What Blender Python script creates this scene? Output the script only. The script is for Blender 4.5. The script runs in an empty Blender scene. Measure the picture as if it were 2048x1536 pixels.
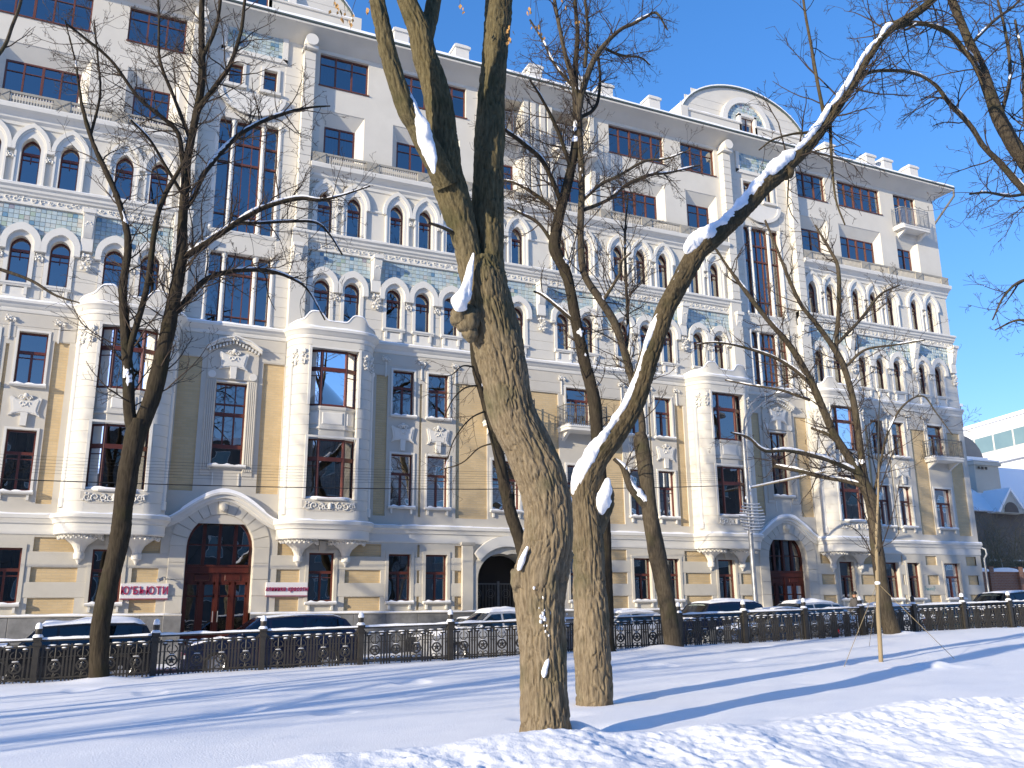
import bpy, bmesh, math, random
import numpy as np
from mathutils import Vector, Matrix
rnd = random.Random(7)
SC = bpy.context.scene
COL = SC.collection

# ------------------------------------------------------------------ camera
# world: X runs along the facade, Y into the building, Z up. f in pixels of the 2048 px photograph
F_PX = 1779.58
EYE = Vector((0, 0, 1.5))
_p, _y, _r = math.radians(14.1434), math.radians(24.8358), math.radians(-0.5462)
FWD = Vector((math.sin(_y) * math.cos(_p), math.cos(_y) * math.cos(_p), math.sin(_p)))
_rt = Vector((math.cos(_y), -math.sin(_y), 0)); _up = _rt.cross(FWD)
RGT = _rt * math.cos(_r) + _up * math.sin(_r)
UPV = -_rt * math.sin(_r) + _up * math.cos(_r)
cam_d = bpy.data.cameras.new('camera'); cam = bpy.data.objects.new('camera', cam_d); COL.objects.link(cam)
cam_d.sensor_width = 36; cam_d.lens = F_PX / 2048 * 36; cam_d.clip_end = 3000; cam_d.clip_start = .05
cam.matrix_world = Matrix(((RGT.x, UPV.x, -FWD.x, EYE.x), (RGT.y, UPV.y, -FWD.y, EYE.y), (RGT.z, UPV.z, -FWD.z, EYE.z), (0, 0, 0, 1)))
SC.camera = cam

# ------------------------------------------------------------------ sky, sun, exposure
SUN_AZ, SUN_EL = math.radians(20.5), math.radians(15)          # light travels along (cos az, sin az)
world = bpy.data.worlds.new('World'); SC.world = world; world.use_nodes = True
wn = world.node_tree.nodes; wl = world.node_tree.links
sky = wn.new('ShaderNodeTexSky'); sky.sky_type = 'NISHITA'; sky.sun_disc = False
sky.sun_elevation = SUN_EL; sky.altitude = 150; sky.air_density = 1.0; sky.dust_density = .25; sky.ozone_density = 4.0
sky.sun_rotation = math.atan2(-math.cos(SUN_AZ), -math.sin(SUN_AZ))
gam = wn.new('ShaderNodeGamma'); gam.inputs[1].default_value = .75
hsv = wn.new('ShaderNodeHueSaturation'); hsv.inputs['Saturation'].default_value = 1.33
tint = wn.new('ShaderNodeMixRGB'); tint.blend_type = 'MULTIPLY'; tint.inputs[0].default_value = 1; tint.inputs[2].default_value = (1.03, .86, 1.02, 1)   # the camera's violet-leaning blue
wl.new(sky.outputs[0], gam.inputs[0]); wl.new(gam.outputs[0], hsv.inputs['Color']); wl.new(hsv.outputs[0], tint.inputs[1]); wl.new(tint.outputs[0], wn['Background'].inputs[0]); wn['Background'].inputs[1].default_value = .15
sun_d = bpy.data.lights.new('sun', 'SUN'); sun_d.energy = 2.6; sun_d.angle = math.radians(.53); sun_d.color = (1, .88, .68)
sun = bpy.data.objects.new('sun', sun_d); COL.objects.link(sun)
_ld = Vector((math.cos(SUN_AZ) * math.cos(SUN_EL), math.sin(SUN_AZ) * math.cos(SUN_EL), -math.sin(SUN_EL)))
sun.rotation_euler = (-_ld).to_track_quat('Z', 'Y').to_euler(); sun.location = (-30, -10, 30)
SC.view_settings.view_transform = 'Standard'; SC.view_settings.look = 'None'
SC.view_settings.exposure = 1.36; SC.view_settings.gamma = 1; SC.view_settings.use_curve_mapping = False

# ------------------------------------------------------------------ helpers
def ray(px, py):
    return RGT * (px - 1024) - UPV * (py - 768) + FWD * F_PX
def P(px, py, Y):
    """point on the vertical plane y = Y seen at a pixel of the 2048 x 1536 photograph"""
    d = ray(px, py); return EYE + d * (Y / d.y)
def pxm(px, py, Y):
    return ray(px, py).y / Y          # pixels per metre there

def hash3(i, j, k):
    h = (i.astype(np.int64) * 374761393 + j.astype(np.int64) * 668265263 + k.astype(np.int64) * 2147483647) & 0x7fffffff
    h = ((h ^ (h >> 13)) * 1274126177) & 0x7fffffff
    return ((h ^ (h >> 16)) & 0xffff) / 32767.5 - 1
def vn(x, y, z=0.):
    """smooth value noise, -1..1, vectorised"""
    x, y, z = np.broadcast_arrays(np.asarray(x, float), np.asarray(y, float), np.asarray(z, float))
    i, j, k = np.floor(x), np.floor(y), np.floor(z); fx, fy, fz = x - i, y - j, z - k
    fx = fx * fx * fx * (fx * (fx * 6 - 15) + 10); fy = fy * fy * fy * (fy * (fy * 6 - 15) + 10); fz = fz * fz * (3 - 2 * fz)
    def c(a, b, d): return hash3(i + a, j + b, k + d)
    x00 = c(0, 0, 0) * (1 - fx) + c(1, 0, 0) * fx; x10 = c(0, 1, 0) * (1 - fx) + c(1, 1, 0) * fx
    x01 = c(0, 0, 1) * (1 - fx) + c(1, 0, 1) * fx; x11 = c(0, 1, 1) * (1 - fx) + c(1, 1, 1) * fx
    return (x00 * (1 - fy) + x10 * fy) * (1 - fz) + (x01 * (1 - fy) + x11 * fy) * fz
def sst(a, b, x):
    t = np.clip((np.asarray(x, float) - a) / (b - a), 0, 1); return t * t * (3 - 2 * t)

W = {}                                    # world position of every object's origin
def link(o, parent=None, loc=(0, 0, 0), label=None, cat=None, group=None, kind=None):
    COL.objects.link(o); loc = Vector(loc); W[o.name] = loc
    if parent is not None:
        o.parent = parent; o.location = loc - W[parent.name]
    else: o.location = loc
    if label: o['label'] = label
    if cat: o['category'] = cat
    if group: o['group'] = group
    if kind: o['kind'] = kind
    return o
def empty(name, loc, label, cat, group=None):
    o = bpy.data.objects.new(name, None); o.empty_display_size = .3
    return link(o, None, loc, label, cat, group)

class MB:
    def __init__(s): s.v = []; s.f = []; s.c = None
    def add(s, vs, fs):
        n = len(s.v); s.v.extend([tuple(q) for q in vs]); s.f.extend([tuple(n + i for i in q) for q in fs])
    def quad(s, a, b, c, d): s.add((a, b, c, d), ((0, 1, 2, 3),))
    def box(s, x0, x1, y0, y1, z0, z1):
        s.add([(x0, y0, z0), (x1, y0, z0), (x1, y1, z0), (x0, y1, z0), (x0, y0, z1), (x1, y0, z1), (x1, y1, z1), (x0, y1, z1)],
              [(0, 3, 2, 1), (4, 5, 6, 7), (0, 1, 5, 4), (1, 2, 6, 5), (2, 3, 7, 6), (3, 0, 4, 7)])
    def cbox(s, x0, x1, y0, y1, z0, z1, b):
        """box whose front (-y) edges are chamfered by b"""
        s.add([(x0, y0 + b, z0), (x1, y0 + b, z0), (x1, y0 + b, z1), (x0, y0 + b, z1), (x0 + b, y0, z0 + b), (x1 - b, y0, z0 + b), (x1 - b, y0, z1 - b), (x0 + b, y0, z1 - b),
               (x0, y1, z0), (x1, y1, z0), (x1, y1, z1), (x0, y1, z1)],
              [(4, 5, 6, 7), (0, 1, 5, 4), (1, 2, 6, 5), (2, 3, 7, 6), (3, 0, 4, 7), (0, 8, 9, 1), (1, 9, 10, 2), (2, 10, 11, 3), (3, 11, 8, 0), (8, 11, 10, 9)])
    def prism(s, poly, y0, y1):
        n = len(poly); vs = [(x, y0, z) for x, z in poly] + [(x, y1, z) for x, z in poly]
        s.add(vs, [tuple(range(n)), tuple(range(2 * n - 1, n - 1, -1))] + [(i, i + n, (i + 1) % n + n, (i + 1) % n) for i in range(n)])
    def prismz(s, poly, z0, z1):
        n = len(poly); vs = [(x, y, z0) for x, y in poly] + [(x, y, z1) for x, y in poly]
        s.add(vs, [tuple(range(n - 1, -1, -1)), tuple(range(n, 2 * n))] + [(i, (i + 1) % n, (i + 1) % n + n, i + n) for i in range(n)])
    def band(s, outer, inner, y0, y1):
        """open ring between two polylines (x, z) of equal length, from y0 (front) back to y1"""
        n = len(outer)
        vs = [(x, y0, z) for x, z in outer] + [(x, y0, z) for x, z in inner] + [(x, y1, z) for x, z in outer] + [(x, y1, z) for x, z in inner]
        fs = []
        for i in range(n - 1):
            fs += [(i, i + 1, n + i + 1, n + i), (i, 2 * n + i, 2 * n + i + 1, i + 1), (n + i, n + i + 1, 3 * n + i + 1, 3 * n + i)]
        fs += [(0, n, 3 * n, 2 * n), (n - 1, 3 * n - 1, 4 * n - 1, 2 * n - 1)]
        s.add(vs, fs)
    def sweepx(s, prof, x0, x1, y=0):
        """closed profile [(out, z)] swept along x; out is towards the street (-y)"""
        n = len(prof); vs = [(x0, y - o, z) for o, z in prof] + [(x1, y - o, z) for o, z in prof]
        s.add(vs, [tuple(range(n)), tuple(range(2 * n - 1, n - 1, -1))] + [(i, (i + 1) % n, (i + 1) % n + n, i + n) for i in range(n)])
    def sweep(s, path, prof, closed=True):
        """profile [(out, z)] carried round a plan path [(x, y)]; out = right-hand normal (street side when going +x)"""
        n = len(path); m = len(prof); vs = []
        for i in range(n):
            a = Vector(path[max(i - 1, 0)]); b = Vector(path[i]); c = Vector(path[min(i + 1, n - 1)])
            d1 = (b - a).normalized() if i else (c - b).normalized(); d2 = (c - b).normalized() if i < n - 1 else d1
            t = (d1 + d2).normalized(); k = 1 / max(t.dot(d1), .5); nx, ny = t.y * k, -t.x * k
            vs += [(b.x + nx * o, b.y + ny * o, z) for o, z in prof]
        fs = [(i * m + j, (i + 1) * m + j, (i + 1) * m + (j + 1) % m, i * m + (j + 1) % m) for i in range(n - 1) for j in range(m if closed else m - 1)]
        if closed: fs += [tuple(range(m)), tuple(range(n * m - 1, (n - 1) * m - 1, -1))]
        s.add(vs, fs)
    def lathe(s, prof, n=12, c=(0, 0), a0=0, a1=2 * math.pi, sy=1.):
        full = abs(a1 - a0) > 6.28; k = n if full else n + 1; m = len(prof); vs = []
        for i in range(k):
            a = a0 + (a1 - a0) * i / n; vs += [(c[0] + r * math.cos(a), c[1] + r * math.sin(a) * sy, z) for r, z in prof]
        s.add(vs, [(i * m + j, ((i + 1) % k) * m + j, ((i + 1) % k) * m + j + 1, i * m + j + 1) for i in range(n) for j in range(m - 1)])
    def tube(s, pts, rad, n=6, cap=True):
        pts = [Vector(q) for q in pts]; m = len(pts)
        if not hasattr(rad, '__len__'): rad = [rad] * m
        t = (pts[1] - pts[0]).normalized(); a = t.orthogonal().normalized(); vs = []
        for i in range(m):
            t = (pts[min(i + 1, m - 1)] - pts[max(i - 1, 0)])
            if t.length < 1e-9: t = Vector((0, 0, 1))
            t.normalize(); a = (a - t * a.dot(t))
            a = a.normalized() if a.length > 1e-6 else t.orthogonal().normalized()
            b = t.cross(a)
            vs += [pts[i] + (a * math.cos(2 * math.pi * j / n) + b * math.sin(2 * math.pi * j / n)) * rad[i] for j in range(n)]
        fs = [(i * n + j, i * n + (j + 1) % n, (i + 1) * n + (j + 1) % n, (i + 1) * n + j) for i in range(m - 1) for j in range(n)]
        if cap: fs += [tuple(range(n - 1, -1, -1)), tuple(range((m - 1) * n, m * n))]
        s.add(vs, fs)
    def ball(s, c, r, n=6, m=4, sq=(1, 1, 1)):
        vs = [(c[0], c[1], c[2] - r * sq[2])]; fs = []
        for i in range(1, m):
            p = -math.pi / 2 + math.pi * i / m
            vs += [(c[0] + r * sq[0] * math.cos(p) * math.cos(2 * math.pi * j / n), c[1] + r * sq[1] * math.cos(p) * math.sin(2 * math.pi * j / n), c[2] + r * sq[2] * math.sin(p)) for j in range(n)]
        vs.append((c[0], c[1], c[2] + r * sq[2])); T = len(vs) - 1
        for j in range(n):
            fs.append((0, 1 + (j + 1) % n, 1 + j)); fs.append((T, T - n + j, T - n + (j + 1) % n))
            for i in range(m - 2): fs.append((1 + i * n + j, 1 + i * n + (j + 1) % n, 1 + (i + 1) * n + (j + 1) % n, 1 + (i + 1) * n + j))
        s.add(vs, fs)
    def mesh(s, name, mat, smooth=False):
        me = bpy.data.meshes.new(name); me.from_pydata(s.v, [], s.f)
        for q in (mat if isinstance(mat, (list, tuple)) else [mat]): me.materials.append(q)
        bm = bmesh.new(); bm.from_mesh(me); bmesh.ops.recalc_face_normals(bm, faces=bm.faces); bm.to_mesh(me); bm.free()
        if smooth:
            me.polygons.foreach_set('use_smooth', [True] * len(me.polygons))
            me.set_sharp_from_angle(angle=math.radians(smooth if smooth is not True else 180))
        me.update(); return me
    def obj(s, name, mat, parent=None, smooth=False, loc=(0, 0, 0), **kw):
        return link(bpy.data.objects.new(name, s.mesh(name, mat, smooth)), parent, loc, **kw)
def inst(name, me, parent, loc, rz=0, sc=None, **kw):
    o = bpy.data.objects.new(name, me); link(o, parent, loc, **kw)
    if rz: o.rotation_euler.z = rz
    if sc: o.scale = sc
    return o
def npmesh(name, V, F4, mat, smooth=True, col=None):
    """big quad (or tri) mesh from numpy arrays"""
    me = bpy.data.meshes.new(name); k = F4.shape[1]
    me.vertices.add(len(V)); me.vertices.foreach_set('co', V.astype(np.float32).ravel())
    me.loops.add(F4.size); me.loops.foreach_set('vertex_index', F4.astype(np.int32).ravel())
    me.polygons.add(len(F4)); me.polygons.foreach_set('loop_start', np.arange(0, F4.size, k, dtype=np.int32))
    if smooth: me.polygons.foreach_set('use_smooth', np.ones(len(F4), dtype=bool))
    me.materials.append(mat); me.update(calc_edges=True); return me

# ------------------------------------------------------------------ materials
def mat(name, color, rough=.7, var=None, vscale=3., bump=0., bscale=20., metal=0., spec=.3, detail=4., stretch=(1, 1, 1), emit=None):
    m = bpy.data.materials.new(name); m.use_nodes = True; N = m.node_tree.nodes; L = m.node_tree.links; b = N['Principled BSDF']
    b.inputs['Base Color'].default_value = (*color, 1); b.inputs['Roughness'].default_value = rough; b.inputs['Metallic'].default_value = metal
    b.inputs['Specular IOR Level'].default_value = spec
    tc = N.new('ShaderNodeTexCoord'); mp = N.new('ShaderNodeMapping'); mp.inputs['Scale'].default_value = stretch; L.new(tc.outputs['Object'], mp.inputs[0])
    if var:
        nz = N.new('ShaderNodeTexNoise'); nz.inputs['Scale'].default_value = vscale; nz.inputs['Detail'].default_value = detail; nz.inputs['Roughness'].default_value = .6
        L.new(mp.outputs[0], nz.inputs[0])
        cr = N.new('ShaderNodeValToRGB'); cr.color_ramp.elements[0].position = .3; cr.color_ramp.elements[1].position = .7
        cr.color_ramp.elements[0].color = (*var, 1); cr.color_ramp.elements[1].color = (*color, 1)
        L.new(nz.outputs[0], cr.inputs[0]); L.new(cr.outputs[0], b.inputs['Base Color'])
    if bump:
        n2 = N.new('ShaderNodeTexNoise'); n2.inputs['Scale'].default_value = bscale; n2.inputs['Detail'].default_value = 5; L.new(mp.outputs[0], n2.inputs[0])
        bp = N.new('ShaderNodeBump'); bp.inputs['Strength'].default_value = bump; bp.inputs['Distance'].default_value = .02
        L.new(n2.outputs[0], bp.inputs['Height']); L.new(bp.outputs[0], b.inputs['Normal'])
    if emit:
        b.inputs['Emission Color'].default_value = (*emit[:3], 1); b.inputs['Emission Strength'].default_value = emit[3]
    return m
M = {}
M['plaster'] = mat('plaster', (.63, .60, .53), .85, (.58, .55, .485), 1.1, .12, 40)
M['plaster_grey'] = mat('plaster_grey', (.56, .525, .455), .85, (.505, .47, .405), .9, .12, 40)
M['stone'] = mat('dressed_stone', (.585, .545, .465), .85, (.52, .485, .41), 1.2, .2, 30)
M['trim'] = mat('white_trim', (.70, .675, .615), .8, (.655, .63, .57), 2, .08, 40)
M['granite'] = mat('granite', (.27, .265, .255), .6, (.13, .13, .125), 2.5, .15, 30, detail=8)
M['frame'] = mat('window_wood', (.125, .032, .020), .4, (.09, .023, .015), 6, spec=.5)
M['frame2'] = mat('window_wood_light', (.15, .052, .030), .4, (.11, .036, .021), 6, spec=.5)
M['door'] = mat('door_wood', (.09, .020, .011), .3, (.055, .013, .008), 5, stretch=(1, 1, .2), spec=.5)
M['dark'] = mat('dark_room', (.035, .033, .032), .9)
M['curtain'] = mat('curtain', (.62, .60, .55), .9, (.52, .50, .46), 3, stretch=(6, 6, .3))
M['snow'] = mat('snow', (.95, .945, .94), .6, (.925, .92, .92), 6, .35, 45, spec=.25)
M['iron'] = mat('cast_iron', (.045, .040, .032), .45, (.025, .022, .018), 8, .2, 60, spec=.5)
M['rail'] = mat('grey_iron', (.16, .155, .14), .5, (.11, .105, .095), 8)
M['metal'] = mat('galvanised_metal', (.34, .35, .36), .45, (.26, .27, .28), 5, metal=.5)
M['balu'] = mat('balustrade_paint', (.36, .34, .29), .7, (.30, .28, .24), 4)
M['gutter'] = mat('dark_green_metal', (.09, .115, .105), .5)
M['rubber'] = mat('rubber', (.02, .02, .02), .8)
M['black'] = mat('black_plastic', (.015, .015, .015), .5)
M['white_board'] = mat('white_board', (.74, .72, .72), .4)
M['pink'] = mat('magenta_letters', (.36, .03, .09), .4)
M['teal'] = mat('teal_paint', (.07, .22, .25), .7)
M['leaf'] = mat('dry_leaf', (.50, .30, .11), .8, (.36, .19, .06), 20)
M['wire'] = mat('wire', (.02, .02, .02), .6)
M['rope'] = mat('rope', (.33, .26, .15), .9)

def brick_mat(name, c1, c2, mortar, bw=.26, bh=.086, ms=.010):
    m = bpy.data.materials.new(name); m.use_nodes = True; N = m.node_tree.nodes; L = m.node_tree.links; b = N['Principled BSDF']; b.inputs['Roughness'].default_value = .85
    tc = N.new('ShaderNodeTexCoord'); sp = N.new('ShaderNodeSeparateXYZ'); cb = N.new('ShaderNodeCombineXYZ')
    L.new(tc.outputs['Object'], sp.inputs[0]); L.new(sp.outputs[0], cb.inputs[0]); L.new(sp.outputs[2], cb.inputs[1])
    br = N.new('ShaderNodeTexBrick'); br.inputs['Scale'].default_value = 1; br.inputs['Brick Width'].default_value = bw; br.inputs['Row Height'].default_value = bh
    br.inputs['Mortar Size'].default_value = ms; br.inputs['Mortar Smooth'].default_value = .1; br.inputs['Bias'].default_value = 0
    br.inputs['Color1'].default_value = (*c1, 1); br.inputs['Color2'].default_value = (*c2, 1); br.inputs['Mortar'].default_value = (*mortar, 1)
    L.new(cb.outputs[0], br.inputs[0])
    nz = N.new('ShaderNodeTexNoise'); nz.inputs['Scale'].default_value = 1.3; L.new(tc.outputs['Object'], nz.inputs[0])
    mx = N.new('ShaderNodeMixRGB'); mx.blend_type = 'MULTIPLY'; mx.inputs[0].default_value = .35; L.new(br.outputs[0], mx.inputs[1])
    cr = N.new('ShaderNodeValToRGB'); cr.color_ramp.elements[0].color = (.7, .7, .7, 1); cr.color_ramp.elements[0].position = .35; cr.color_ramp.elements[1].position = .65
    L.new(nz.outputs[0], cr.inputs[0]); L.new(cr.outputs[0], mx.inputs[2]); L.new(mx.outputs[0], b.inputs['Base Color'])
    bp = N.new('ShaderNodeBump'); bp.inputs['Strength'].default_value = .6; bp.inputs['Distance'].default_value = .01; bp.invert = True
    L.new(br.outputs['Fac'], bp.inputs['Height']); L.new(bp.outputs[0], b.inputs['Normal'])
    return m
M['brick'] = brick_mat('yellow_brick', (.63, .475, .265), (.575, .425, .23), (.55, .43, .265))
M['redbrick'] = brick_mat('red_brick', (.33, .15, .08), (.28, .12, .065), (.30, .24, .2))

def glass_mat(name, ior=3.1, tint=(.20, .22, .22), rough=.0):
    m = bpy.data.materials.new(name); m.use_nodes = True; N = m.node_tree.nodes; L = m.node_tree.links
    N.remove(N['Principled BSDF']); out = N['Material Output']
    g = N.new('ShaderNodeBsdfGlossy'); g.inputs['Roughness'].default_value = rough; g.inputs[0].default_value = (.95, .97, 1, 1)
    t = N.new('ShaderNodeBsdfTransparent'); t.inputs[0].default_value = (*tint, 1)
    fr = N.new('ShaderNodeFresnel'); fr.inputs[0].default_value = ior
    tc = N.new('ShaderNodeTexCoord'); nz = N.new('ShaderNodeTexNoise'); nz.inputs['Scale'].default_value = .9; L.new(tc.outputs['Object'], nz.inputs[0])
    bp = N.new('ShaderNodeBump'); bp.inputs['Strength'].default_value = .10; bp.inputs['Distance'].default_value = .05; L.new(nz.outputs[0], bp.inputs['Height'])
    L.new(bp.outputs[0], g.inputs['Normal'])
    mx = N.new('ShaderNodeMixShader'); L.new(fr.outputs[0], mx.inputs[0]); L.new(t.outputs[0], mx.inputs[1]); L.new(g.outputs[0], mx.inputs[2]); L.new(mx.outputs[0], out.inputs[0])
    return m
M['glass'] = glass_mat('window_glass')
M['carglass'] = glass_mat('car_glass', 1.7, (.5, .56, .53))

def tile_mat():
    m = bpy.data.materials.new('glazed_tile'); m.use_nodes = True; N = m.node_tree.nodes; L = m.node_tree.links; b = N['Principled BSDF']
    a = N.new('ShaderNodeVertexColor'); a.layer_name = 'tile'; L.new(a.outputs[0], b.inputs['Base Color']); b.inputs['Roughness'].default_value = .35
    return m
M['tile'] = tile_mat()

def bark_mat(name, c1, c2, c3, sc=1., up=None):
    m = bpy.data.materials.new(name); m.use_nodes = True; N = m.node_tree.nodes; L = m.node_tree.links; b = N['Principled BSDF']; b.inputs['Roughness'].default_value = .95
    b.inputs['Specular IOR Level'].default_value = .1
    tc = N.new('ShaderNodeTexCoord'); mp = N.new('ShaderNodeMapping'); mp.inputs['Scale'].default_value = (1, 1, .18); L.new(tc.outputs['Object'], mp.inputs[0])
    n1 = N.new('ShaderNodeTexNoise'); n1.inputs['Scale'].default_value = 38 * sc; n1.inputs['Detail'].default_value = 6; n1.inputs['Roughness'].default_value = .65; L.new(mp.outputs[0], n1.inputs[0])
    n2 = N.new('ShaderNodeTexNoise'); n2.inputs['Scale'].default_value = 2.2; n2.inputs['Detail'].default_value = 5; L.new(tc.outputs['Object'], n2.inputs[0])
    cr = N.new('ShaderNodeValToRGB'); e = cr.color_ramp.elements; e[0].position = .34; e[1].position = .66; e[0].color = (*c2, 1); e[1].color = (*c1, 1); L.new(n1.outputs[0], cr.inputs[0])
    c2r = N.new('ShaderNodeValToRGB'); e = c2r.color_ramp.elements; e[0].position = .52; e[1].position = .70; e[0].color = (0, 0, 0, 1); e[1].color = (.75, .75, .75, 1); L.new(n2.outputs[0], c2r.inputs[0])
    mx = N.new('ShaderNodeMixRGB'); mx.inputs[2].default_value = (*c3, 1); L.new(c2r.outputs[0], mx.inputs[0]); L.new(cr.outputs[0], mx.inputs[1]); L.new(mx.outputs[0], b.inputs['Base Color'])
    if up:                                   # bark turns to a darker tone higher on the tree
        z0, z1, f = up; sp = N.new('ShaderNodeSeparateXYZ'); L.new(tc.outputs['Object'], sp.inputs[0]); ad = N.new('ShaderNodeMath'); ad.operation = 'MULTIPLY_ADD'; ad.inputs[1].default_value = 1.6; L.new(n2.outputs[0], ad.inputs[0]); L.new(sp.outputs[2], ad.inputs[2])
        mr = N.new('ShaderNodeMapRange'); mr.inputs[1].default_value = z0 + .8; mr.inputs[2].default_value = z1 + .8; L.new(ad.outputs[0], mr.inputs[0])
        m2 = N.new('ShaderNodeMixRGB'); m2.blend_type = 'MULTIPLY'; m2.inputs[2].default_value = (*f, 1); L.new(mr.outputs[0], m2.inputs[0]); L.new(mx.outputs[0], m2.inputs[1]); L.new(m2.outputs[0], b.inputs['Base Color'])
    bp = N.new('ShaderNodeBump'); bp.inputs['Strength'].default_value = .8; bp.inputs['Distance'].default_value = .02; L.new(n1.outputs[0], bp.inputs['Height']); L.new(bp.outputs[0], b.inputs['Normal'])
    return m
M['bark'] = bark_mat('maple_bark', (.26, .21, .14), (.12, .092, .06), (.10, .095, .055), 1., (3.6, 6.2, (.62, .64, .52)))
M['bark_dark'] = bark_mat('lime_bark', (.105, .086, .060), (.045, .036, .026), (.06, .056, .03), .7)
M['bark_black'] = bark_mat('dark_lime_bark', (.058, .047, .033), (.026, .021, .015), (.04, .036, .02), .7)
M['bark2'] = bark_mat('ridged_bark', (.26, .21, .14), (.12, .092, .06), (.10, .095, .055), .9, (1.6, 4.2, (.46, .45, .40)))
M['twig'] = mat('twig', (.065, .047, .034), .9, (.042, .031, .023), 2)
M['sapling'] = mat('sapling_bark', (.31, .245, .15), .9, (.24, .185, .11), 12, stretch=(1, 1, .2))

# ------------------------------------------------------------------ ground heights
def street_z(x): return -.25 + .016 * x
def bank_h(x, y):
    c = .30 - .0145 * np.asarray(x, float) + .05 * vn(x * .55, 3.3) + .03 * vn(x * 1.7, 9.1)
    c = c * sst(-.6, 2.0, x)
    return c
def snow_z(x, y):
    x = np.asarray(x, float); y = np.asarray(y, float)
    base = .0205 * x + .13 * sst(13, 20, y)
    u = x * .93 + y * .37; v = -x * .37 + y * .93
    base = base + .050 * vn(u * .22, v * .7, 1.5) + .022 * vn(u * .6, v * 1.5, 7.5) + .009 * vn(u * 1.5, v * 3.6, 2.5)
    base = base + .16 * sst(.62, .95, vn(x * .9 + 5, y * .9, 4.2)) * -.25
    yc = 7.9 + .18 * vn(x * .5, 1.7)
    far = sst(yc + 1.15, yc, y)                      # behind the crest
    near = np.clip((yc - y), 0, 9)
    h = bank_h(x, y) * far - np.where(y < yc, np.minimum(.155 * near, .62), 0) * sst(-2.5, .5, x)
    m = sst(yc + .55, yc - .25, y)
    rough = .035 * (1 - np.abs(vn(x * 2.1, y * 2.1, .3)) * 2) + .038 * vn(x * 5.3, y * 5.3, 1.3) + .050 * (np.abs(vn(x * 9, y * 9, 5.3)) - .4) + .030 * vn(x * 17, y * 17, 8.3) + .016 * vn(x * 31, y * 31, 3.3)
    z = base + h + (.42 + .30 * vn(x * 1.1, y * 1.1, 6.6)) * rough * m * sst(-.8, 1.6, x)
    z = z + .17 * np.exp(-(((x - 5.05) / .28) ** 2 + ((y - 9.35) / .45) ** 2))          # snow piled against the big trunk
    z = z - .12 * np.exp(-(((x - 5.75) / .45) ** 2 + ((y - 9.75) / .22) ** 2))
    z = z - .10 * np.exp(-(((x - 7.55) / .35) ** 2 + ((y - 12.3) / .2) ** 2))
    z = z + .09 * np.exp(-(((x - 14.8) / .9) ** 2 + ((y - 12.9) / .35) ** 2)) * (1 + .8 * vn(x * 4, y * 4, 2.2))
    for (tx, ty) in ((.35, 20.9), (14.0, 20.9), (22.8, 20.9)):
        z = z + .10 * np.exp(-(((x - tx) / .55) ** 2 + ((y - ty) / .5) ** 2))
    return z
def zs(x, y): return float(snow_z(np.array([x]), np.array([y]))[0])
# ------------------------------------------------------------------ setting: lawn of snow, road, pavement
def axis(breaks):
    out = []
    for a, b, st in breaks: out += list(np.arange(a, b, st))
    return np.array(out + [breaks[-1][1]])
def sheet(name, xs, ys, zf, material):
    X, Y = np.meshgrid(xs, ys); Z = zf(X, Y); V = np.stack([X, Y, Z], -1).reshape(-1, 3); nx, ny = len(xs), len(ys)
    i = np.arange(nx * ny).reshape(ny, nx); Fq = np.stack([i[:-1, :-1], i[:-1, 1:], i[1:, 1:], i[1:, :-1]], -1).reshape(-1, 4)
    return npmesh(name, V, Fq, material)
xs = axis([(-60, -14, 1.2), (-14, -3, .16), (-3, .6, .05), (.6, 12, .029), (12, 20, .08), (20, 34, .15), (34, 120, 1.5)])
ys = axis([(-30, 3.5, .9), (3.5, 4.8, .12), (4.8, 8.6, .026), (8.6, 14, .06), (14, 22.05, .10)])
lawn = link(bpy.data.objects.new('snow_lawn', sheet('snow_lawn', xs, ys, snow_z, M['snow'])), kind='structure')
M['slush'] = mat('slushy_road', (.30, .285, .27), .7, (.66, .66, .67), .8, .3, 12)
def roadz(X, Y): return -.25 + .016 * X + .02 * vn(X * .8, Y * 1.2)
road = link(bpy.data.objects.new('road', sheet('road', axis([(-60, 120, .8)]), axis([(22.05, 28.0, .25)]), roadz, M['slush'])), kind='structure')
def pavez(X, Y): return -.12 + .016 * X + .02 * vn(X * 1.1, Y * 1.1, 4)
pave = link(bpy.data.objects.new('pavement', sheet('pavement', axis([(-60, 120, .8)]), axis([(28.12, 31.6, .25)]), pavez, M['snow'])), kind='structure')
kb = MB()
for k in range(-30, 60):
    a, b = k * 2., k * 2 + 1.97
    kb.add([(a, 27.98, street_z(a) - .2), (b, 27.98, street_z(b) - .2), (b, 27.98, street_z(b) + .12), (a, 27.98, street_z(a) + .12), (a, 28.14, street_z(a) + .13), (b, 28.14, street_z(b) + .13), (b, 28.14, street_z(b) - .2), (a, 28.14, street_z(a) - .2)],
           [(0, 1, 2, 3), (3, 2, 5, 4), (4, 5, 6, 7), (0, 3, 4, 7), (1, 6, 5, 2)])
kb.obj('kerb', M['granite'], kind='structure')
kw = MB()                                            # retaining edge of the lawn under the fence
for k in range(-30, 60):
    a, b = k * 2., k * 2 + 1.99
    kw.add([(a, 22.02, street_z(a) - .3), (b, 22.02, street_z(b) - .3), (b, 22.02, .0205 * b + .02), (a, 22.02, .0205 * a + .02), (a, 22.2, .0205 * a), (b, 22.2, .0205 * b), (b, 22.2, street_z(b) - .3), (a, 22.2, street_z(a) - .3)],
           [(0, 1, 2, 3), (3, 2, 5, 4), (4, 5, 6, 7), (0, 3, 4, 7), (1, 6, 5, 2)])
kw.obj('lawn_kerb', M['granite'], kind='structure')
gb = MB(); gb.quad((-900, -900, -3), (1200, -900, -3), (1200, 1500, -3), (-900, 1500, -3)); gb.obj('ground', M['snow'], kind='structure')
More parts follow.
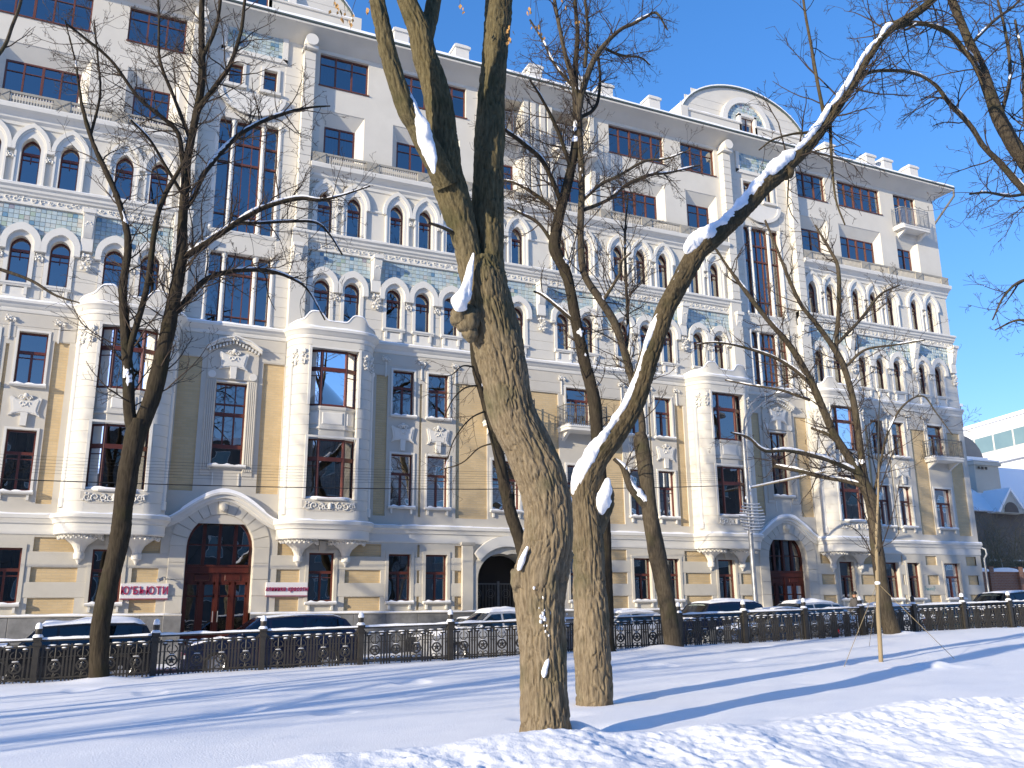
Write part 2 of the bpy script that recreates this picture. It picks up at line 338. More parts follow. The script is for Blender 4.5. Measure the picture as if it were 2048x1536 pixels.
gb = MB(); gb.quad((40.2, 28, .3), (130, 28, 1.7), (130, 130, 1.7), (40.2, 130, .3)); gb.obj('snowy_yard', M['snow'], kind='structure')

# ------------------------------------------------------------------ the apartment building
YF = 31.0                                   # plane of the facade
T1C, T2C = 3.72, 27.60                      # centres of the two stair towers
XL, XR = -8.2, 39.80
HB = empty('apartment_building', (15.7, YF + 5, street_z(15)), 'long pale six-storey apartment building with round bays, arched windows and yellow brick panels', 'building')

def arch_pts(w, zs_, za, n=8):
    """left foot to right foot of a pointed arch of half width w"""
    h = za - zs_; r = (h * h + w * w) / (2 * w); cx = -w + r; a_end = math.atan2(h, -cx)   # from pi down
    L_ = [(cx + r * math.cos(math.pi + (a_end - math.pi) * i / n), zs_ + r * math.sin(math.pi + (a_end - math.pi) * i / n)) for i in range(n + 1)]
    return L_ + [(-x, z) for x, z in L_[-2::-1]]
def outline(x, w, z0, zs_, za, n=8):
    return [(x - w, z0)] + [(x + a, b) for a, b in arch_pts(w, zs_, za, n)] + [(x + w, z0)]

def wall(name, x0, x1, z0, z1, ops, material, y=YF, smooth=False):
    """wall front with openings. op = (xa, xb, za, zb, depth[, spring])"""
    mb = MB(); X = sorted({round(v, 4) for v in [x0, x1] + [o[0] for o in ops] + [o[1] for o in ops] if x0 <= v <= x1})
    Z = sorted({round(v, 4) for v in [z0, z1] + [o[2] for o in ops] + [o[3] for o in ops] if z0 <= v <= z1})
    for i in range(len(X) - 1):
        cx = (X[i] + X[i + 1]) / 2; run = None
        for j in range(len(Z) - 1):
            cz = (Z[j] + Z[j + 1]) / 2; hole = any(o[0] < cx < o[1] and o[2] < cz < o[3] for o in ops)
            if hole:
                if run is not None: mb.quad((X[i], y, run), (X[i + 1], y, run), (X[i + 1], y, Z[j]), (X[i], y, Z[j])); run = None
            elif run is None: run = Z[j]
        if run is not None: mb.quad((X[i], y, run), (X[i + 1], y, run), (X[i + 1], y, z1), (X[i], y, z1))
    for o in ops:
        xa, xb, za, zb, d = o[:5]
        if len(o) > 5:
            w = (xb - xa) / 2; xc = (xa + xb) / 2; pts = [(xc + a, b) for a, b in arch_pts(w, o[5], zb)]; k = len(pts) // 2
            for i in range(k): mb.add([(xa, y, zb), (pts[i][0], y, pts[i][1]), (pts[i + 1][0], y, pts[i + 1][1])], [(0, 1, 2)])
            for i in range(k, len(pts) - 1): mb.add([(xb, y, zb), (pts[i][0], y, pts[i][1]), (pts[i + 1][0], y, pts[i + 1][1])], [(0, 1, 2)])
            loop = [(xa, za)] + pts + [(xb, za)]
        else: loop = [(xa, za), (xa, zb), (xb, zb), (xb, za)]
        n = len(loop)
        for i in range(n):
            (a, b), (c, e) = loop[i], loop[(i + 1) % n]
            if b == e and (b <= z0 + 1e-6 or b >= z1 - 1e-6): continue
            mb.quad((a, y, b), (c, y, e), (c, y + d, e), (a, y + d, b))
    return mb.obj(name, material, HB)

# --- window kinds: (frame mesh, pane mesh, curtain mesh) shared by all windows of a kind; origin = bottom centre of the opening
WK = {}
def fbar(mb, x0, x1, z0, z1, y0=.0, y1=.07): mb.box(x0, x1, y0, y1, z0, z1)
def win_kind(key, w, h, mull=(), trans=(), bars=(), spring=None, fm='frame', ft=.055):
    f = MB(); hw = w / 2
    if spring is None:
        fbar(f, -hw, -hw + ft, 0, h); fbar(f, hw - ft, hw, 0, h); fbar(f, -hw + ft, hw - ft, 0, ft); fbar(f, -hw + ft, hw - ft, h - ft, h)
    else:
        f.band(outline(0, hw, 0, spring, h), outline(0, hw - ft, ft, spring, h - ft * 1.1), 0, .07); fbar(f, -hw + ft, hw - ft, 0, ft)
    for (x, z0, z1, t) in mull: fbar(f, x - t / 2, x + t / 2, z0, z1, -.012, .058)
    for (z, x0, x1, t) in trans: fbar(f, x0, x1, z - t / 2, z + t / 2, -.02, .054)
    for (x0, x1, z0, z1) in bars: fbar(f, x0, x1, z0, z1, .004, .045)
    p = MB()
    if spring is None: p.quad((-hw + .02, .04, .02), (hw - .02, .04, .02), (hw - .02, .04, h - .02), (-hw + .02, .04, h - .02))
    else: p.add([(x, .04, z) for x, z in outline(0, hw - .02, .02, spring, h - .02)[::-1]], [tuple(range(len(outline(0, 1, 0, 1, 2))))])
    c = MB(); n = max(10, int(w * 16)); zt = h - .05 if spring is None else spring
    for side in (-1, 1):
        a, b = (-hw + .03, -hw + .03 + w * .30) if side < 0 else (hw - .03 - w * .30, hw - .03)
        pts = [(a + (b - a) * i / n, .17 + .025 * math.sin(i * 2.2)) for i in range(n + 1)]
        for i in range(n): c.quad((*pts[i], .03), (*pts[i + 1], .03), (*pts[i + 1], zt), (*pts[i], zt))
    cf = MB(); n2 = max(20, int(w * 26)); pts = [(-hw + .03 + (w - .06) * i / n2, .19 + .018 * math.sin(i * 1.9)) for i in range(n2 + 1)]
    for i in range(n2): cf.quad((*pts[i], .03), (*pts[i + 1], .03), (*pts[i + 1], zt), (*pts[i], zt))
    WK[key] = (f.mesh('window', M[fm]), p.mesh('pane', M['glass']), c.mesh('curtain', M['curtain']), cf.mesh('curtain', M['curtain']), w, h)
def put_window(key, x, z, y=YF, d=.16, cur=None, rz=0):
    f, p, c, cf, w, h = WK[key]
    o = inst('window', f, HB, (x, y + d, z), rz)
    q = inst('pane', p, o, (x, y + d, z))
    r = rnd.random() if cur is None else cur
    if r < .33: inst('curtain', c, o, (x, y + d, z))
    elif r < .45: inst('curtain', cf, o, (x, y + d, z))
    return o
def std(w, h, tz=.62, fm='frame'):
    z = h * tz; return dict(w=w, h=h, mull=((0, .05, z, .07),), trans=((z, -w / 2 + .03, w / 2 - .03, .09),), bars=((-w / 2 + .05, w / 2 - .05, z - .19, z - .165),), fm=fm)
win_kind('g', **std(.83, 1.63, .60)); win_kind('f1', **std(.83, 1.90)); win_kind('f2', **std(.83, 1.70))
win_kind('bayg', **std(.88, 1.63, .60))
win_kind('w1', **std(1.16, 1.90)); win_kind('w2', **std(1.10, 1.70)); win_kind('wg', **std(1.10, 1.63, .60))
win_kind('w2d', **std(1.10, 1.74, .72))
def arch_kind(key, w, h, sp): win_kind(key, w, h, mull=((0, sp - .40, sp - .14, .03),), trans=((sp - .10, -w / 2 + .03, w / 2 - .03, .085),), bars=((-w / 2 + .05, w / 2 - .05, sp - .32, sp - .295),), spring=sp, ft=.05)
arch_kind('a3', .60, 1.63, 1.28); arch_kind('a4', .57, 1.74, 1.32)
def multi(key, w, h, n, fm='frame2'):
    win_kind(key, w, h, mull=[(-w / 2 + w * i / n, .04, h - .04, .085 if (i == n // 2 and n > 3) else .06) for i in range(1, n)], bars=((-w / 2 + .05, w / 2 - .05, h * .70, h * .70 + .025),), fm=fm)
multi('t3', 1.95, 1.40, 3); multi('t5', 2.95, 1.40, 5); multi('t3b', 1.60, 2.05, 3); multi('s2', 1.20, 1.34, 2); multi('s4', 2.30, 1.34, 4); multi('s2b', 1.0, 1.34, 2)
multi('sm', .50, .90, 1)
multi('loggia', 1.7, 1.9, 3)
h = 2.86
win_kind('tall', 1.04, h, mull=[(-.17, .72, 1.70, .05), (.17, .72, 1.70, .05), (-.17, 1.84, h, .03), (.17, 1.84, h, .03)], trans=((1.77, -.49, .49, .12), (.66, -.49, .49, .13), (2.12, -.49, .49, .05)))
for k_, hh in (('st_lo', 2.68), ('st_hi', 4.45)):
    zz = [hh * .16, hh * .62, hh * .80] if k_ == 'st_hi' else [hh * .13, hh * .72]
    win_kind(k_ + 'c', .94, hh, mull=[(-.16, 0, hh, .03), (.16, 0, hh, .03)], trans=[(z, -.45, .45, .08 if i else .04) for i, z in enumerate(zz)], fm='frame2')
    win_kind(k_ + 's', .50, hh, trans=[(z, -.23, .23, .07 if i else .04) for i, z in enumerate(zz)], fm='frame2')

# sills, shared by width
SK = {}
def sill(x, w, z, parent, key='s', big=True, y=YF):
    k = (round(w, 2), big)
    if k not in SK:
        a = MB(); hw = w / 2 + .10
        a.sweepx([(-.02, -.02), (.12, -.02), (.13, .0), (.15, .01), (.15, .05), (-.02, .06)], -hw, hw)
        if big:
            for s in (-1, 1): a.box(s * (hw - .14) - .035, s * (hw - .14) + .035, -.07, .01, -.20, -.02)
        sn = MB(); n = 10; vs = []
        for i in range(n + 1):
            x_ = -hw + .01 + (2 * hw - .02) * i / n; hh = .035 + .02 * math.sin(i * 1.7 + w * 5) + .01 * math.sin(i * 4.1)
            vs += [(x_, -.15, .052), (x_, -.135, .052 + hh), (x_, -.03, .055 + hh * 1.15), (x_, .10, .055 + hh)]
        sn.add(vs, [(i * 4 + j, (i + 1) * 4 + j, (i + 1) * 4 + j + 1, i * 4 + j + 1) for i in range(n) for j in range(3)] + [(0, 1, 2, 3), (n * 4, n * 4 + 3, n * 4 + 2, n * 4 + 1)])
        SK[k] = (a.mesh('sill', M['trim']), sn.mesh('snow', M['snow'], 60))
    inst('sill', SK[k][0], parent, (x, y, z - .06)); inst('snow', SK[k][1], parent, (x, y, z - .06))

# --- plan of repeated axes. (x, mirror, wing)
def axes(u):
    """positions of an axis at distance u from both towers, on both sides"""
    return [T1C - u, T1C + u, T2C - u, T2C + u]
PAIR = [x for u in (6.155, 7.54) for x in axes(u) if x > XL + .5]
BAYS = axes(3.36)
GATE = 14.05; WIDE = [17.30, 37.72]; WIDE_UP = [14.05, 17.30, 37.72]

# ---------------- ground floor
ops = []; bricks = []
for x in PAIR: ops.append((x - .415, x + .415, 1.78, 3.41, .22))
for x in BAYS: ops.append((x - .44, x + .44, 1.78, 3.41, .22))
for x in WIDE: ops.append((x - .55, x + .55, 1.78, 3.41, .22))
for c in (T1C, T2C): ops.append((c - 1.06, c + 1.06, -.6, 4.61, .45, 3.55))
ops.append((GATE - 1.19, GATE + 1.19, -.6, 3.45, 1.2, 2.55))
bz = ((1.47, 1.93), (2.40, 2.84), (3.31, 3.74))
bx = []
for c in (T1C, T2C):
    for s in (-1, 1):
        bx += [tuple(sorted((c + s * a, c + s * b))) for a, b in ((1.85, 2.63), (4.18, 5.46), (6.80, 6.90))]
bx += [(11.97, 12.32), (15.78, 16.45), (18.20, 19.35), (36.0, 36.75), (38.75, 39.45), (-4.9, -4.5)]
for a, b in bx:
    if a < XL: continue
    for q in bz:
        if (a, b) == (11.97, 12.32) or True:
            bricks.append((a, b, *q))
PW = .06
gops = ops + [(a, b, c, d, PW) for a, b, c, d in bricks]
wall('ground_floor_wall', XL, XR, 1.40, 4.30, [o for o in gops], M['stone'])
for a, b, c, d in bricks:
    m_ = MB(); m_.quad((a, YF + PW, c), (b, YF + PW, c), (b, YF + PW, d), (a, YF + PW, d)); m_.obj('brick_panel', M['brick'], HB)
# thin joints of the stone bands: every band is a slab 12 mm proud of the wall
sm = {}
def course(x0, x1, z0, z1, name='stone_course', material=None, y=YF, p=.014):
    m_ = MB(); m_.cbox(x0, x1, y - p, y + .002, z0, z1, .008); m_.obj(name, material or M['stone'], HB)
xcuts = sorted([(o[0] - .09, o[1] + .09) for o in ops])
def free(x0, x1, cuts):
    out = []; x = x0
    for a, b in cuts:
        if b < x0 or a > x1: continue
        if a > x + .05: out.append((x, min(a, x1)))
        x = max(x, b)
    if x < x1 - .05: out.append((x, x1))
    return out
for (z0, z1) in ((1.945, 2.385), (2.855, 3.295)):
    for a, b in free(XL, XR - .02, xcuts): course(a, b, z0, z1)
# plinth
pl = MB()
for a, b in free(XL, XR + .05, [(T1C - 1.06, T1C + 1.06), (GATE - 1.19, GATE + 1.19), (T2C - 1.06, T2C + 1.06)]):
    n = max(1, round((b - a) / 1.15))
    for i in range(n):
        x0 = a + (b - a) * i / n; x1 = a + (b - a) * (i + 1) / n - .008
        q = MB(); q.cbox(x0, x1, YF - .10, YF + .3, -.7, 1.36, .01); q.obj('plinth_slab', M['granite'], HB)
    q = MB(); q.sweepx([(-.05, 1.36), (.12, 1.36), (.14, 1.37), (.14, 1.40), (.02, 1.43), (-.05, 1.43)], a, b, YF); q.obj('plinth_cap', M['stone'], HB)
    q = MB(); n = int((b - a) / .25) + 2; vs = []
    for i in range(n + 1):
        x_ = a + (b - a) * i / n; hh = .02 + .02 * float(vn(x_ * 2.3, 4.)); vs += [(x_, YF - .14, 1.40), (x_, YF - .12, 1.41 + hh), (x_, YF - .015, 1.43 + hh)]
    q.add(vs, [(i * 3 + j, (i + 1) * 3 + j, (i + 1) * 3 + j + 1, i * 3 + j + 1) for i in range(n) for j in range(2)]); q.obj('plinth_snow', M['snow'], HB, 60)
for x in PAIR: o = put_window('g', x, 1.78); sill(x, .83, 1.76, o)
for x in BAYS: o = put_window('bayg', x, 1.78, cur=1); sill(x, .88, 1.76, o)
for x in WIDE: o = put_window('wg', x, 1.78); sill(x, 1.10, 1.76, o)
# plain frames round windows (architraves)
AK = {}
def architrave(x, w, z0, z1, b=.11, p=.03, y=YF, material='stone'):
    k = (round(w, 2), round(z1 - z0, 2), b, material)
    if k not in AK:
        a = MB(); hw = w / 2; h_ = z1 - z0
        a.band([(-hw - b, 0), (-hw - b, h_ + b), (hw + b, h_ + b), (hw + b, 0)], [(-hw, 0), (-hw, h_), (hw, h_), (hw, 0)], -p, .004)
        AK[k] = a.mesh('architrave', M[material])
    inst('architrave', AK[k], HB, (x, y, z0))
for x in PAIR: architrave(x, .83, 1.80, 3.41)
for x in BAYS: architrave(x, .88, 1.80, 3.41)
for x in WIDE: architrave(x, 1.10, 1.80, 3.41)
# security grille gate in the carriage arch
g = MB()
for i in range(-9, 10):
    x = GATE + i * .125; zt = 2.40 + .0 * i
    g.tube([(x, YF + .8, -.3), (x, YF + .8, zt)], .012, 5)
g.box(GATE - 1.18, GATE + 1.18, YF + .78, YF + .82, 2.38, 2.43); g.box(GATE - 1.18, GATE + 1.18, YF + .78, YF + .82, .55, .60)
g.box(GATE - .05, GATE + .05, YF + .77, YF + .83, -.3, 2.5); g.box(GATE - 1.19, GATE - 1.11, YF + .77, YF + .83, -.3, 2.5); g.box(GATE + 1.11, GATE + 1.19, YF + .77, YF + .83, -.3, 2.5)
for s in (-1, 1):
    for cx in (.32, .85):
        for r in (.09, .16): g.tube([(GATE + s * cx + r * math.cos(t * .45), YF + .79, 2.05 + r * math.sin(t * .45)) for t in range(15)], .009, 4)
g.obj('carriage_gate', M['rail'], HB, 40)
q = MB(); ou = outline(GATE, 1.45, -.3, 2.55, 3.80, 10); q.band(ou, outline(GATE, 1.19, -.3, 2.55, 3.45, 10), YF - .06, YF + .01); q.obj('gate_surround', M['stone'], HB, 40)
q = MB(); q.band([(GATE + 1.62 * math.cos(t), 2.62 + 1.52 * math.sin(t)) for t in np.linspace(2.55, .59, 15)], [(GATE + 1.36 * math.cos(t), 2.55 + 1.20 * math.sin(t)) for t in np.linspace(2.55, .59, 15)], YF - .20, YF + .01); q.obj('gate_hood', M['trim'], HB, 40)
for s in (-1, 1):
    q = MB(); q.cbox(GATE + s * 1.60 - .22, GATE + s * 1.60 + .22, YF - .11, YF + .01, 1.44, 3.76, .015); q.sweepx([(0, 3.76), (.13, 3.76), (.17, 3.84), (.17, 3.88), (0, 3.88)], GATE + s * 1.6 - .27, GATE + s * 1.6 + .27, YF); q.obj('gate_pier', M['stone'], HB)

# ---------------- portals (two)
VS = MB()
for c in (T1C, T2C):
    nv = 13
    for i in range(nv):
        a0 = math.pi - math.pi * i / nv - .008; a1 = math.pi - math.pi * (i + 1) / nv + .008
        pts = lambda r: [(c + r * math.cos(a0 + (a1 - a0) * k / 3), 3.55 + r * math.sin(a0 + (a1 - a0) * k / 3)) for k in range(4)]
        q = MB(); ip = pts(1.065); op = pts(1.58); q.prism(ip + op[::-1], YF - .035, YF + .01); q.obj('voussoir', M['stone'], HB)
    for s in (-1, 1):
        for k in range(4):
            z0 = 1.44 + k * .53; q = MB(); xa, xb = sorted((c + s * 1.07, c + s * 1.58)); q.cbox(xa, xb, YF - .035, YF + .01, z0 + .006, z0 + .524, .008); q.obj('jamb_stone', M['stone'], HB)
        q = MB(); xa, xb = sorted((c + s * 1.06, c + s * 1.60)); q.cbox(xa, xb, YF - .13, YF + .3, -.7, 1.43, .01); q.obj('plinth_slab', M['granite'], HB)
    q = MB(); q.tube([(c, YF - .18, 4.83), (c, YF - .02, 4.83)], .14, 14); q.ball((c, YF - .18, 4.83), .13, 10, 6, (1, .45, 1)); q.obj('keystone_boss', M['stone'], HB, 40)
    # hood cornice: ogee curve from the string course up over the arch
    def hz(d): d = abs(d) / 1.80; return 4.30 + .92 * (.5 + .5 * math.cos(math.pi * min(d, 1))) ** .75
    N_ = 44; ctr = [(c + 1.80 * (2 * i / N_ - 1), hz(1.80 * (2 * i / N_ - 1))) for i in range(N_ + 1)]
    def off(pts, o):
        out = []
        for i in range(len(pts)):
            a = pts[max(i - 1, 0)]; b = pts[min(i + 1, len(pts) - 1)]; dx, dz = b[0] - a[0], b[1] - a[1]; l = math.hypot(dx, dz); out.append((pts[i][0] - dz / l * o, pts[i][1] + dx / l * o))
        return out
    q = MB()
    for (o0, o1, pr) in ((-.17, -.08, .06), (-.08, .04, .14), (.04, .11, .21)): q.band(off(ctr, o1), off(ctr, o0), YF - pr, YF + .01)
    q.obj('portal_hood', M['trim'], HB, 30)
    q = MB(); t_ = off(ctr, .108); t2 = [(x, z + .07 + .035 * float(vn(x * 3, c)) + .04 * (1 if 6 < i < 38 else 0)) for i, (x, z) in enumerate(off(ctr, .108))]
    q.band(t2, t_, YF - .20, YF + .01); q.obj('snow', M['snow'], HB, 60)
    # door leaf assembly
    d0 = YF + .30; zf = pavez(np.array(c), np.array(30.)) - .05
    q = MB(); q.band(outline(c, 1.06, zf, 3.55, 4.61), outline(c, .97, zf, 3.55, 4.51), d0, d0 + .14)
    q.box(c - .97, c + .97, d0 - .04, d0 + .12, 2.72, 2.98); q.box(c - .97, c + .97, d0 - .08, d0 + .12, 2.92, 2.98); q.box(c - .97, c + .97, d0 + .01, d0 + .12, 2.42, 2.72)
    for x in (-.50, .5): q.box(c + x - .06, c + x + .06, d0, d0 + .1, zf, 4.30)
    q.box(c - .05, c + .05, d0 - .02, d0 + .1, zf, 4.50)
    q.box(c - .97, c + .97, d0 + .01, d0 + .1, 3.60, 3.65)
    for x in (-.24, .24): q.cbox(c + x * 2 - .3 + .05, c + x * 2 + .3 - .05, d0 - .02, d0 + .02, 2.47, 2.67, .02)
    fr = q.obj('portal_frame', M['door'], HB)
    q = MB(); q.add([(x, d0 + .06, z) for x, z in outline(c, .98, 2.98, 3.55, 4.52)[::-1]], [tuple(range(len(outline(0, 1, 0, 1, 2))))]); q.obj('pane', M['glass'], fr)
    for x0, x1 in ((-.97, -.56), (-.44, -.05), (.05, .44), (.56, .97)):
        q = MB(); hh = zf + .85
        q.box(c + x0, c + x0 + .06, d0 + .02, d0 + .07, zf, 2.42); q.box(c + x1 - .06, c + x1, d0 + .02, d0 + .07, zf, 2.42); q.box(c + x0, c + x1, d0 + .02, d0 + .07, 2.34, 2.42); q.box(c + x0, c + x1, d0 + .02, d0 + .07, 1.95, 2.0)
        n = 8; pt = [(c + x0 + (x1 - x0) * i / n, hh + .16 * math.sin(math.pi * i / n)) for i in range(n + 1)]; q.prism([(c + x0, zf)] + pt + [(c + x1, zf)], d0 + .015, d0 + .07)
        dl = q.obj('door_leaf', M['door'], HB)
        q = MB(); q.quad((c + x0 + .05, d0 + .05, hh), (c + x1 - .05, d0 + .05, hh), (c + x1 - .05, d0 + .05, 2.36), (c + x0 + .05, d0 + .05, 2.36)); q.obj('pane', M['glass'], dl)
    for x in (.04, -.04):
        q = MB(); q.tube([(c + x * 1.9, d0 - .05, 1.15), (c + x * 1.9, d0 - .06, 1.5)], .014, 6); q.obj('door_handle', M['metal'], HB, 40)

# ---------------- bays
def bay_path(c, g=0., hw=1.56, dp=.85, fl=.86, n=9):
    """plan of a round-shouldered bay, left to right"""
    L_ = [(c - fl - (hw - fl) * math.cos(t) - g * math.cos(t), YF - dp * math.sin(t) - g * math.sin(t)) for t in np.linspace(0, math.pi / 2, n)]
    return L_ + [(2 * c - x, y) for x, y in L_[::-1]]
# cornice 1 along the facade, wrapping the bays, broken at the portals
CO1 = [(-.02, 3.80), (.03, 3.82), (.05, 3.90), (.04, 3.93), (.05, 4.12), (.10, 4.15), (.11, 4.22), (.18, 4.29), (.20, 4.30), (.20, 4.40), (-.02, 4.45)]
def facade_path(x0, x1):
    pts = [(x0, YF)]
    for c in BAYS:
        if x0 < c < x1: pts += [(x, y) for x, y in bay_path(c)]
    return pts + [(x1, YF)]
def dense(path, st=.2):
    out = []
    for a, b in zip(path[:-1], path[1:]):
        n = max(1, int(math.hypot(b[0] - a[0], b[1] - a[1]) / st)); out += [(a[0] + (b[0] - a[0]) * i / n, a[1] + (b[1] - a[1]) * i / n) for i in range(n)]
    return out + [path[-1]]
def snow_sweep(path, o0, o1, z, h, parent=None, seed=0.):
    """snow lying on a ledge: strip from offset o0 (back) to o1 (front edge)"""
    pa = dense(path, .16); mb = MB(); n = len(pa); vs = []
    for i in range(n):
        a = Vector(pa[max(i - 1, 0)]); b = Vector(pa[i]); c = Vector(pa[min(i + 1, n - 1)]); t = (c - a).normalized(); nx, ny = t.y, -t.x
        hh = h * (1 + .45 * float(vn(b.x * 1.7 + seed, b.y * 1.7)) + .25 * float(vn(b.x * 5.7 + seed, 2.)))
        oo = o1 - .012 * (1 + float(vn(b.x * 3.1, seed + 5.)))
        for o, zz in ((oo, z), (oo - .01, z + hh * .6), (oo - .045, z + hh), ((o0 + oo) / 2, z + hh * 1.15), (o0, z + hh * 1.3)): vs.append((b.x + nx * o, b.y + ny * o, zz))
    mb.add(vs, [(i * 5 + j, (i + 1) * 5 + j, (i + 1) * 5 + j + 1, i * 5 + j + 1) for i in range(n - 1) for j in range(4)])
    return mb.obj('snow', M['snow'], parent or HB, 70)
for a, b in ((XL, T1C - 1.78), (T1C + 1.78, T2C - 1.78), (T2C + 1.78, XR + .02)):
    m_ = MB(); m_.sweep(facade_path(a, b), CO1); co = m_.obj('string_course', M['trim'], HB, 40)
    snow_sweep(facade_path(a, b), .0, .20, 4.405, .05, co, a)
for c in BAYS:
    q = MB(); q.add([(x, y, 3.86) for x, y in bay_path(c, .02)], [tuple(range(2 * 9))]); q.obj('bay_underside', M['trim'], HB)
GR = .36                                        # height of a course on the bays
def grooved(z0, z1, st=GR):
    out = [(0, z0)]; z = z0 + st
    while z < z1 - .1:
        out += [(0, z - .012), (-.016, z - .008), (-.016, z + .008), (0, z + .012)]; z += st
    return out + [(0, z1)]
CO2 = [(-.02, 10.78), (.03, 10.80), (.05, 10.86), (.05, 10.92), (.10, 10.96), (.12, 11.02), (.20, 11.08), (.20, 11.16), (.02, 11.24), (-.02, 11.24)]
foliage = []
def clump(seed, w, h, d, n, r0=.05):
    r = random.Random(seed); mb = MB()
    for i in range(n):
        x = r.uniform(-1, 1); z = r.uniform(-1, 1)
        if x * x + z * z > 1.1: continue
        mb.ball((x * w, -d * r.uniform(.3, 1), z * h), r0 * r.uniform(.6, 1.3), 5, 4, (1, .7, 1))
    for s in (-1, 1):
        for k in range(3):
            a0 = r.uniform(0, 3); mb.tube([(s * w * (.35 + .2 * k) + .05 * math.cos(a0 + t * .7) * (1 - t * .06), -d * .8, h * (.4 - .4 * k) + .05 * math.sin(a0 + t * .7) * (1 - t * .06)) for t in range(9)], [.018 - .0012 * t for t in range(9)], 4)
    return mb
CL_S = clump(1, .16, .17, .07, 16, .045).mesh('foliage_capital', M['trim'], 50)
CL_L = clump(2, .20, .34, .12, 26, .06).mesh('foliage_relief', M['trim'], 50)
CL_B = clump(3, .14, .30, .06, 20, .045).mesh('foliage_relief', M['trim'], 50)
def scroll_panel(w, h, n, seed):
    r = random.Random(seed); mb = MB()
    for s in (-1, 1):
        for k in range(n):
            cx = s * (w * (k + .5) / n); rr = h * .36
            mb.tube([(cx + rr * (1 - t / 15) * math.cos(s * t * .62 + k * 2.), -.035, rr * (1 - t / 15) * math.sin(s * t * .62 + k * 2.)) for t in range(14)], [.024 - .001 * t for t in range(14)], 5)
            for _ in range(7): mb.ball((cx + r.uniform(-1, 1) * w / n * .55, -.03, r.uniform(-.8, .8) * h * .45), r.uniform(.018, .038), 5, 4, (1.4, .8, 1))
    mb.ball((0, -.05, 0), h * .30, 7, 5, (.7, .5, 1.2))
    return mb
SCP = scroll_panel(.86, .34, 4, 4).mesh('scroll_relief', M['trim'], 50)
for bi, c in enumerate(BAYS):
    bay = MB(); L_ = bay_path(c)[:9]
    for path in (L_ + [(c - .84, YF - .85), (c - .84, YF - .50)], [(c + .84, YF - .50), (c + .84, YF - .85)] + [(2 * c - x, y) for x, y in L_[::-1]]):
        bay.sweep(path, grooved(4.44, 10.80), closed=False)
    yb = YF - .85
    bay.box(c - .84, c + .84, yb + .001, yb + .25, 4.44, 5.16)                       # apron
    bay.box(c - .84, c + .84, yb + .001, yb + .5, 10.46, 10.80)                      # lintel
    bo = bay.obj('bay_wall', M['plaster'], HB, 40)
    # hollowed frames round the openings
    for z0, z1 in ((5.16, 7.27), (8.40, 10.46)):
        q = MB(); q.band([(c - .93, z0), (c - .93, z1 + .07), (c + .93, z1 + .07), (c + .93, z0)], [(c - .842, z0), (c - .842, z1), (c + .842, z1), (c + .842, z0)], yb - .03, yb + .04); q.obj('bay_frame', M['trim'], HB)
    # half columns at the flanks
    for s in (-1, 1):
        q = MB(); q.lathe([(.13, 4.62), (.13, 4.9), (.105, 4.92), (.105, 9.7), (.14, 9.75), (.14, 9.85), (.0, 9.9)], 10, (c + s * 1.42, YF - .42)); q.obj('half_column', M['trim'], HB, 40)
        inst('foliage_relief', CL_B, HB, (c + s * 1.36, YF - .56, 10.10), rz=s * .75)
        inst('foliage_relief', CL_B, HB, (c + s * 1.10, YF - .79, 10.12), rz=s * .35, sc=(.7, 1, .9))
    # canted windows: three lights each; tilted panes
    for z0, z1, tr in ((5.19, 7.25, .66), (8.42, 10.44, .66)):
        f = MB(); pv = [(-.84, .36), (-.44, .17), (.44, .17), (.84, .36)]; zt = z0 + (z1 - z0) * tr
        for (x, y) in pv[1:3]: f.tube([(c + x, yb + y, z0), (c + x, yb + y, z1)], .062, 8)
        for x, y in (pv[0], pv[3]): f.box(c + x - .03, c + x + .03, yb + y - .05, yb + y + .05, z0, z1)
        for (x0, y0), (x1, y1) in zip(pv[:-1], pv[1:]):
            for za, zb, t in ((z0, z0 + .07, .04), (z1 - .06, z1, .04), (zt - .07, zt + .07, .055)):
                f.add([(c + x0, yb + y0 - t, za), (c + x1, yb + y1 - t, za), (c + x1, yb + y1 + t, za), (c + x0, yb + y0 + t, za), (c + x0, yb + y0 - t, zb), (c + x1, yb + y1 - t, zb), (c + x1, yb + y1 + t, zb), (c + x0, yb + y0 + t, zb)],
                      [(0, 3, 2, 1), (4, 5, 6, 7), (0, 1, 5, 4), (1, 2, 6, 5), (2, 3, 7, 6), (3, 0, 4, 7)])
        for (x0, y0), (x1, y1) in (pv[0:2], pv[2:4]):
            za = zt - .26; f.add([(c + x0, yb + y0 - .02, za), (c + x1, yb + y1 - .02, za), (c + x1, yb + y1 - .02, za + .03), (c + x0, yb + y0 - .02, za + .03), (c + x0, yb + y0 + .02, za), (c + x1, yb + y1 + .02, za), (c + x1, yb + y1 + .02, za + .03), (c + x0, yb + y0 + .02, za + .03)], [(0, 1, 2, 3), (4, 7, 6, 5), (0, 4, 5, 1), (3, 2, 6, 7)])
        fo = f.obj('bay_window', M['frame'], HB, 40)
        for (x0, y0), (x1, y1) in zip(pv[:-1], pv[1:]):
            q = MB(); q.quad((c + x0, yb + y0, z0), (c + x1, yb + y1, z0), (c + x1, yb + y1, z1), (c + x0, yb + y0, z1)); q.obj('pane', M['glass'], fo)
        for a, b in ((-.80, -.38), (.34, .78), (-.30, .28)) if (bi + (z0 > 6)) % 2 else ((-.80, -.50), (.42, .80)):
            q = MB(); n = 16
            for i in range(n):
                xa, xb = c + a + (b - a) * i / n, c + a + (b - a) * (i + 1) / n; ya, y_ = yb + .50 + .02 * math.sin(i * 2.1), yb + .50 + .02 * math.sin((i + 1) * 2.1)
                q.quad((xa, ya, z0 + .05), (xb, y_, z0 + .05), (xb, y_, z1 - .03), (xa, ya, z1 - .03))
            q.obj('curtain', M['curtain'], fo, 60)
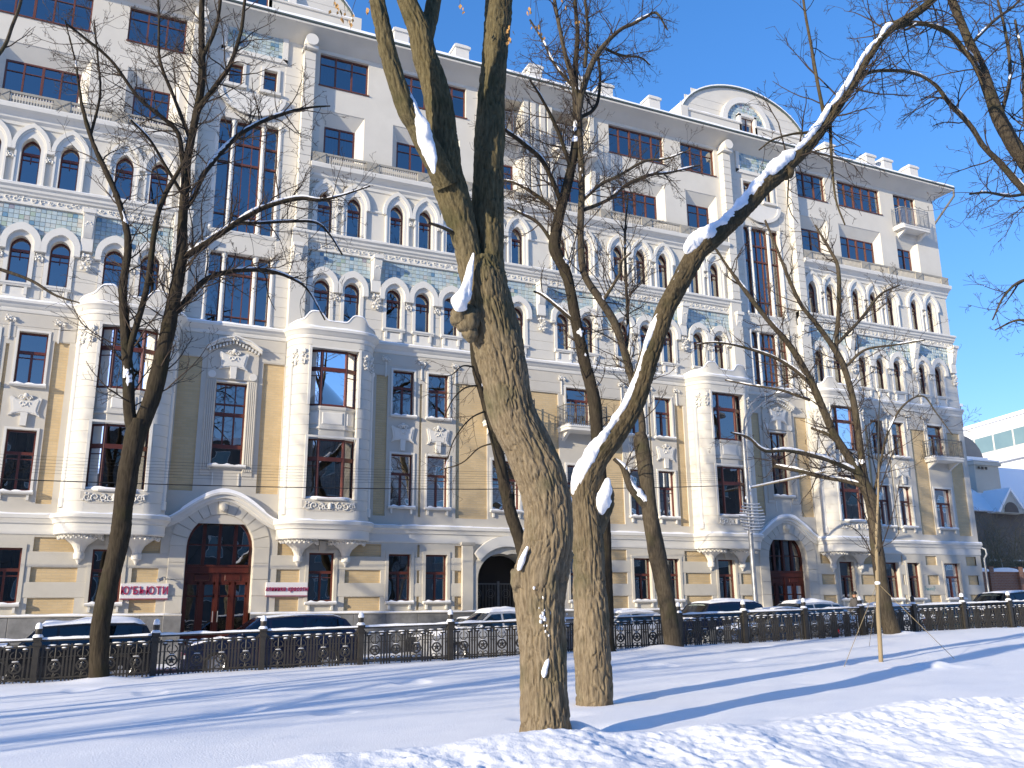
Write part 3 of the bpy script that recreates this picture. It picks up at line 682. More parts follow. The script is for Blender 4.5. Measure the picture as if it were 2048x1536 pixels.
    q = MB(); q.quad((c - .84, YF - .03, 5), (c + .84, YF - .03, 5), (c + .84, YF - .03, 10.6), (c - .84, YF - .03, 10.6)); q.obj('bay_interior', M['dark'], HB)
    # spandrel between the two windows: canted, with three raised panels
    pv = [(-.845, .33), (-.44, .13), (.44, .13), (.845, .33)]
    q = MB(); q.sweep([(c + x, yb + y) for x, y in pv], [(-.12, 7.24), (0, 7.24), (0, 7.58), (.06, 7.60), (.06, 7.66), (.01, 7.69), (.01, 8.26), (.05, 8.30), (.07, 8.36), (.07, 8.40), (-.12, 8.42)]); q.obj('spandrel', M['plaster'], HB)
    for (x0, y0), (x1, y1) in zip(pv[:-1], pv[1:]):
        q = MB(); a = Vector((c + x0, yb + y0)); b = Vector((c + x1, yb + y1)); d = (b - a); l = d.length; d.normalize(); nx, ny = d.y, -d.x; a2 = a + d * .07; b2 = b - d * .07
        q.add([(a2.x + nx * .012, a2.y + ny * .012, 7.76), (b2.x + nx * .012, b2.y + ny * .012, 7.76), (b2.x + nx * .012, b2.y + ny * .012, 8.20), (a2.x + nx * .012, a2.y + ny * .012, 8.20)] +
              [(a2.x + d.x * .03 + nx * .04, a2.y + d.y * .03 + ny * .04, 7.79), (b2.x - d.x * .03 + nx * .04, b2.y - d.y * .03 + ny * .04, 7.79), (b2.x - d.x * .03 + nx * .04, b2.y - d.y * .03 + ny * .04, 8.17), (a2.x + d.x * .03 + nx * .04, a2.y + d.y * .03 + ny * .04, 8.17)],
              [(4, 5, 6, 7), (0, 1, 5, 4), (1, 2, 6, 5), (2, 3, 7, 6), (3, 0, 4, 7)]); q.obj('raised_panel', M['trim'], HB)
    # sill with snow, relief panel under it
    q = MB(); q.sweep([(c + x, yb + y) for x, y in ((-.86, .22), (-.46, -.04), (.46, -.04), (.86, .22))], [(-.3, 5.10), (.02, 5.10), (.06, 5.13), (.06, 5.18), (-.3, 5.19)]); q.obj('bay_sill', M['trim'], HB)
    snow_sweep([(c + x, yb + y) for x, y in ((-.85, .22), (-.46, -.04), (.46, -.04), (.85, .22))], -.06, .06, 5.185, .045, bo, c)
    inst('scroll_relief', SCP, HB, (c, yb, 4.92))
    q = MB(); q.prism([(c - .95, 5.09), (c + .95, 5.09), (c + .95, 4.88), (c + .72, 4.74), (c - .72, 4.74), (c - .95, 4.88)], yb - .012, yb + .002); q.obj('relief_ground', M['plaster_grey'], HB)
    # crowning cornice handled with the facade path; crest on top
    pa = dense(bay_path(c, .05), .06); n = len(pa); s_ = [0]
    for i in range(1, n): s_.append(s_[-1] + math.hypot(pa[i][0] - pa[i - 1][0], pa[i][1] - pa[i - 1][1]))
    def crest(t):
        u = (t / s_[-1] - .5) * 2
        return 11.30 + .20 * math.exp(-(u / .85) ** 4) + .34 * math.exp(-((abs(u) - .36) / .15) ** 4) * (1 - .25 * abs(u)) - .02
    vs = []
    for i in range(n):
        a = Vector(pa[max(i - 1, 0)]); b = Vector(pa[i]); e = Vector(pa[min(i + 1, n - 1)]); t = (e - a).normalized(); nx, ny = t.y, -t.x; z = crest(s_[i])
        vs += [(b.x, b.y, 11.1), (b.x + nx * 0, b.y, z), (b.x - nx * .14, b.y - ny * .14, z), (b.x - nx * .14, b.y - ny * .14, 11.1)]
    q = MB(); q.add(vs, [(i * 4 + j, (i + 1) * 4 + j, (i + 1) * 4 + j + 1, i * 4 + j + 1) for i in range(n - 1) for j in range(3)]); q.obj('bay_crest', M['plaster'], HB, 40)
    q = MB(); vs = []
    for i in range(n):
        a = Vector(pa[max(i - 1, 0)]); b = Vector(pa[i]); e = Vector(pa[min(i + 1, n - 1)]); t = (e - a).normalized(); nx, ny = t.y, -t.x; z = crest(s_[i]); hh = .04 + .02 * float(vn(s_[i] * 4, c))
        vs += [(b.x + nx * .02, b.y + ny * .02, z - .01), (b.x + nx * .01, b.y + ny * .01, z + hh), (b.x - nx * .15, b.y - ny * .15, z + hh), (b.x - nx * .16, b.y - ny * .16, z - .01)]
    q.add(vs, [(i * 4 + j, (i + 1) * 4 + j, (i + 1) * 4 + j + 1, i * 4 + j + 1) for i in range(n - 1) for j in range(3)]); q.obj('snow', M['snow'], bo, 60)
    q = MB(); q.add([(x, y, 11.2) for x, y in bay_path(c, .02)], [tuple(range(18))]); q.obj('bay_roof', M['snow'], HB)
    # bell corbels
    for s in (-1, 1):
        q = MB(); cx = c + s * .82; n = 18; prof = [(.0, 2.93), (.035, 2.95), (.05, 3.0), (.10, 3.08), (.15, 3.10), (.165, 3.24), (.15, 3.27), (.13, 3.29), (.15, 3.38), (.22, 3.52), (.36, 3.64), (.55, 3.74), (.70, 3.80), (.70, 3.87), (0, 3.87)]
        vs = []; m = len(prof)
        for i in range(n + 1):
            a = math.pi + math.pi * i / n
            for r_, z in prof:
                fl = 1 + (.05 * math.cos(a * 16) if 3.27 < z < 3.7 else 0); ydep = max(-r_ * fl * math.sin(a), 0)
                vs.append((cx + r_ * fl * math.cos(a) * (1 if r_ < .5 else .93), YF - .02 - ydep * 1.1, z))
        q.add(vs, [(i * m + j, (i + 1) * m + j, (i + 1) * m + j + 1, i * m + j + 1) for i in range(n) for j in range(m - 1)])
        r = random.Random(int(c * 10) + s)
        for k in range(26):
            a = math.pi + math.pi * (k + .5) / 26; rr = .66; q.ball((cx + rr * .95 * math.cos(a), YF - .02 + rr * 1.1 * math.sin(a), 3.76 - .05 * (k % 2)), .05 * r.uniform(.7, 1.3), 5, 4)
        q.obj('corbel', M['trim'], HB, 50)
    q = MB(); q.prism([(c - .10, 3.45), (c + .10, 3.45), (c + .12, 3.80), (c - .12, 3.80)], YF - .10, YF + .01); q.obj('keystone', M['stone'], HB)
# ---------------- first and second floor
ops = []; bricks = []
for x in PAIR: ops += [(x - .415, x + .415, 5.12, 7.02, .24), (x - .415, x + .415, 8.48, 10.18, .24)]
for x in WIDE_UP: ops += [(x - .58, x + .58, 5.12, 7.02, .24), (x - .55, x + .55, 8.46, 10.20, .24)]
for c in (T1C, T2C): ops.append((c - .52, c + .52, 6.26, 9.12, .26))
for c in (T1C, T2C):
    for s in (-1, 1):
        for a, b, z0, z1 in ((1.02, 1.76, 5.35, 9.93), (5.11, 5.55, 4.75, 9.93), (6.80, 6.90, 4.75, 9.74)):
            bricks.append((*sorted((c + s * a, c + s * b)), z0, z1))
bricks += [(11.98, 13.28, 4.75, 9.91), (14.95, 16.40, 4.75, 9.91), (18.12, 19.35, 4.75, 9.91), (36.0, 36.98, 4.75, 9.91), (38.55, 39.55, 4.75, 9.91), (-5.95, -4.55, 4.75, 9.91)]
wall('middle_wall', XL, XR, 4.30, 10.9, ops + [(a, b, c, d, PW) for a, b, c, d in bricks], M['plaster_grey'])
for a, b, c, d in bricks:
    m_ = MB(); m_.quad((a, YF + PW, c), (b, YF + PW, c), (b, YF + PW, d), (a, YF + PW, d)); m_.obj('brick_panel', M['brick'], HB)
for x in PAIR:
    o = put_window('f1', x, 5.12); sill(x, .83, 5.10, o); o = put_window('f2', x, 8.48); sill(x, .83, 8.46, o, big=False)
    architrave(x, .83, 5.12, 7.02, .07, .035, material='trim'); architrave(x, .83, 8.48, 10.18, .07, .035, material='trim')
for x in WIDE_UP:
    o = put_window('w1', x, 5.12); sill(x, 1.16, 5.10, o); put_window('w2d', x, 8.46)
    architrave(x, 1.16, 5.12, 7.02, .09, .035, material='trim'); architrave(x, 1.10, 8.46, 10.20, .09, .035, material='trim')
# plaster courses above the brick panels (real joints)
for z0, z1 in ((9.955, 10.33), (10.345, 10.76)):
    cuts = sorted([(o[0] - .10, o[1] + .10) for o in ops if o[3] > z0 > o[2] or o[2] < z1 < o[3]] + [(c - 1.6, c + 1.6) for c in BAYS])
    for a, b in free(XL, XR - .02, cuts): course(a, b, z0, z1, 'plaster_course', M['plaster_grey'], p=.012)
# cartouche under each pair window: shield, keystone, scrolls
q = MB(); pts = [(-.45, .62), (-.40, .66), (-.25, .58), (0, .55), (.25, .58), (.40, .66), (.45, .62), (.40, .40), (.37, .20), (.44, .04), (.30, .10), (.12, .13), (-.12, .13), (-.30, .10), (-.44, .04), (-.37, .20), (-.40, .40)]
q.prism(pts[::-1], -.055, .004); q.prism([(x * .82, .33 + (z - .33) * .78) for x, z in pts[::-1]], -.075, -.05)
q.prism([(-.085, -.26), (.085, -.26), (.10, .16), (-.10, .16)], -.085, .004)
for s in (-1, 1):
    q.tube([(s * (.10 + .09 * math.cos(t * .6) * (1 - t / 16)), -.08, .62 + .09 * math.sin(t * .6) * (1 - t / 16)) for t in range(14)], .022, 5)
    q.tube([(s * (.09 + .05 * math.cos(t * .7)), -.08, .42 + .07 * math.sin(t * .7)) for t in range(8)], .018, 5)
q.ball((0, -.08, .70), .08, 7, 5, (1, .6, 1)); q.ball((0, -.08, .40), .04, 6, 4)
CART = q.mesh('cartouche', M['trim'], 40)
for x in PAIR: inst('cartouche', CART, HB, (x, YF - .004, 7.40))
# foliage capitals on thin drop mouldings between the windows
dm = MB(); dm.box(-.03, .03, -.035, .002, -1.0, -.1); DROP = dm.mesh('drop_moulding', M['trim'])
FX = [x for u in (5.45, 6.85, 8.22) for x in axes(u) if x > XL + .3] + [13.35, 14.8, 16.55, 18.05, 37.0, 38.45]
for x in FX: inst('foliage_capital', CL_S, HB, (x, YF - .01, 10.55), sc=(.95, 1, .85)); inst('drop_moulding', DROP, HB, (x, YF - .012, 10.5), sc=(.7, 1, .62))
# stair-hall window with fluted pilasters and hood
for c in (T1C, T2C):
    o = put_window('tall', c, 6.26, d=.2, cur=1); sill(c, 1.04, 6.25, o, big=False)
    architrave(c, 1.04, 6.27, 9.12, .05, .03, material='trim')
    for s in (-1, 1):
        for k in range(5):
            q = MB(); x0 = c + s * .68 + (k - 2) * .064; q.cbox(x0 - .024, x0 + .024, YF - .075, YF + .005, 6.05, 9.18, .01); q.obj('pilaster_flute', M['plaster_grey'], HB)
        q = MB(); q.cbox(c + s * .68 - .17, c + s * .68 + .17, YF - .035, YF + .004, 5.9, 9.7, .01); q.obj('pilaster', M['plaster_grey'], HB)
        q = MB(); q.tube([(c + s * .68, YF - .09, 9.36), (c + s * .68, YF, 9.36)], .13, 16); q.obj('pilaster_disc', M['trim'], HB, 40)
    q = MB(); q.cbox(c - .85, c + .85, YF - .06, YF + .004, 9.22, 10.28, .012); q.obj('window_frieze', M['plaster_grey'], HB)
    inst('cartouche', CART, HB, (c, YF - .062, 9.50), sc=(1.10, 1.2, 1.02))
    hp = [(c - .92, 10.20), (c - .50, 10.48), (c - .12, 10.58), (c, 10.62), (c + .12, 10.58), (c + .50, 10.48), (c + .92, 10.20)]
    q = MB(); q.band([(x, z + .10) for x, z in hp], hp, YF - .20, YF + .004); q.band([(x, z + .15) for x, z in hp], [(x, z + .10) for x, z in hp], YF - .26, YF + .004)
    for i in range(16):
        u = -.86 + 1.72 * (i + .5) / 16; z = 10.60 - .35 * abs(u) - .10 * u * u; q.box(c + u - .03, c + u + .03, YF - .17, YF, z - .10, z)
    q.obj('window_hood', M['trim'], HB); inst('foliage_capital', CL_S, HB, (c, YF - .2, 10.62), sc=(.6, 1, .6))
    for s in (-1, 1):
        q = MB(); q.box(c + s * .42 - .02, c + s * .42 + .02, YF - .03, YF + .003, 5.55, 6.0); q.obj('apron_strip', M['trim'], HB)
# wrought iron balconies at the second floor
def balcony(x, z, hw=.95, dp=.80, mt='rail', ornate=True, hr=.86):
    q = MB(); pl_ = [(x - hw, YF)] + [(x - hw + .18 * (1 - math.cos(t)), YF - dp + .18 * (1 - math.sin(t))) for t in np.linspace(0, math.pi / 2, 5)] + [(x + hw - .18 * (1 - math.cos(t)), YF - dp + .18 * (1 - math.sin(t))) for t in np.linspace(math.pi / 2, 0, 5)] + [(x + hw, YF)]
    q.prismz(pl_[::-1], z - .16, z - .04); q.prismz([(x + (a - x) * 1.03, YF + (b - YF) * 1.04) for a, b in pl_][::-1], z - .04, z + .02)
    b = q.obj('balcony', M['trim'], HB)
    for s in (-1, 1):
        q = MB(); q.prism([(0, 0), (0, .3), (.0, .3)], 0, 0) if False else None
        q.add([(x + s * .72 - .07, YF, z - .16), (x + s * .72 + .07, YF, z - .16), (x + s * .72 + .07, YF - .6, z - .16), (x + s * .72 - .07, YF - .6, z - .16), (x + s * .72 - .07, YF, z - .5), (x + s * .72 + .07, YF, z - .5), (x + s * .72 + .07, YF - .12, z - .42), (x + s * .72 - .07, YF - .12, z - .42)],
              [(0, 1, 2, 3), (4, 7, 6, 5), (0, 4, 5, 1), (3, 2, 6, 7), (0, 3, 7, 4), (1, 5, 6, 2)]); q.obj('bracket', M['trim'], b)
    snow_sweep(pl_, -.2, .0, z + .02, .07, b, x)
    path = dense(pl_, .09); q = MB()
    for zz, r in ((z + .12, .014), (z + hr, .02), (z + hr - .14, .012)): q.tube([(a, b_, zz) for a, b_ in path], r, 5)
    q.obj('handrail', M[mt], b, 40)
    q = MB()
    for i, (a, b_) in enumerate(path):
        q.tube([(a, b_, z + .02), (a, b_, z + hr + (.10 if i % 5 == 0 else 0))], .011 if i % 5 else .018, 4)
        if ornate and i % 5 == 2: q.tube([(a + .06 * math.cos(t * .6) * (1 - t / 18), b_ - .01, z + .42 + .13 * math.sin(t * .6)) for t in range(13)], .009, 4)
    q.obj('railing_bars', M[mt], b, kind='stuff')
for x in WIDE_UP: balcony(x, 8.46)

# ---------------- cornice 2 with snow, wrapping the bays
p2 = facade_path(XL, XR + .02)
m_ = MB(); m_.sweep(p2, CO2); co = m_.obj('string_course', M['trim'], HB, 40); snow_sweep(p2, .02, .20, 11.165, .055, co, 3.)

# ---------------- third floor: round-pointed arches, tiles above
X3 = sorted(x for u in (2.95, 4.08, 5.70, 6.86, 8.02, 9.74, 10.90) for x in axes(u) if x > XL + .3)
X3 = [x for x in X3 if not (15.2 < x < 16.1)]
def dedupe(L_, d=.5):
    out = []
    for x in L_:
        if not out or x - out[-1] > d: out.append(x)
    return out
X3 = [x for x in dedupe(X3) if x < XR - .6]
ops = [(x - .30, x + .30, 11.75, 13.38, .30, 13.03) for x in X3]
for c in (T1C, T2C):
    ops.append((c - 1.12, c + 1.12, 11.20, 13.88, .35))
wall('third_floor_wall', XL, XR, 10.9, 14.45, ops, M['plaster'])
sk3 = MB(); sk3.sweepx([(-.02, -.10), (.10, -.10), (.12, -.06), (.15, -.04), (.15, .02), (-.02, .03)], -.44, .44); sk3.box(-.34, .34, -.045, .01, -.50, -.13)
for s in (-1, 1): sk3.box(s * .30 - .045, s * .30 + .045, -.09, .01, -.36, -.10)
S3M = sk3.mesh('sill', M['trim'])
ar = MB(); ar.band(outline(0, .43, -.02, 1.28, 1.86, 10), outline(0, .30, 0, 1.28, 1.63, 10), -.05, .01); ar.band(outline(0, .50, .9, 1.28, 1.97, 10)[1:-1], outline(0, .43, .9, 1.28, 1.86, 10)[1:-1], -.08, .01)
AR3 = ar.mesh('window_surround', M['trim'], 30)
ah = MB(); ah.band(outline(0, .585, 1.12, 1.35, 2.06, 10), outline(0, .40, 1.12, 1.32, 1.80, 10), -.16, .01); AH3 = ah.mesh('archivolt', M['trim'], 30)
for x in X3:
    o = put_window('a3', x, 11.75, d=.2); inst('sill', S3M, o, (x, YF, 11.74)); inst('window_surround', AR3, HB, (x, YF, 11.75)); inst('archivolt', AH3, HB, (x, YF, 11.75))
for a, b in zip(X3[:-1], X3[1:]):
    if b - a < 1.35: inst('foliage_capital', CL_S, HB, ((a + b) / 2, YF - .02, 12.68), sc=(.75, 1, 1.0))
# joints of the third floor wall
zc = [11.28 + .375 * k for k in range(5)]
cuts3 = sorted([(x - .44, x + .44) for x in X3] + [(c - 1.75, c + 1.75) for c in (T1C, T2C)])
for z0, z1 in zip(zc[:-1], zc[1:]):
    for a, b in free(XL, XR - .02, cuts3): course(a, b, z0 + .008, z1 - .008, 'plaster_course', M['plaster'], p=.013)
# glazed tile fields
TC = [(.41, .50, .52), (.46, .53, .53), (.38, .47, .50), (.44, .50, .47), (.48, .52, .50), (.33, .42, .46), (.41, .48, .45), (.48, .47, .43), (.15, .27, .37), (.12, .23, .34), (.31, .29, .33), (.35, .43, .34)]
TW = [5, 5, 4, 3, 3, 3, 3, 1.5, 1.3, .9, .25, .8]
def tiles(x0, x1, z0, z1, y, st=.158, inside=None, parent=None, seed=0):
    r = random.Random(seed); mb = MB(); cols = []; nx = max(1, round((x1 - x0) / st)); nz = max(1, round((z1 - z0) / st)); sx, sz = (x1 - x0) / nx, (z1 - z0) / nz
    for i in range(nx):
        for j in range(nz):
            xa, za = x0 + i * sx, z0 + j * sz
            if inside and not inside(xa + sx / 2, za + sz / 2): continue
            b = .005; pr = r.uniform(.006, .012); k = len(mb.f); c = r.choices(TC, TW)[0]; f_ = r.uniform(.92, 1.06); c = tuple(min(1, v * f_) for v in c)
            mb.add([(xa + b, y, za + b), (xa + sx - b, y, za + b), (xa + sx - b, y, za + sz - b), (xa + b, y, za + sz - b), (xa + 2 * b, y - pr, za + 2 * b), (xa + sx - 2 * b, y - pr, za + 2 * b), (xa + sx - 2 * b, y - pr, za + sz - 2 * b), (xa + 2 * b, y - pr, za + sz - 2 * b)],
                   [(4, 5, 6, 7), (0, 1, 5, 4), (1, 2, 6, 5), (2, 3, 7, 6), (3, 0, 4, 7)]); cols += [c] * 5
    o = mb.obj('mosaic_tiles', M['tile'], parent or HB, kind='stuff'); me = o.data
    ca = me.color_attributes.new('tile', 'FLOAT_COLOR', 'CORNER'); buf = np.zeros((len(me.loops), 4), np.float32)
    for p_ in me.polygons: buf[p_.loop_start:p_.loop_start + p_.loop_total, :3] = cols[p_.index]; 
    buf[:, 3] = 1; ca.data.foreach_set('color', buf.ravel()); return o
BR = sorted([T1C - 9.25, T1C - 4.95, T1C - 1.95, T1C + 1.95, T1C + 4.95, T1C + 9.25, 15.66, T2C - 9.25, T2C - 4.95, T2C - 1.95, T2C + 1.95, T2C + 4.95, T2C + 9.25, XR - .25])
BR = dedupe(BR, .3)
for a, b in zip(BR[:-1], BR[1:]):
    if any(abs((a + b) / 2 - c) < 1 for c in (T1C, T2C)): continue
    tiles(a + .2, b - .2, 13.0, 14.42, YF - .012, seed=int(a * 10), inside=lambda x, z: not any(abs(x - xw) < .42 and z < 13.62 for xw in X3))
br = MB(); br.cbox(-.19, .19, -.14, .01, 13.10, 14.50, .012); br.box(-.215, .215, -.17, .01, 14.36, 14.50)
br.add([(-.16, -.14, 14.36), (.16, -.14, 14.36), (.16, -.40, 14.36), (-.16, -.40, 14.36), (-.13, -.14, 13.55), (.13, -.14, 13.55), (.13, -.20, 13.60), (-.13, -.20, 13.60), (.15, -.32, 14.05), (-.15, -.32, 14.05)],
       [(0, 1, 2, 3), (4, 7, 6, 5), (3, 2, 8, 9), (9, 8, 6, 7), (0, 3, 9, 7, 4), (1, 5, 6, 8, 2)])
br.box(-.19, .19, -.46, .01, 14.36, 14.50)
for i in range(5): br.tube([(-.13 + i * .065, -.40, 14.34), (-.13 + i * .065, -.42, 14.50)], .026, 6)
for t in range(10): br.ball((.10 * math.cos(t * .63), -.26 - .05 * math.sin(t * .63), 13.95 + .13 * math.sin(t * .63)), .045, 5, 4)
BRM = br.mesh('console', M['trim'], 40)
for x in BR:
    inst('console', BRM, HB, (x, YF, 0))
    inst('foliage_relief', CL_L, HB, (x, YF - .03, 12.72), sc=(1.0, 1, .85))
# frieze and ledge of the fourth floor
L4 = [(-.02, 14.44), (.10, 14.44), (.10, 14.49), (.07, 14.50), (.07, 14.74), (.14, 14.76), (.16, 14.82), (.22, 14.86), (.24, 14.95), (.32, 15.00), (.32, 15.08), (.02, 15.12), (-.02, 15.12)]
for a, b in ((XL, T1C - 1.72), (T1C + 1.72, T2C - 1.72), (T2C + 1.72, XR + .02)):
    m_ = MB(); m_.sweepx(L4, a, b, YF); lo = m_.obj('ledge', M['trim'], HB); snow_sweep([(a, YF), (b, YF)], .05, .31, 15.09, .025, lo, a)
    q = MB(); n = int((b - a) / .26); r = random.Random(int(a))
    for i in range(n):
        x = a + .13 + (b - a - .2) * i / n; s = 1 if i % 2 else -1
        q.tube([(x + .085 * (1 - t / 11) * math.cos(t * .75), YF - .085, 14.62 + s * .085 * (1 - t / 11) * math.sin(t * .75)) for t in range(9)], .017, 4)
        for _ in range(3): q.ball((x + r.uniform(-.12, .12), YF - .085, 14.62 + r.uniform(-.09, .09)), r.uniform(.015, .028), 5, 4)
    q.obj('frieze_relief', M['trim'], lo, 50, kind='stuff')

# ---------------- fourth floor: pointed arches
X4 = sorted(x for u in (2.92, 4.05, 5.75, 6.92, 8.08, 9.78, 10.93) for x in axes(u) if x > XL + .3)
X4 = [x for x in dedupe([x for x in X4 if not (15.2 < x < 16.1)]) if x < XR - .6]
ops = [(x - .285, x + .285, 15.13, 16.87, .30, 16.45) for x in X4]
for c in (T1C, T2C): ops.append((c - 1.12, c + 1.12, 14.68, 19.15, .35))
wall('fourth_floor_wall', XL, XR, 14.45, 17.30, [o if o[3] < 17.3 else (o[0], o[1], o[2], 17.30, o[4]) for o in ops], M['plaster'])
ar = MB(); ar.band(outline(0, .41, 0, 1.32, 2.00, 9), outline(0, .285, 0, 1.32, 1.74, 9), -.05, .01); ar.band(outline(0, .47, 0, 1.32, 2.09, 9), outline(0, .41, 0, 1.32, 2.00, 9), -.085, .01)
AR4 = ar.mesh('window_surround', M['trim'], 30)
ah = MB(); ah.band(outline(0, .585, 1.22, 1.34, 2.24, 9), outline(0, .46, 1.22, 1.32, 2.08, 9), -.13, .01); AH4 = ah.mesh('archivolt', M['trim'], 30)
for x in X4:
    put_window('a4', x, 15.13, d=.2); inst('window_surround', AR4, HB, (x, YF, 15.13)); inst('archivolt', AH4, HB, (x, YF, 15.13))
for a, b in zip(X4[:-1], X4[1:]):
    if b - a < 1.35: inst('foliage_capital', CL_S, HB, ((a + b) / 2, YF - .02, 16.12), sc=(.65, 1, .8))
    elif b - a < 2.1: q = MB(); q.sweepx([(0, 16.36), (.03, 16.36), (.05, 16.40), (.05, 16.44), (0, 16.44)], a + .59, b - .59, YF); q.obj('impost_moulding', M['trim'], HB)
# cornice 3 and the balustrade band
C3 = [(-.02, 17.22), (.05, 17.24), (.07, 17.34), (.16, 17.42), (.18, 17.50), (.30, 17.60), (.42, 17.66), (.44, 17.78), (.44, 17.83), (-.02, 17.86)]
for a, b in ((XL, T1C - 2.25), (T1C + 2.25, T2C - 2.25), (T2C + 2.25, XR + .05)):
    m_ = MB(); m_.sweepx(C3, a, b, YF); co = m_.obj('cornice', M['trim'], HB); snow_sweep([(a, YF), (b, YF)], .28, .43, 17.835, .02, co, b)
    q = MB(); q.box(a, b, YF - .30, YF - .20, 18.24, 18.32); q.box(a, b, YF - .30, YF - .20, 17.84, 17.90); q.obj('balustrade_rail', M['balu'], HB)
    q = MB(); n = int((b - a) / .085)
    for i in range(n):
        x = a + (b - a) * (i + .5) / n; q.box(x - .018, x + .018, YF - .275, YF - .235, 17.90, 18.24)
    q.obj('balustrade_bars', M['plaster_grey'], HB, kind='stuff')
    n = max(1, round((b - a) / 2.1))
    for i in range(n + 1):
        x = a + .3 + (b - a - .6) * i / n; q = MB(); q.box(x - .26, x + .26, YF - .315, YF - .19, 17.86, 18.30)
        for s in (-1, 1): q.add([(x - .22 * s - .03, YF - .33, 17.90), (x - .22 * s + .03, YF - .33, 17.90), (x + .22 * s + .03, YF - .33, 18.26), (x + .22 * s - .03, YF - .33, 18.26), (x - .22 * s - .03, YF - .31, 17.90), (x - .22 * s + .03, YF - .31, 17.90), (x + .22 * s + .03, YF - .31, 18.26), (x + .22 * s - .03, YF - .31, 18.26)], [(0, 1, 2, 3), (0, 4, 5, 1), (1, 5, 6, 2), (2, 6, 7, 3), (3, 7, 4, 0)])
        q.obj('balustrade_panel', M['balu'], HB)
# ---------------- fifth floor and top floor
S5 = []; T6 = []
for x in axes(3.42): S5.append((x, 's2'))
for x in (T1C - 6.9, T1C + 6.9, T2C - 6.9, T2C + 6.5): S5.append((x, 's4'))
S5 += [(14.0, 's2'), (17.35, 's2'), (37.42, 's2b')]
for x in axes(3.45): T6.append((x, 't3'))
for x in (T1C - 7.1, T1C + 7.15, T2C - 6.85, T2C + 6.75): T6.append((x, 't5'))
T6 += [(37.62, 't3b')]
ops = []; wide5 = {}
for x, k in S5: w = WK[k][4]; ops.append((x - w / 2 - .26, x + w / 2 + .30, 18.30, 20.30, .32))
for x, k in T6:
    w = WK[k][4]; z0 = 21.35 if k != 't3b' else 20.75; ops.append((x - w / 2, x + w / 2, z0, 22.76, .26))
for x in (14.0, 17.35): ops.append((x - .95, x + .95, 20.75, 22.76, .9))
for c in (T1C, T2C):
    ops.append((c - 1.12, c + 1.12, 17.30, 19.15, .35))
    for s in (-.63, .63): ops.append((c + s - .25, c + s + .25, 20.55, 21.45, .25))
ops = [o for o in ops if o[0] > XL]
wall('upper_wall', XL, XR, 17.30, 23.05, ops, M['plaster'])
for x, k in S5:
    w = WK[k][4]
    if x - w / 2 - .3 < XL: continue
    q = MB(); xa, xb = x - w / 2 - .26, x + w / 2 + .30; wi = [(x - w / 2, 18.42), (x - w / 2, 19.76), (x + w / 2, 19.76), (x + w / 2, 18.42)]; wo = [(xa, 18.30), (xa, 20.30), (xb, 20.30), (xb, 18.30)]
    # splayed embrasure: outer edge at the wall face, inner edge 0.3 m back
    vs = [(a, YF + .02, b) for a, b in wo] + [(a, YF + .30, b) for a, b in wi]; q.add(vs, [(0, 1, 5, 4), (1, 2, 6, 5), (2, 3, 7, 6), (3, 0, 4, 7)]); q.obj('embrasure', M['plaster'], HB)
    put_window(k, x, 18.42, d=.29)
for x, k in T6:
    if x - WK[k][4] / 2 < XL: continue
    z0 = 21.35 if k != 't3b' else 20.75; o = put_window(k, x, z0, d=.12)
    q = MB(); w = WK[k][4]; q.box(x - w / 2 - .03, x + w / 2 + .05, YF - .05, YF + .15, z0 - .04, z0); q.obj('sill', M['frame2'], o)
for x in (14.0, 17.35): put_window('loggia', x, 20.78, d=.75)
for x in (14.0, 17.35, 37.62): balcony(x, 20.72, 1.05, .62, 'metal', False, 1.0)
for x in (13.0, 15.1, 15.45, 15.9, 16.25, 18.35):
    q = MB(); q.cbox(x - .13, x + .13, YF - .10, YF + .01, 18.35, 22.9, .02); q.obj('pilaster_strip', M['plaster'], HB)
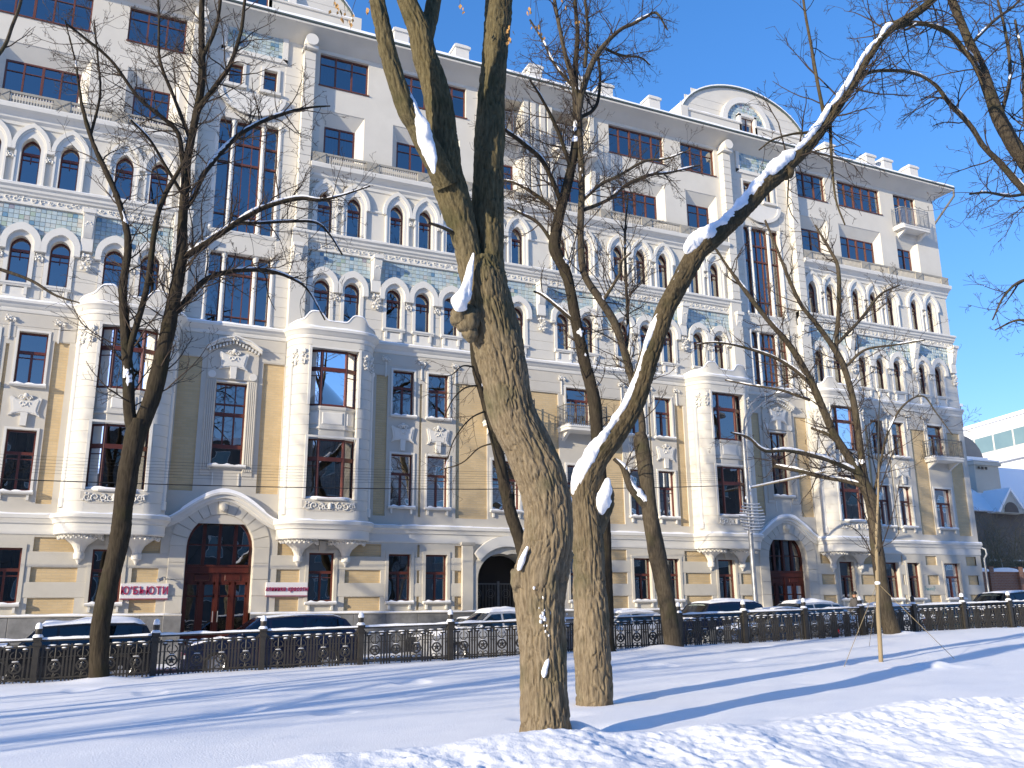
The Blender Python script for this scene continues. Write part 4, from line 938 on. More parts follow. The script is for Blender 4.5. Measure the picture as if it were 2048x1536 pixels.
# ---------------- stair towers
for c in (T1C, T2C):
    for s in (-1, 1):
        for k in range(20):                       # rusticated pilaster: one stone per course
            z0 = 15.12 + k * .368; q = MB(); xx = c + s * 2.02; q.cbox(xx - .22, xx + .22, YF - .34, YF + .01, z0 + .006, z0 + .362, .012); q.obj('pilaster_stone', M['plaster'], HB)
        q = MB(); q.cbox(xx - .30, xx + .30, YF - .26, YF + .01, 11.24, 15.10, .02); q.obj('tower_pier', M['plaster'], HB)
        q = MB(); q.tube([(xx, YF - .60, 22.86), (xx, YF - .02, 22.86)], .24, 18); q.box(xx - .27, xx + .27, YF - .50, YF, 22.54, 22.66); q.obj('pilaster_roll', M['trim'], HB, 40)
        for dx in (1.48,):
            for k in range(30):
                z0 = 11.30 + k * .375
                if z0 + .37 > 22.0: break
                q = MB(); q.cbox(c + s * dx - .30, c + s * dx + .30, YF - .014, YF + .002, z0 + .006, z0 + .368, .008); q.obj('plaster_course', M['plaster'], HB)
    for z0, h_, k in ((11.20, 2.68, 'st_lo'), (14.69, 4.45, 'st_hi')):
        put_window(k + 'c', c, z0, d=.22, cur=1)
        for s in (-1, 1):
            put_window(k + 's', c + s * .86, z0, d=.22, cur=1)
            q = MB(); q.lathe([(.11, z0), (.11, z0 + .1), (.085, z0 + .14), (.075, z0 + h_ - .2), (.10, z0 + h_ - .14), (.12, z0 + h_)], 12, (c + s * .54, YF + .16)); q.obj('colonnette', M['trim'], HB, 40)
            q = MB(); q.lathe([(.11, z0), (.085, z0 + .14), (.075, z0 + h_ - .2), (.12, z0 + h_)], 12, (c + s * 1.13, YF + .02)); q.obj('colonnette', M['trim'], HB, 40)
    q = MB(); q.cbox(c - 1.15, c + 1.15, YF + .04, YF + .34, 13.86, 14.70, .02); q.obj('tower_spandrel', M['plaster'], HB)
    q = MB(); q.sweepx([(0, 14.56), (.06, 14.56), (.10, 14.64), (.10, 14.69), (0, 14.70)], c - 1.2, c + 1.2, YF + .04); q.obj('spandrel_sill', M['trim'], HB)
    # bowl-shaped swag under the small windows
    n = 14; pt = [(c + 1.25 * math.cos(t), 20.28 + .92 * math.sin(t)) for t in np.linspace(math.pi, 2 * math.pi, n)]
    q = MB(); q.prism(pt, YF - .10, YF + .01); q.band([(x, z - .0) for x, z in pt], [(c + (x - c) * .86, 20.28 + (z - 20.28) * .84) for x, z in pt], YF - .15, YF + .01); q.obj('swag_panel', M['trim'], HB, 40)
    for s in (-.63, .63):
        put_window('sm', c + s, 20.55, d=.14, cur=1); architrave(c + s, .50, 20.55, 21.45, .10, .05, material='trim')
        q = MB(); q.box(c + s - .40, c + s + .40, YF - .14, YF, 20.42, 20.53); q.obj('sill', M['trim'], HB)
    q = MB(); q.band([(c - 1.22, 21.85), (c - 1.22, 23.03), (c + 1.22, 23.03), (c + 1.22, 21.85)], [(c - 1.02, 22.02), (c - 1.02, 22.95), (c + 1.02, 22.95), (c + 1.02, 22.02)], YF - .07, YF + .01); q.box(c - 1.22, c + 1.22, YF - .07, YF, 21.85, 22.02); q.obj('tile_frame', M['trim'], HB)
    tiles(c - 1.02, c + 1.02, 22.02, 22.97, YF - .015, seed=int(c))
    # tail of the tower gable above the eaves: curved gable, parapet, mosaic lunette and window
    yg = YF + .55; n = 28; R_ = 4.0; ga = [(c + .05 + 4.05 * math.cos(t), 24.15 + 2.75 * math.sin(t)) for t in np.linspace(math.pi, 0, n)]
    q = MB(); q.prism(ga[::-1], yg, yg + 5); go = q.obj('curved_gable', M['plaster'], HB, 30)
    q = MB(); q.band([(x, z + .06) for x, z in ga], [(x * 1, z - .01) for x, z in ga], yg - .10, yg + 5); q.obj('gable_roof', M['gutter'], go, 30)
    q = MB(); q.band([(x, z + .13) for x, z in ga], [(x, z + .06) for x, z in ga], yg - .09, yg + 5); q.obj('gable_snow', M['snow'], go, 30)
    for k in range(3):
        z = 24.9 + k * .45; w = 4.0 * math.sqrt(max(0, 1 - ((z - 24.15) / 2.7) ** 2)); q = MB(); q.box(c - w, c + w, yg - .012, yg + .01, z + .01, z + .44); q.obj('plaster_course', M['plaster'], go)
    lun = [(c + 1.50 * math.cos(t), 24.85 + 1.50 * math.sin(t)) for t in np.linspace(math.pi, 0, 20)]; lin = [(c + 1.20 * math.cos(t), 24.85 + 1.20 * math.sin(t)) for t in np.linspace(math.pi, 0, 20)]
    q = MB(); q.band(lun, lin, yg - .22, yg + .02); q.obj('lunette_arch', M['trim'], go, 30)
    q = MB(); q.prism(lin[::-1], yg - .10, yg); q.obj('lunette_ground', M['plaster_grey'], go)
    tiles(c - 1.2, c + 1.2, 24.85, 26.05, yg - .112, .15, lambda x, z: (x - c) ** 2 + (z - 24.85) ** 2 < 1.16 ** 2 and not (abs(x - c + .05) < .55 and z < 25.25), go, seed=int(c) + 5)
    q = MB(); q.box(c - 3.9, c - .42, yg - .30, yg + .05, 23.5, 24.72); q.box(c + .42, c + 3.9, yg - .30, yg + .05, 23.5, 24.72); q.box(c - .42, c + .42, yg - .30, yg + .05, 23.5, 24.10)
    for s in (-1, 1): xa, xb = sorted((c + s * .42, c + s * 3.95)); q.box(xa, xb, yg - .36, yg, 24.72, 24.80); q.box(c + s * 3.9 - .2, c + s * 3.9 + .2, yg - .38, yg + .3, 23.5, 24.9)
    po = q.obj('gable_parapet', M['plaster'], go)
    for s in (-1, 1): xa, xb = sorted((c + s * .45, c + s * 4.05)); snow_sweep([(xa, yg), (xb, yg)], .0, .36, 24.80, .06, go, c)
    w_ = inst('window', WK['s2b'][0], HB, (c, yg - .12, 24.08), sc=(.82, 1, .86)); inst('pane', WK['s2b'][1], w_, (c, yg - .12, 24.08))
    q = MB(); q.box(c - .55, c - .41, yg - .30, yg, 24.1, 25.32); q.box(c + .41, c + .55, yg - .30, yg, 24.1, 25.32); q.box(c - .55, c + .55, yg - .30, yg, 25.22, 25.36); q.obj('dormer_frame', M['trim'], go)
# ---------------- eaves, roof, chimneys
EV = [(-.05, 22.88), (.10, 22.95), (.30, 23.10), (.62, 23.28), (.80, 23.33), (.80, 23.42), (-.05, 23.48)]
q = MB(); q.sweep([(XL, YF), (XR, YF), (XR, YF + 14)], EV); q.obj('eaves', M['plaster'], HB, 30)
q = MB(); q.sweep([(XL, YF), (XR, YF), (XR, YF + 14)], [(.70, 23.44), (.85, 23.43), (.86, 23.48), (.70, 23.48)]); q.obj('gutter', M['gutter'], HB)
sp = dense([(XL, YF), (XR + .8, YF)], .35); q = MB(); vs = []
for x, y in sp:
    hh = .10 + .03 * float(vn(x * .9, 3.)); vs += [(x, YF - .86, 23.49), (x, YF - .84, 23.49 + hh), (x, YF - .5, 23.55 + hh), (x, YF + 2.5, 24.2 + hh), (x, YF + 8, 25.2)]
q.add(vs, [(i * 5 + j, (i + 1) * 5 + j, (i + 1) * 5 + j + 1, i * 5 + j + 1) for i in range(len(sp) - 1) for j in range(4)]); q.obj('roof_snow', M['snow'], HB, 50)
q = MB(); q.box(XL, XR, YF + 1.30, YF + 14, -.7, 23.0); q.obj('building_core', M['dark'], HB)
q = MB(); q.box(XR - .35, XR - .003, YF + .002, YF + 14, -.7, 23.0); q.obj('end_wall', M['plaster'], HB)
q = MB()
for z in (4.31, 11.0, 14.5, 17.25, 20.4): q.box(XL, XR - .36, YF + .85, YF + 1.3, z, z + .12)
for x in np.arange(XL + .5, XR - 1, 3.4): q.box(x, x + .1, YF + .95, YF + 1.3, 0, 23)
q.obj('floor_slabs', M['dark'], HB)
ch = MB(); ch.box(-.30, .30, -.30, .30, 0, .78); ch.box(-.36, .36, -.36, .36, .78, .88); ch.add([(-.36, -.36, .88), (.36, -.36, .88), (.36, .36, .88), (-.36, .36, .88), (-.25, -.25, 1.0), (.25, -.25, 1.0), (.25, .25, 1.0), (-.25, .25, 1.0)], [(4, 5, 6, 7), (0, 1, 5, 4), (1, 2, 6, 5), (2, 3, 7, 6), (3, 0, 4, 7)])
CHM = ch.mesh('chimney', M['trim'])
for px_, py_ in ((800, 92), (921, 117), (1068, 158), (1155, 180), (1210, 195), (1305, 222), (1655, 312), (1737, 332), (1771, 342), (1823, 356)):
    v = P(px_, py_, YF - .35); inst('chimney', CHM, HB, (v.x, v.y + .1, 23.45))
# rainwater pipe at the far corner
q = MB(); q.tube([(XR + .78, YF - .80, 23.38), (XR + .76, YF - .78, 23.0), (XR + .30, YF - .25, 22.1), (XR + .04, YF + .05, 21.6), (XR - .05, YF + .2, 21.3)], .06, 10); q.obj('downpipe', M['rail'], HB, 40)
q = MB(); q.tube([(XR + .02, YF + .1, 4.3), (XR + .16, YF - .22, 4.1), (XR + .16, YF - .24, 3.85), (XR + .04, YF - .17, 3.65), (XR + .04, YF - .17, .6)], .05, 10); q.obj('downpipe', M['metal'], HB, 40)
# ------------------------------------------------------------------ boulevard fence
FY = 21.5; FX0, FSP = -.92, 2.279; FN0, FN1 = -3, 19
def f_rail(x): return .955 + .0204 * (x + .9)
def f_base(x): return .0205 * x + .02
FB = empty('iron_fence', (FX0, FY, f_base(FX0)), 'black cast-iron boulevard fence with star medallions and snow on its top rail', 'fence')
po = MB(); po.box(-.065, .065, -.065, .065, -.25, .88); po.box(-.085, .085, -.085, .085, .76, .82); po.box(-.085, .085, -.085, .085, .88, .93); po.box(-.05, .05, -.072, .072, .15, .70)
FPO = po.mesh('post', M['iron'])
fi = MB(); fi.lathe([(.03, .93), (.035, .95), (.062, 1.0), (.070, 1.08), (.060, 1.14), (.03, 1.18), (0, 1.185)], 12); FFI = fi.mesh('finial', M['iron'], 40)
sc_ = MB(); sc_.lathe([(.066, 1.10), (.068, 1.13), (.060, 1.18), (.04, 1.215), (0, 1.23)], 12); FSN = sc_.mesh('snow', M['snow'], 60); sc_ = MB(); sc_.lathe([(.10, .93), (.10, .95), (.075, .985), (.062, .99)], 10); FSB = sc_.mesh('snow', M['snow'], 60)
# star medallion unit, 0.5 m wide
un = MB(); U = .46
for s in (-1, 1):
    un.box(s * .155 - .018, s * .155 + .018, -.016, .016, -.02, .62); un.box(s * .155 - .05, s * .155 + .05, -.026, .026, .62, .66)
ring = [(.122 * math.cos(t), .30 + .122 * math.sin(t)) for t in np.linspace(0, 2 * math.pi, 21)]; rin = [(.088 * math.cos(t), .30 + .088 * math.sin(t)) for t in np.linspace(0, 2 * math.pi, 21)]
un.band(ring, rin, -.018, .018)
st_ = [((.092 if i % 2 == 0 else .040) * math.cos(math.pi / 2 + i * math.pi / 5), .30 + (.092 if i % 2 == 0 else .040) * math.sin(math.pi / 2 + i * math.pi / 5)) for i in range(10)]
un.add([(x, -.014, z) for x, z in st_] + [(0, -.034, .30)] + [(x, .014, z) for x, z in st_], [(i, (i + 1) % 10, 10) for i in range(10)] + [(i, i + 11, (i + 1) % 10 + 11, (i + 1) % 10) for i in range(10)] + [tuple(range(20, 10, -1))])
for s in (-1, 1):
    un.tube([(s * (.02 + .085 * math.sin(t * .35)), 0, .44 + .022 * t) for t in range(9)], .012, 5)
    un.tube([(s * (.07 + .055 * math.cos(t * .6)), 0, .09 + .065 * math.sin(t * .6)) for t in range(9)], .011, 5)
    un.box(s * .135 - .03, s * .135 + .03, -.012, .012, .285, .315)
un.tube([(0, 0, .42), (0, 0, .68)], .014, 5); un.ball((0, 0, .70), .03, 6, 4); un.tube([(0, 0, .0), (0, 0, .18)], .012, 5)
FUN = un.mesh('star_medallion', M['iron'], 40)
us = MB(); us.ball((0, 0, .422), .06, 8, 4, (1.2, .35, .22)); us.ball((0, -.004, .345), .03, 6, 4, (1, .5, .4))
for s in (-1, 1): us.ball((s * .155, 0, .668), .05, 8, 4, (1.05, .6, .42))
FUS = us.mesh('snow', M['snow'], 60)
ba = MB(); ba.box(-.018, .018, -.016, .016, -.02, .74); ba.box(-.022, .022, -.022, .022, .40, .44); FBA = ba.mesh('baluster', M['iron'])
for i in range(FN0, FN1):
    x = FX0 + i * FSP; z = f_rail(x) - .88
    p_ = inst('post', FPO, FB, (x, FY, z)); inst('finial', FFI, p_, (x, FY, z))
    if i != 11: inst('snow', FSN, p_, (x, FY, z), rz=i)
    inst('snow', FSB, p_, (x, FY, z))
    x1 = x + FSP; zr0, zr1 = f_rail(x), f_rail(x1); xm = (x + x1) / 2
    r_ = MB()
    def bar(dz0, dz1, hw):
        r_.add([(x + .06, FY - hw, zr0 + dz0), (x1 - .06, FY - hw, zr1 + dz0), (x1 - .06, FY + hw, zr1 + dz0), (x + .06, FY + hw, zr0 + dz0), (x + .06, FY - hw, zr0 + dz1), (x1 - .06, FY - hw, zr1 + dz1), (x1 - .06, FY + hw, zr1 + dz1), (x + .06, FY + hw, zr0 + dz1)],
                [(0, 3, 2, 1), (4, 5, 6, 7), (0, 1, 5, 4), (1, 2, 6, 5), (2, 3, 7, 6), (3, 0, 4, 7)])
    bar(-.035, .0, .04); bar(-.16, -.125, .022); bar(-.78, -.75, .022); bar(-.36, -.345, .012)
    pn = r_.obj('fence_panel', M['iron'], FB)
    # snow on the top rail and in caps on the second rail
    s_ = MB(); n = 26; vs = []
    for k in range(n + 1):
        xx = x + .07 + (FSP - .14) * k / n; zz = f_rail(xx); hh = .045 + .018 * float(vn(xx * 3.1, 7.)) + .008 * float(vn(xx * 11, 2.))
        vs += [(xx, FY - .042, zz), (xx, FY - .038, zz + hh * .7), (xx, FY - .012, zz + hh), (xx, FY + .02, zz + hh * .95), (xx, FY + .042, zz)]
    s_.add(vs, [(k * 5 + j, (k + 1) * 5 + j, (k + 1) * 5 + j + 1, k * 5 + j + 1) for k in range(n) for j in range(4)]); s_.obj('snow', M['snow'], pn, 60)
    s_ = MB()
    for k in range(8):
        xx = x + .16 + (FSP - .32) * (k + .5) / 8 + .01; s_.ball((xx, FY, f_rail(xx) - .128), .095, 8, 4, (1.1, .24, .28))
    s_.obj('snow', M['snow'], pn, 60, kind='stuff')
    for k in range(4):
        xx = x + .10 + (FSP - .20) * (k + .5) / 4; zz = f_rail(xx) - .84
        inst('star_medallion', FUN, pn, (xx, FY, zz)); inst('snow', FUS, pn, (xx, FY, zz), kind='stuff')
    for k in range(5):
        xx = x + .10 + (FSP - .20) * k / 4 + (.02 if k == 0 else -.02 if k == 4 else 0)
        for dx in ((-.035, .035) if 0 < k < 4 else (0,)): inst('baluster', FBA, pn, (xx + dx, FY, f_rail(xx) - .84))

# ------------------------------------------------------------------ cars
def car_paint(name, c, rough=.25, metal=.3): return mat(name, c, rough, tuple(v * .93 for v in c), 2, metal=metal, spec=.6)
M['tail'] = mat('tail_lamp', (.45, .01, .01), .25); M['head'] = mat('head_lamp', (.75, .75, .75), .15); M['rim'] = mat('alloy', (.45, .45, .46), .35, metal=.8); M['taillit'] = mat('lit_tail_lamp', (.6, .02, .01), .3, emit=(1, .05, .02, 5.))
M['seat'] = mat('car_interior', (.05, .05, .052), .8)
def car(x0, y, Lc, Hc, kind, paint, label, snow=.05, wd=1.74, lit=False):
    """front at x0 (faces -x); y = centre line"""
    zg = street_z(x0 + Lc / 2); sl = .016
    root = empty('parked_car', (x0 + Lc / 2, y, zg), label, 'car', None); root.rotation_euler.y = -sl
    hb = {'sedan': .66, 'wagon': .66, 'hatch': .64, 'suv': .62}[kind] * Hc
    prof = {  # stations: (x fraction, belt z, roof z or None, half width factor, roof half width)
        'sedan': [(0, .42, None, .78), (.02, .50, None, .90), (.10, .56, None, .96), (.27, .645, None, .99), (.31, .66, .67, 1), (.45, .665, .985, 1), (.60, .665, 1, 1), (.74, .67, .95, 1), (.86, .70, .72, .98), (.965, .68, None, .93), (1, .52, None, .82)],
        'wagon': [(0, .42, None, .78), (.02, .50, None, .90), (.10, .56, None, .96), (.24, .64, None, .99), (.28, .655, .66, 1), (.42, .66, .97, 1), (.62, .665, 1, 1), (.86, .67, .985, 1), (.93, .675, .92, .99), (.99, .66, .69, .95), (1, .50, None, .88)],
        'hatch': [(0, .42, None, .80), (.02, .52, None, .90), (.10, .58, None, .96), (.20, .645, None, .99), (.24, .66, .67, 1), (.42, .66, .98, 1), (.62, .665, 1, 1), (.84, .67, .965, 1), (.95, .68, .74, .98), (.985, .62, None, .95), (1, .48, None, .88)],
        'suv': [(0, .44, None, .82), (.02, .54, None, .92), (.08, .60, None, .97), (.23, .635, None, 1), (.27, .64, .65, 1), (.38, .64, .965, 1), (.62, .645, 1, 1), (.88, .65, .985, 1), (.95, .655, .93, .99), (.99, .64, .70, .96), (1, .48, None, .90)]}[kind]
    hw = wd / 2; lx = lambda f: (f - .5) * Lc
    b = MB(); rings = []
    for f, zb, zr, k in prof:
        w = hw * k; zb_ = zb * Hc; zr_ = (zr * Hc if zr else zb_ + .012); wr = hw * (.76 if zr and zr > .9 else (.97 - .21 * max(0, (zr_ / Hc - zb) / (1 - zb)) if zr else .90)) * k
        zl = .20 if 0 < f < 1 else .30
        rings.append([(lx(f), -w * .94, zl), (lx(f), -w, zl + .12), (lx(f), -w * 1.0, zb_ * .72), (lx(f), -w * .965, zb_ - .01), (lx(f), -wr, zr_ - .03 if zr else zr_), (lx(f), -wr * .80, zr_), (lx(f), 0, zr_ + .015),
                      (lx(f), wr * .80, zr_), (lx(f), wr, zr_ - .03 if zr else zr_), (lx(f), w * .965, zb_ - .01), (lx(f), w, zb_ * .72), (lx(f), w, zl + .12), (lx(f), w * .94, zl)])
    m = 13; vs = [v for r in rings for v in r]; n = len(rings)
    b.add(vs, [(i * m + j, (i + 1) * m + j, (i + 1) * m + (j + 1) % m, i * m + (j + 1) % m) for i in range(n - 1) for j in range(m)] + [tuple(range(m)), tuple(range(n * m - 1, (n - 1) * m - 1, -1))])
    b.box(lx(0) - .03, lx(.015), -hw * .80, hw * .80, .22, .46); b.box(lx(.985), lx(1) + .03, -hw * .84, hw * .84, .24, .50)
    def sub(name, mb, mt, sm=False, par=None):
        o = bpy.data.objects.new(name, mb.mesh(name, mt, sm)); COL.objects.link(o); o.parent = par or root; return o
    body = sub('body', b, paint, 35)
    # glazing: bands set 8 mm proud of the cabin sides
    roofst = [(p[0], p[1] * Hc, p[2] * Hc, p[3], i) for i, p in enumerate(prof) if p[2]]
    def edge(i, s, t):      # point on the cabin side between belt (t=0) and roof edge (t=1)
        r = rings[i]; a, c = (r[3], r[4]) if s < 0 else (r[9], r[8]); q = [a[k] + (c[k] - a[k]) * t for k in range(3)]; q[1] += s * .008; return q
    idx = [q[4] for q in roofst]
    def at(f, s, t):
        for i0, i1 in zip(idx[:-1], idx[1:]):
            f0, f1 = prof[i0][0], prof[i1][0]
            if f0 <= f <= f1 + 1e-6:
                u = (f - f0) / (f1 - f0); a, c = edge(i0, s, t), edge(i1, s, t); return [a[k] + (c[k] - a[k]) * u for k in range(3)]
        return edge(idx[-1], s, t)
    fs_, fe = prof[idx[1]][0], prof[idx[-2]][0]; f0_, f1_ = prof[idx[0]][0], prof[idx[-1]][0]
    for s in (-1, 1):
        cuts = {'sedan': [(.335, .52), (.535, .71), (.72, .80)], 'wagon': [(.30, .47), (.485, .67), (.69, .91)], 'hatch': [(.28, .52), (.535, .75), (.765, .88)], 'suv': [(.29, .47), (.485, .68), (.70, .93)]}[kind]
        for a, c in cuts:
            g = MB(); k = 8; lo = [at(a + (c - a) * i / k, s, .06) for i in range(k + 1)]; hi = [at(a + (c - a) * i / k, s, .88) for i in range(k + 1)]
            g.add(lo + hi, [(i, i + 1, k + 2 + i, k + 1 + i) for i in range(k)]); sub('side_window', g, M['carglass'], True)
    def cross(i0, i1, t0, t1, name):
        g = MB(); q = []
        for i, t in ((i0, t0), (i1, t1)):
            pass
        a = rings[i0]; c = rings[i1]; L_ = []
        for t in (t0, t1):
            for jj in (4, 5, 6, 7, 8):
                p_ = [a[jj][k] + (c[jj][k] - a[jj][k]) * t for k in range(3)]; p_[1] *= .94; p_[2] += .008; p_[0] += (-.008 if i0 < 6 else .008); L_.append(p_)
        g.add(L_, [(j, j + 1, 6 + j, 5 + j) for j in range(4)]); sub(name, g, M['carglass'], True)
    cross(idx[0], idx[1], .06, .93, 'windscreen'); cross(idx[-2], idx[-1], .08, .92, 'rear_window')
    # wheels
    for f in (.18, .82):
        for s in (-1, 1):
            t = MB(); R0 = .32 if kind != 'suv' else .36
            t.lathe([(R0 - .09, -.10), (R0 - .01, -.10), (R0, -.07), (R0, .07), (R0 - .01, .10), (R0 - .09, .10)], 20); t.v = [(x, z, y) for x, y, z in t.v]
            w = sub('wheel', t, M['rubber'], 40); w.location = (lx(f), s * (hw - .09), R0)
            r = MB(); r.lathe([(.0, -.09), (.05, -.10), (.06, -.08), (R0 - .11, -.07), (R0 - .085, -.095)], 16); r.lathe([(0, .09), (.05, .10), (.06, .08), (R0 - .11, .07), (R0 - .085, .095)], 16); r.v = [(x, z, y) for x, y, z in r.v]; sub('rim', r, M['rim'], 40, w)
    for s in (-1, 1):
        g = MB(); g.box(lx(.005), lx(.05), s * hw * .74 - .13, s * hw * .74 + .13, .46 * Hc / 1.45, .55 * Hc / 1.45); sub('headlight', g, M['head'])
        g = MB(); g.box(lx(.965), lx(1) + .006, s * hw * .78 - .10, s * hw * .78 + .10, .52 * Hc / 1.45, .78 * Hc / 1.45); sub('tail_light', g, M['taillit'] if lit else M['tail'])
        g = MB(); g.ball((lx(prof[idx[0]][0] + .04), s * (hw + .07), hb + .05), .085, 8, 5, (.7, 1, .75)); sub('wing_mirror', g, paint, 60)
    for s in (-1, 1):
        for f in (.50, .70):
            g = MB(); pz = .62 * hb / .66 * .9; g.box(lx(f) - .09, lx(f) + .09, s * hw - .02 if s > 0 else -hw - .015, s * hw + .015 if s > 0 else -hw + .02, pz, pz + .025); sub('door_handle', g, paint)
    for f in (.50, .70):
        for s in (-.38, .38):
            g = MB(); g.box(lx(f) - .06, lx(f) + .10, s * hw - .22, s * hw + .22, .35, hb + .14); g.box(lx(f) - .02, lx(f) + .08, s * hw - .12, s * hw + .12, hb + .14, hb + .34); sub('seat', g, M['seat'])
    if snow:
        g = MB(); k = 14; vs = []; fa, fb = prof[idx[1]][0] - .02, prof[idx[-2]][0] + .01
        for i in range(k + 1):
            f = fa + (fb - fa) * i / k
            zz = np.interp(f, [p[0] for p in prof if p[2]], [p[2] * Hc for p in prof if p[2]]); hh = snow * (1 + .5 * float(vn(f * 9 + x0, 1.)))
            if i in (0, k): hh *= .3
            for j in range(9):
                u = -1 + j / 4; h2 = hh * (1 - abs(u) ** 6) * (1 + .3 * float(vn(f * 14 + x0, u * 3))); vs.append((lx(f), u * hw * .72, zz + .004 + .012 * (1 - abs(u)) - .03 * abs(u) ** 5 + h2))
        g.add(vs, [(i * 9 + j, (i + 1) * 9 + j, (i + 1) * 9 + j + 1, i * 9 + j + 1) for i in range(k) for j in range(8)]); sub('snow', g, M['snow'], 70)
        g = MB(); vs = []; k = 6; fh = prof[3][0]
        for i in range(k + 1):
            f = .04 + (fh - .05) * i / k; zz = np.interp(f, [p[0] for p in prof], [p[1] * Hc for p in prof])
            for j in range(7): u = -1 + j / 3; vs.append((lx(f), u * hw * .82, zz + .022 + snow * .8 * (1 - abs(u) ** 6) * (1 + .4 * float(vn(f * 20 + x0, u * 3)))))
        g.add(vs, [(i * 7 + j, (i + 1) * 7 + j, (i + 1) * 7 + j + 1, i * 7 + j + 1) for i in range(k) for j in range(6)]); sub('snow', g, M['snow'], 70)
    return root
CP = {n: car_paint(n + '_paint', c) for n, c in dict(black=(.012, .013, .016), navy=(.012, .018, .045), silver=(.50, .51, .53), grey=(.20, .21, .22), white=(.72, .71, .68), green=(.03, .05, .05), burgundy=(.10, .012, .015)).items()}
car(-2.75, 26.8, 4.4, 1.50, 'suv', CP['black'], 'black off-road car with snowy bonnet parked behind the left tree trunk', .08, lit=True)
car(2.35, 26.8, 4.75, 1.53, 'wagon', CP['navy'], 'dark blue estate car parked in front of the red-brown entrance door', .02)
car(9.9, 29.6, 4.1, 1.27, 'sedan', CP['black'], 'low black saloon car standing on the pavement by the carriage gate', .02)
car(9.35, 26.8, 4.4, 1.50, 'sedan', CP['silver'], 'silver saloon car parked in front of the carriage gate', .07)
car(14.55, 26.8, 3.45, 1.36, 'hatch', CP['silver'], 'small silver hatchback parked beside a leaning dark tree trunk', .05)
car(18.1, 26.8, 4.0, 1.60, 'suv', CP['navy'], 'dark blue off-road car with snowy roof parked by the street lamp', .06)
car(18.3, 24.0, 4.3, 1.36, 'sedan', CP['grey'], 'grey saloon car driving on the road close behind the fence', .02)
car(22.25, 26.8, 3.85, 1.50, 'hatch', CP['silver'], 'silver hatchback parked before the arched doorway under the far bays', .07)
car(26.2, 26.8, 3.6, 1.34, 'sedan', CP['white'], 'white saloon car parked near the walking person', .05)
car(29.95, 26.8, 3.0, 1.28, 'hatch', CP['green'], 'small dark green hatchback parked beyond the white saloon', .02)
car(33.1, 26.8, 4.5, 1.68, 'suv', CP['black'], 'tall black off-road car parked at the far corner of the building', .03)

# ------------------------------------------------------------------ signs, lamp, wires, camera
def text_mesh(body, size, material, ext=.012, shear=0.):
    cu = bpy.data.curves.new('lettering', 'FONT'); cu.body = body; cu.size = size; cu.extrude = ext; cu.align_x = 'CENTER'; cu.align_y = 'CENTER'; cu.shear = shear; cu.resolution_u = 3; cu.space_character = 1.12; cu.offset = size * .012
    o = bpy.data.objects.new('tmp', cu); COL.objects.link(o); dg = bpy.context.evaluated_depsgraph_get(); me = bpy.data.meshes.new_from_object(o.evaluated_get(dg)); bpy.data.objects.remove(o)
    me.materials.clear(); me.materials.append(material); return me
def sign(x0, x1, z0, z1, body, size, label, shear=0., sx=1.):
    xc, zc = (x0 + x1) / 2, (z0 + z1) / 2; root = empty('shop_sign', (xc, YF - .05, zc), label, 'sign')
    q = MB(); q.cbox(x0, x1, YF - .09, YF - .012, z0, z1, .008); q.obj('board', M['white_board'], root)
    q = MB(); q.box(x0, x1, YF - .094, YF - .01, z0 - .022, z0 - .001); q.obj('lower_edge', M['pink'], root)
    o = bpy.data.objects.new('lettering', text_mesh(body, size, M['pink'], shear=shear)); link(o, root, (xc, YF - .106, zc)); o.rotation_euler = (math.pi / 2, 0, 0); o.scale.x = sx
sign(.81, 2.21, 1.90, 2.36, "Ю'БЬЮТИ", .33, "white sign board lettered Ю'БЬЮТИ in dark pink beside the entrance", sx=.82)
sign(5.24, 6.62, 1.98, 2.41, 'клиника красоты', .215, 'white sign board lettered клиника красоты in dark pink script', .18, .72)
# faded scrawl on the wall
g = MB(); gx, gz = 35.70, 2.19
strokes = [[(0, .10), (.06, .14), (.05, .0), (.0, -.06)], [(.10, .06), (.14, -.05), (.18, .06), (.20, -.05), (.24, .05), (.28, -.05)], [(.34, .05), (.31, -.03), (.37, -.05), (.39, .04), (.34, .05)], [(.46, .08), (.44, -.05), (.50, -.05), (.54, .07)], [(.60, .08), (.58, -.10)], [(.56, .12), (.66, .14), (.68, .02), (.60, 0)]]
for s in strokes: g.tube([(gx + x, YF - .017, gz + z) for x, z in s], .009, 4)
g.obj('graffiti', M['teal'], None, label='faded teal scrawl sprayed on the stone wall beside the corner window', cat='graffiti')
# security lamp beside the left portal
root = empty('security_camera', (2.13, YF, 2.5), 'small wall-mounted security camera on a curved arm beside the sign board', 'camera')
q = MB(); q.tube([(2.10, YF, 2.50), (2.09, YF - .12, 2.55), (2.02, YF - .22, 2.56), (1.95, YF - .26, 2.53)], .018, 6); q.obj('arm', M['metal'], root, 40)
q = MB(); q.tube([(2.0, YF - .24, 2.50), (1.86, YF - .34, 2.45)], [.05, .06], 10); q.obj('housing', M['metal'], root, 40)
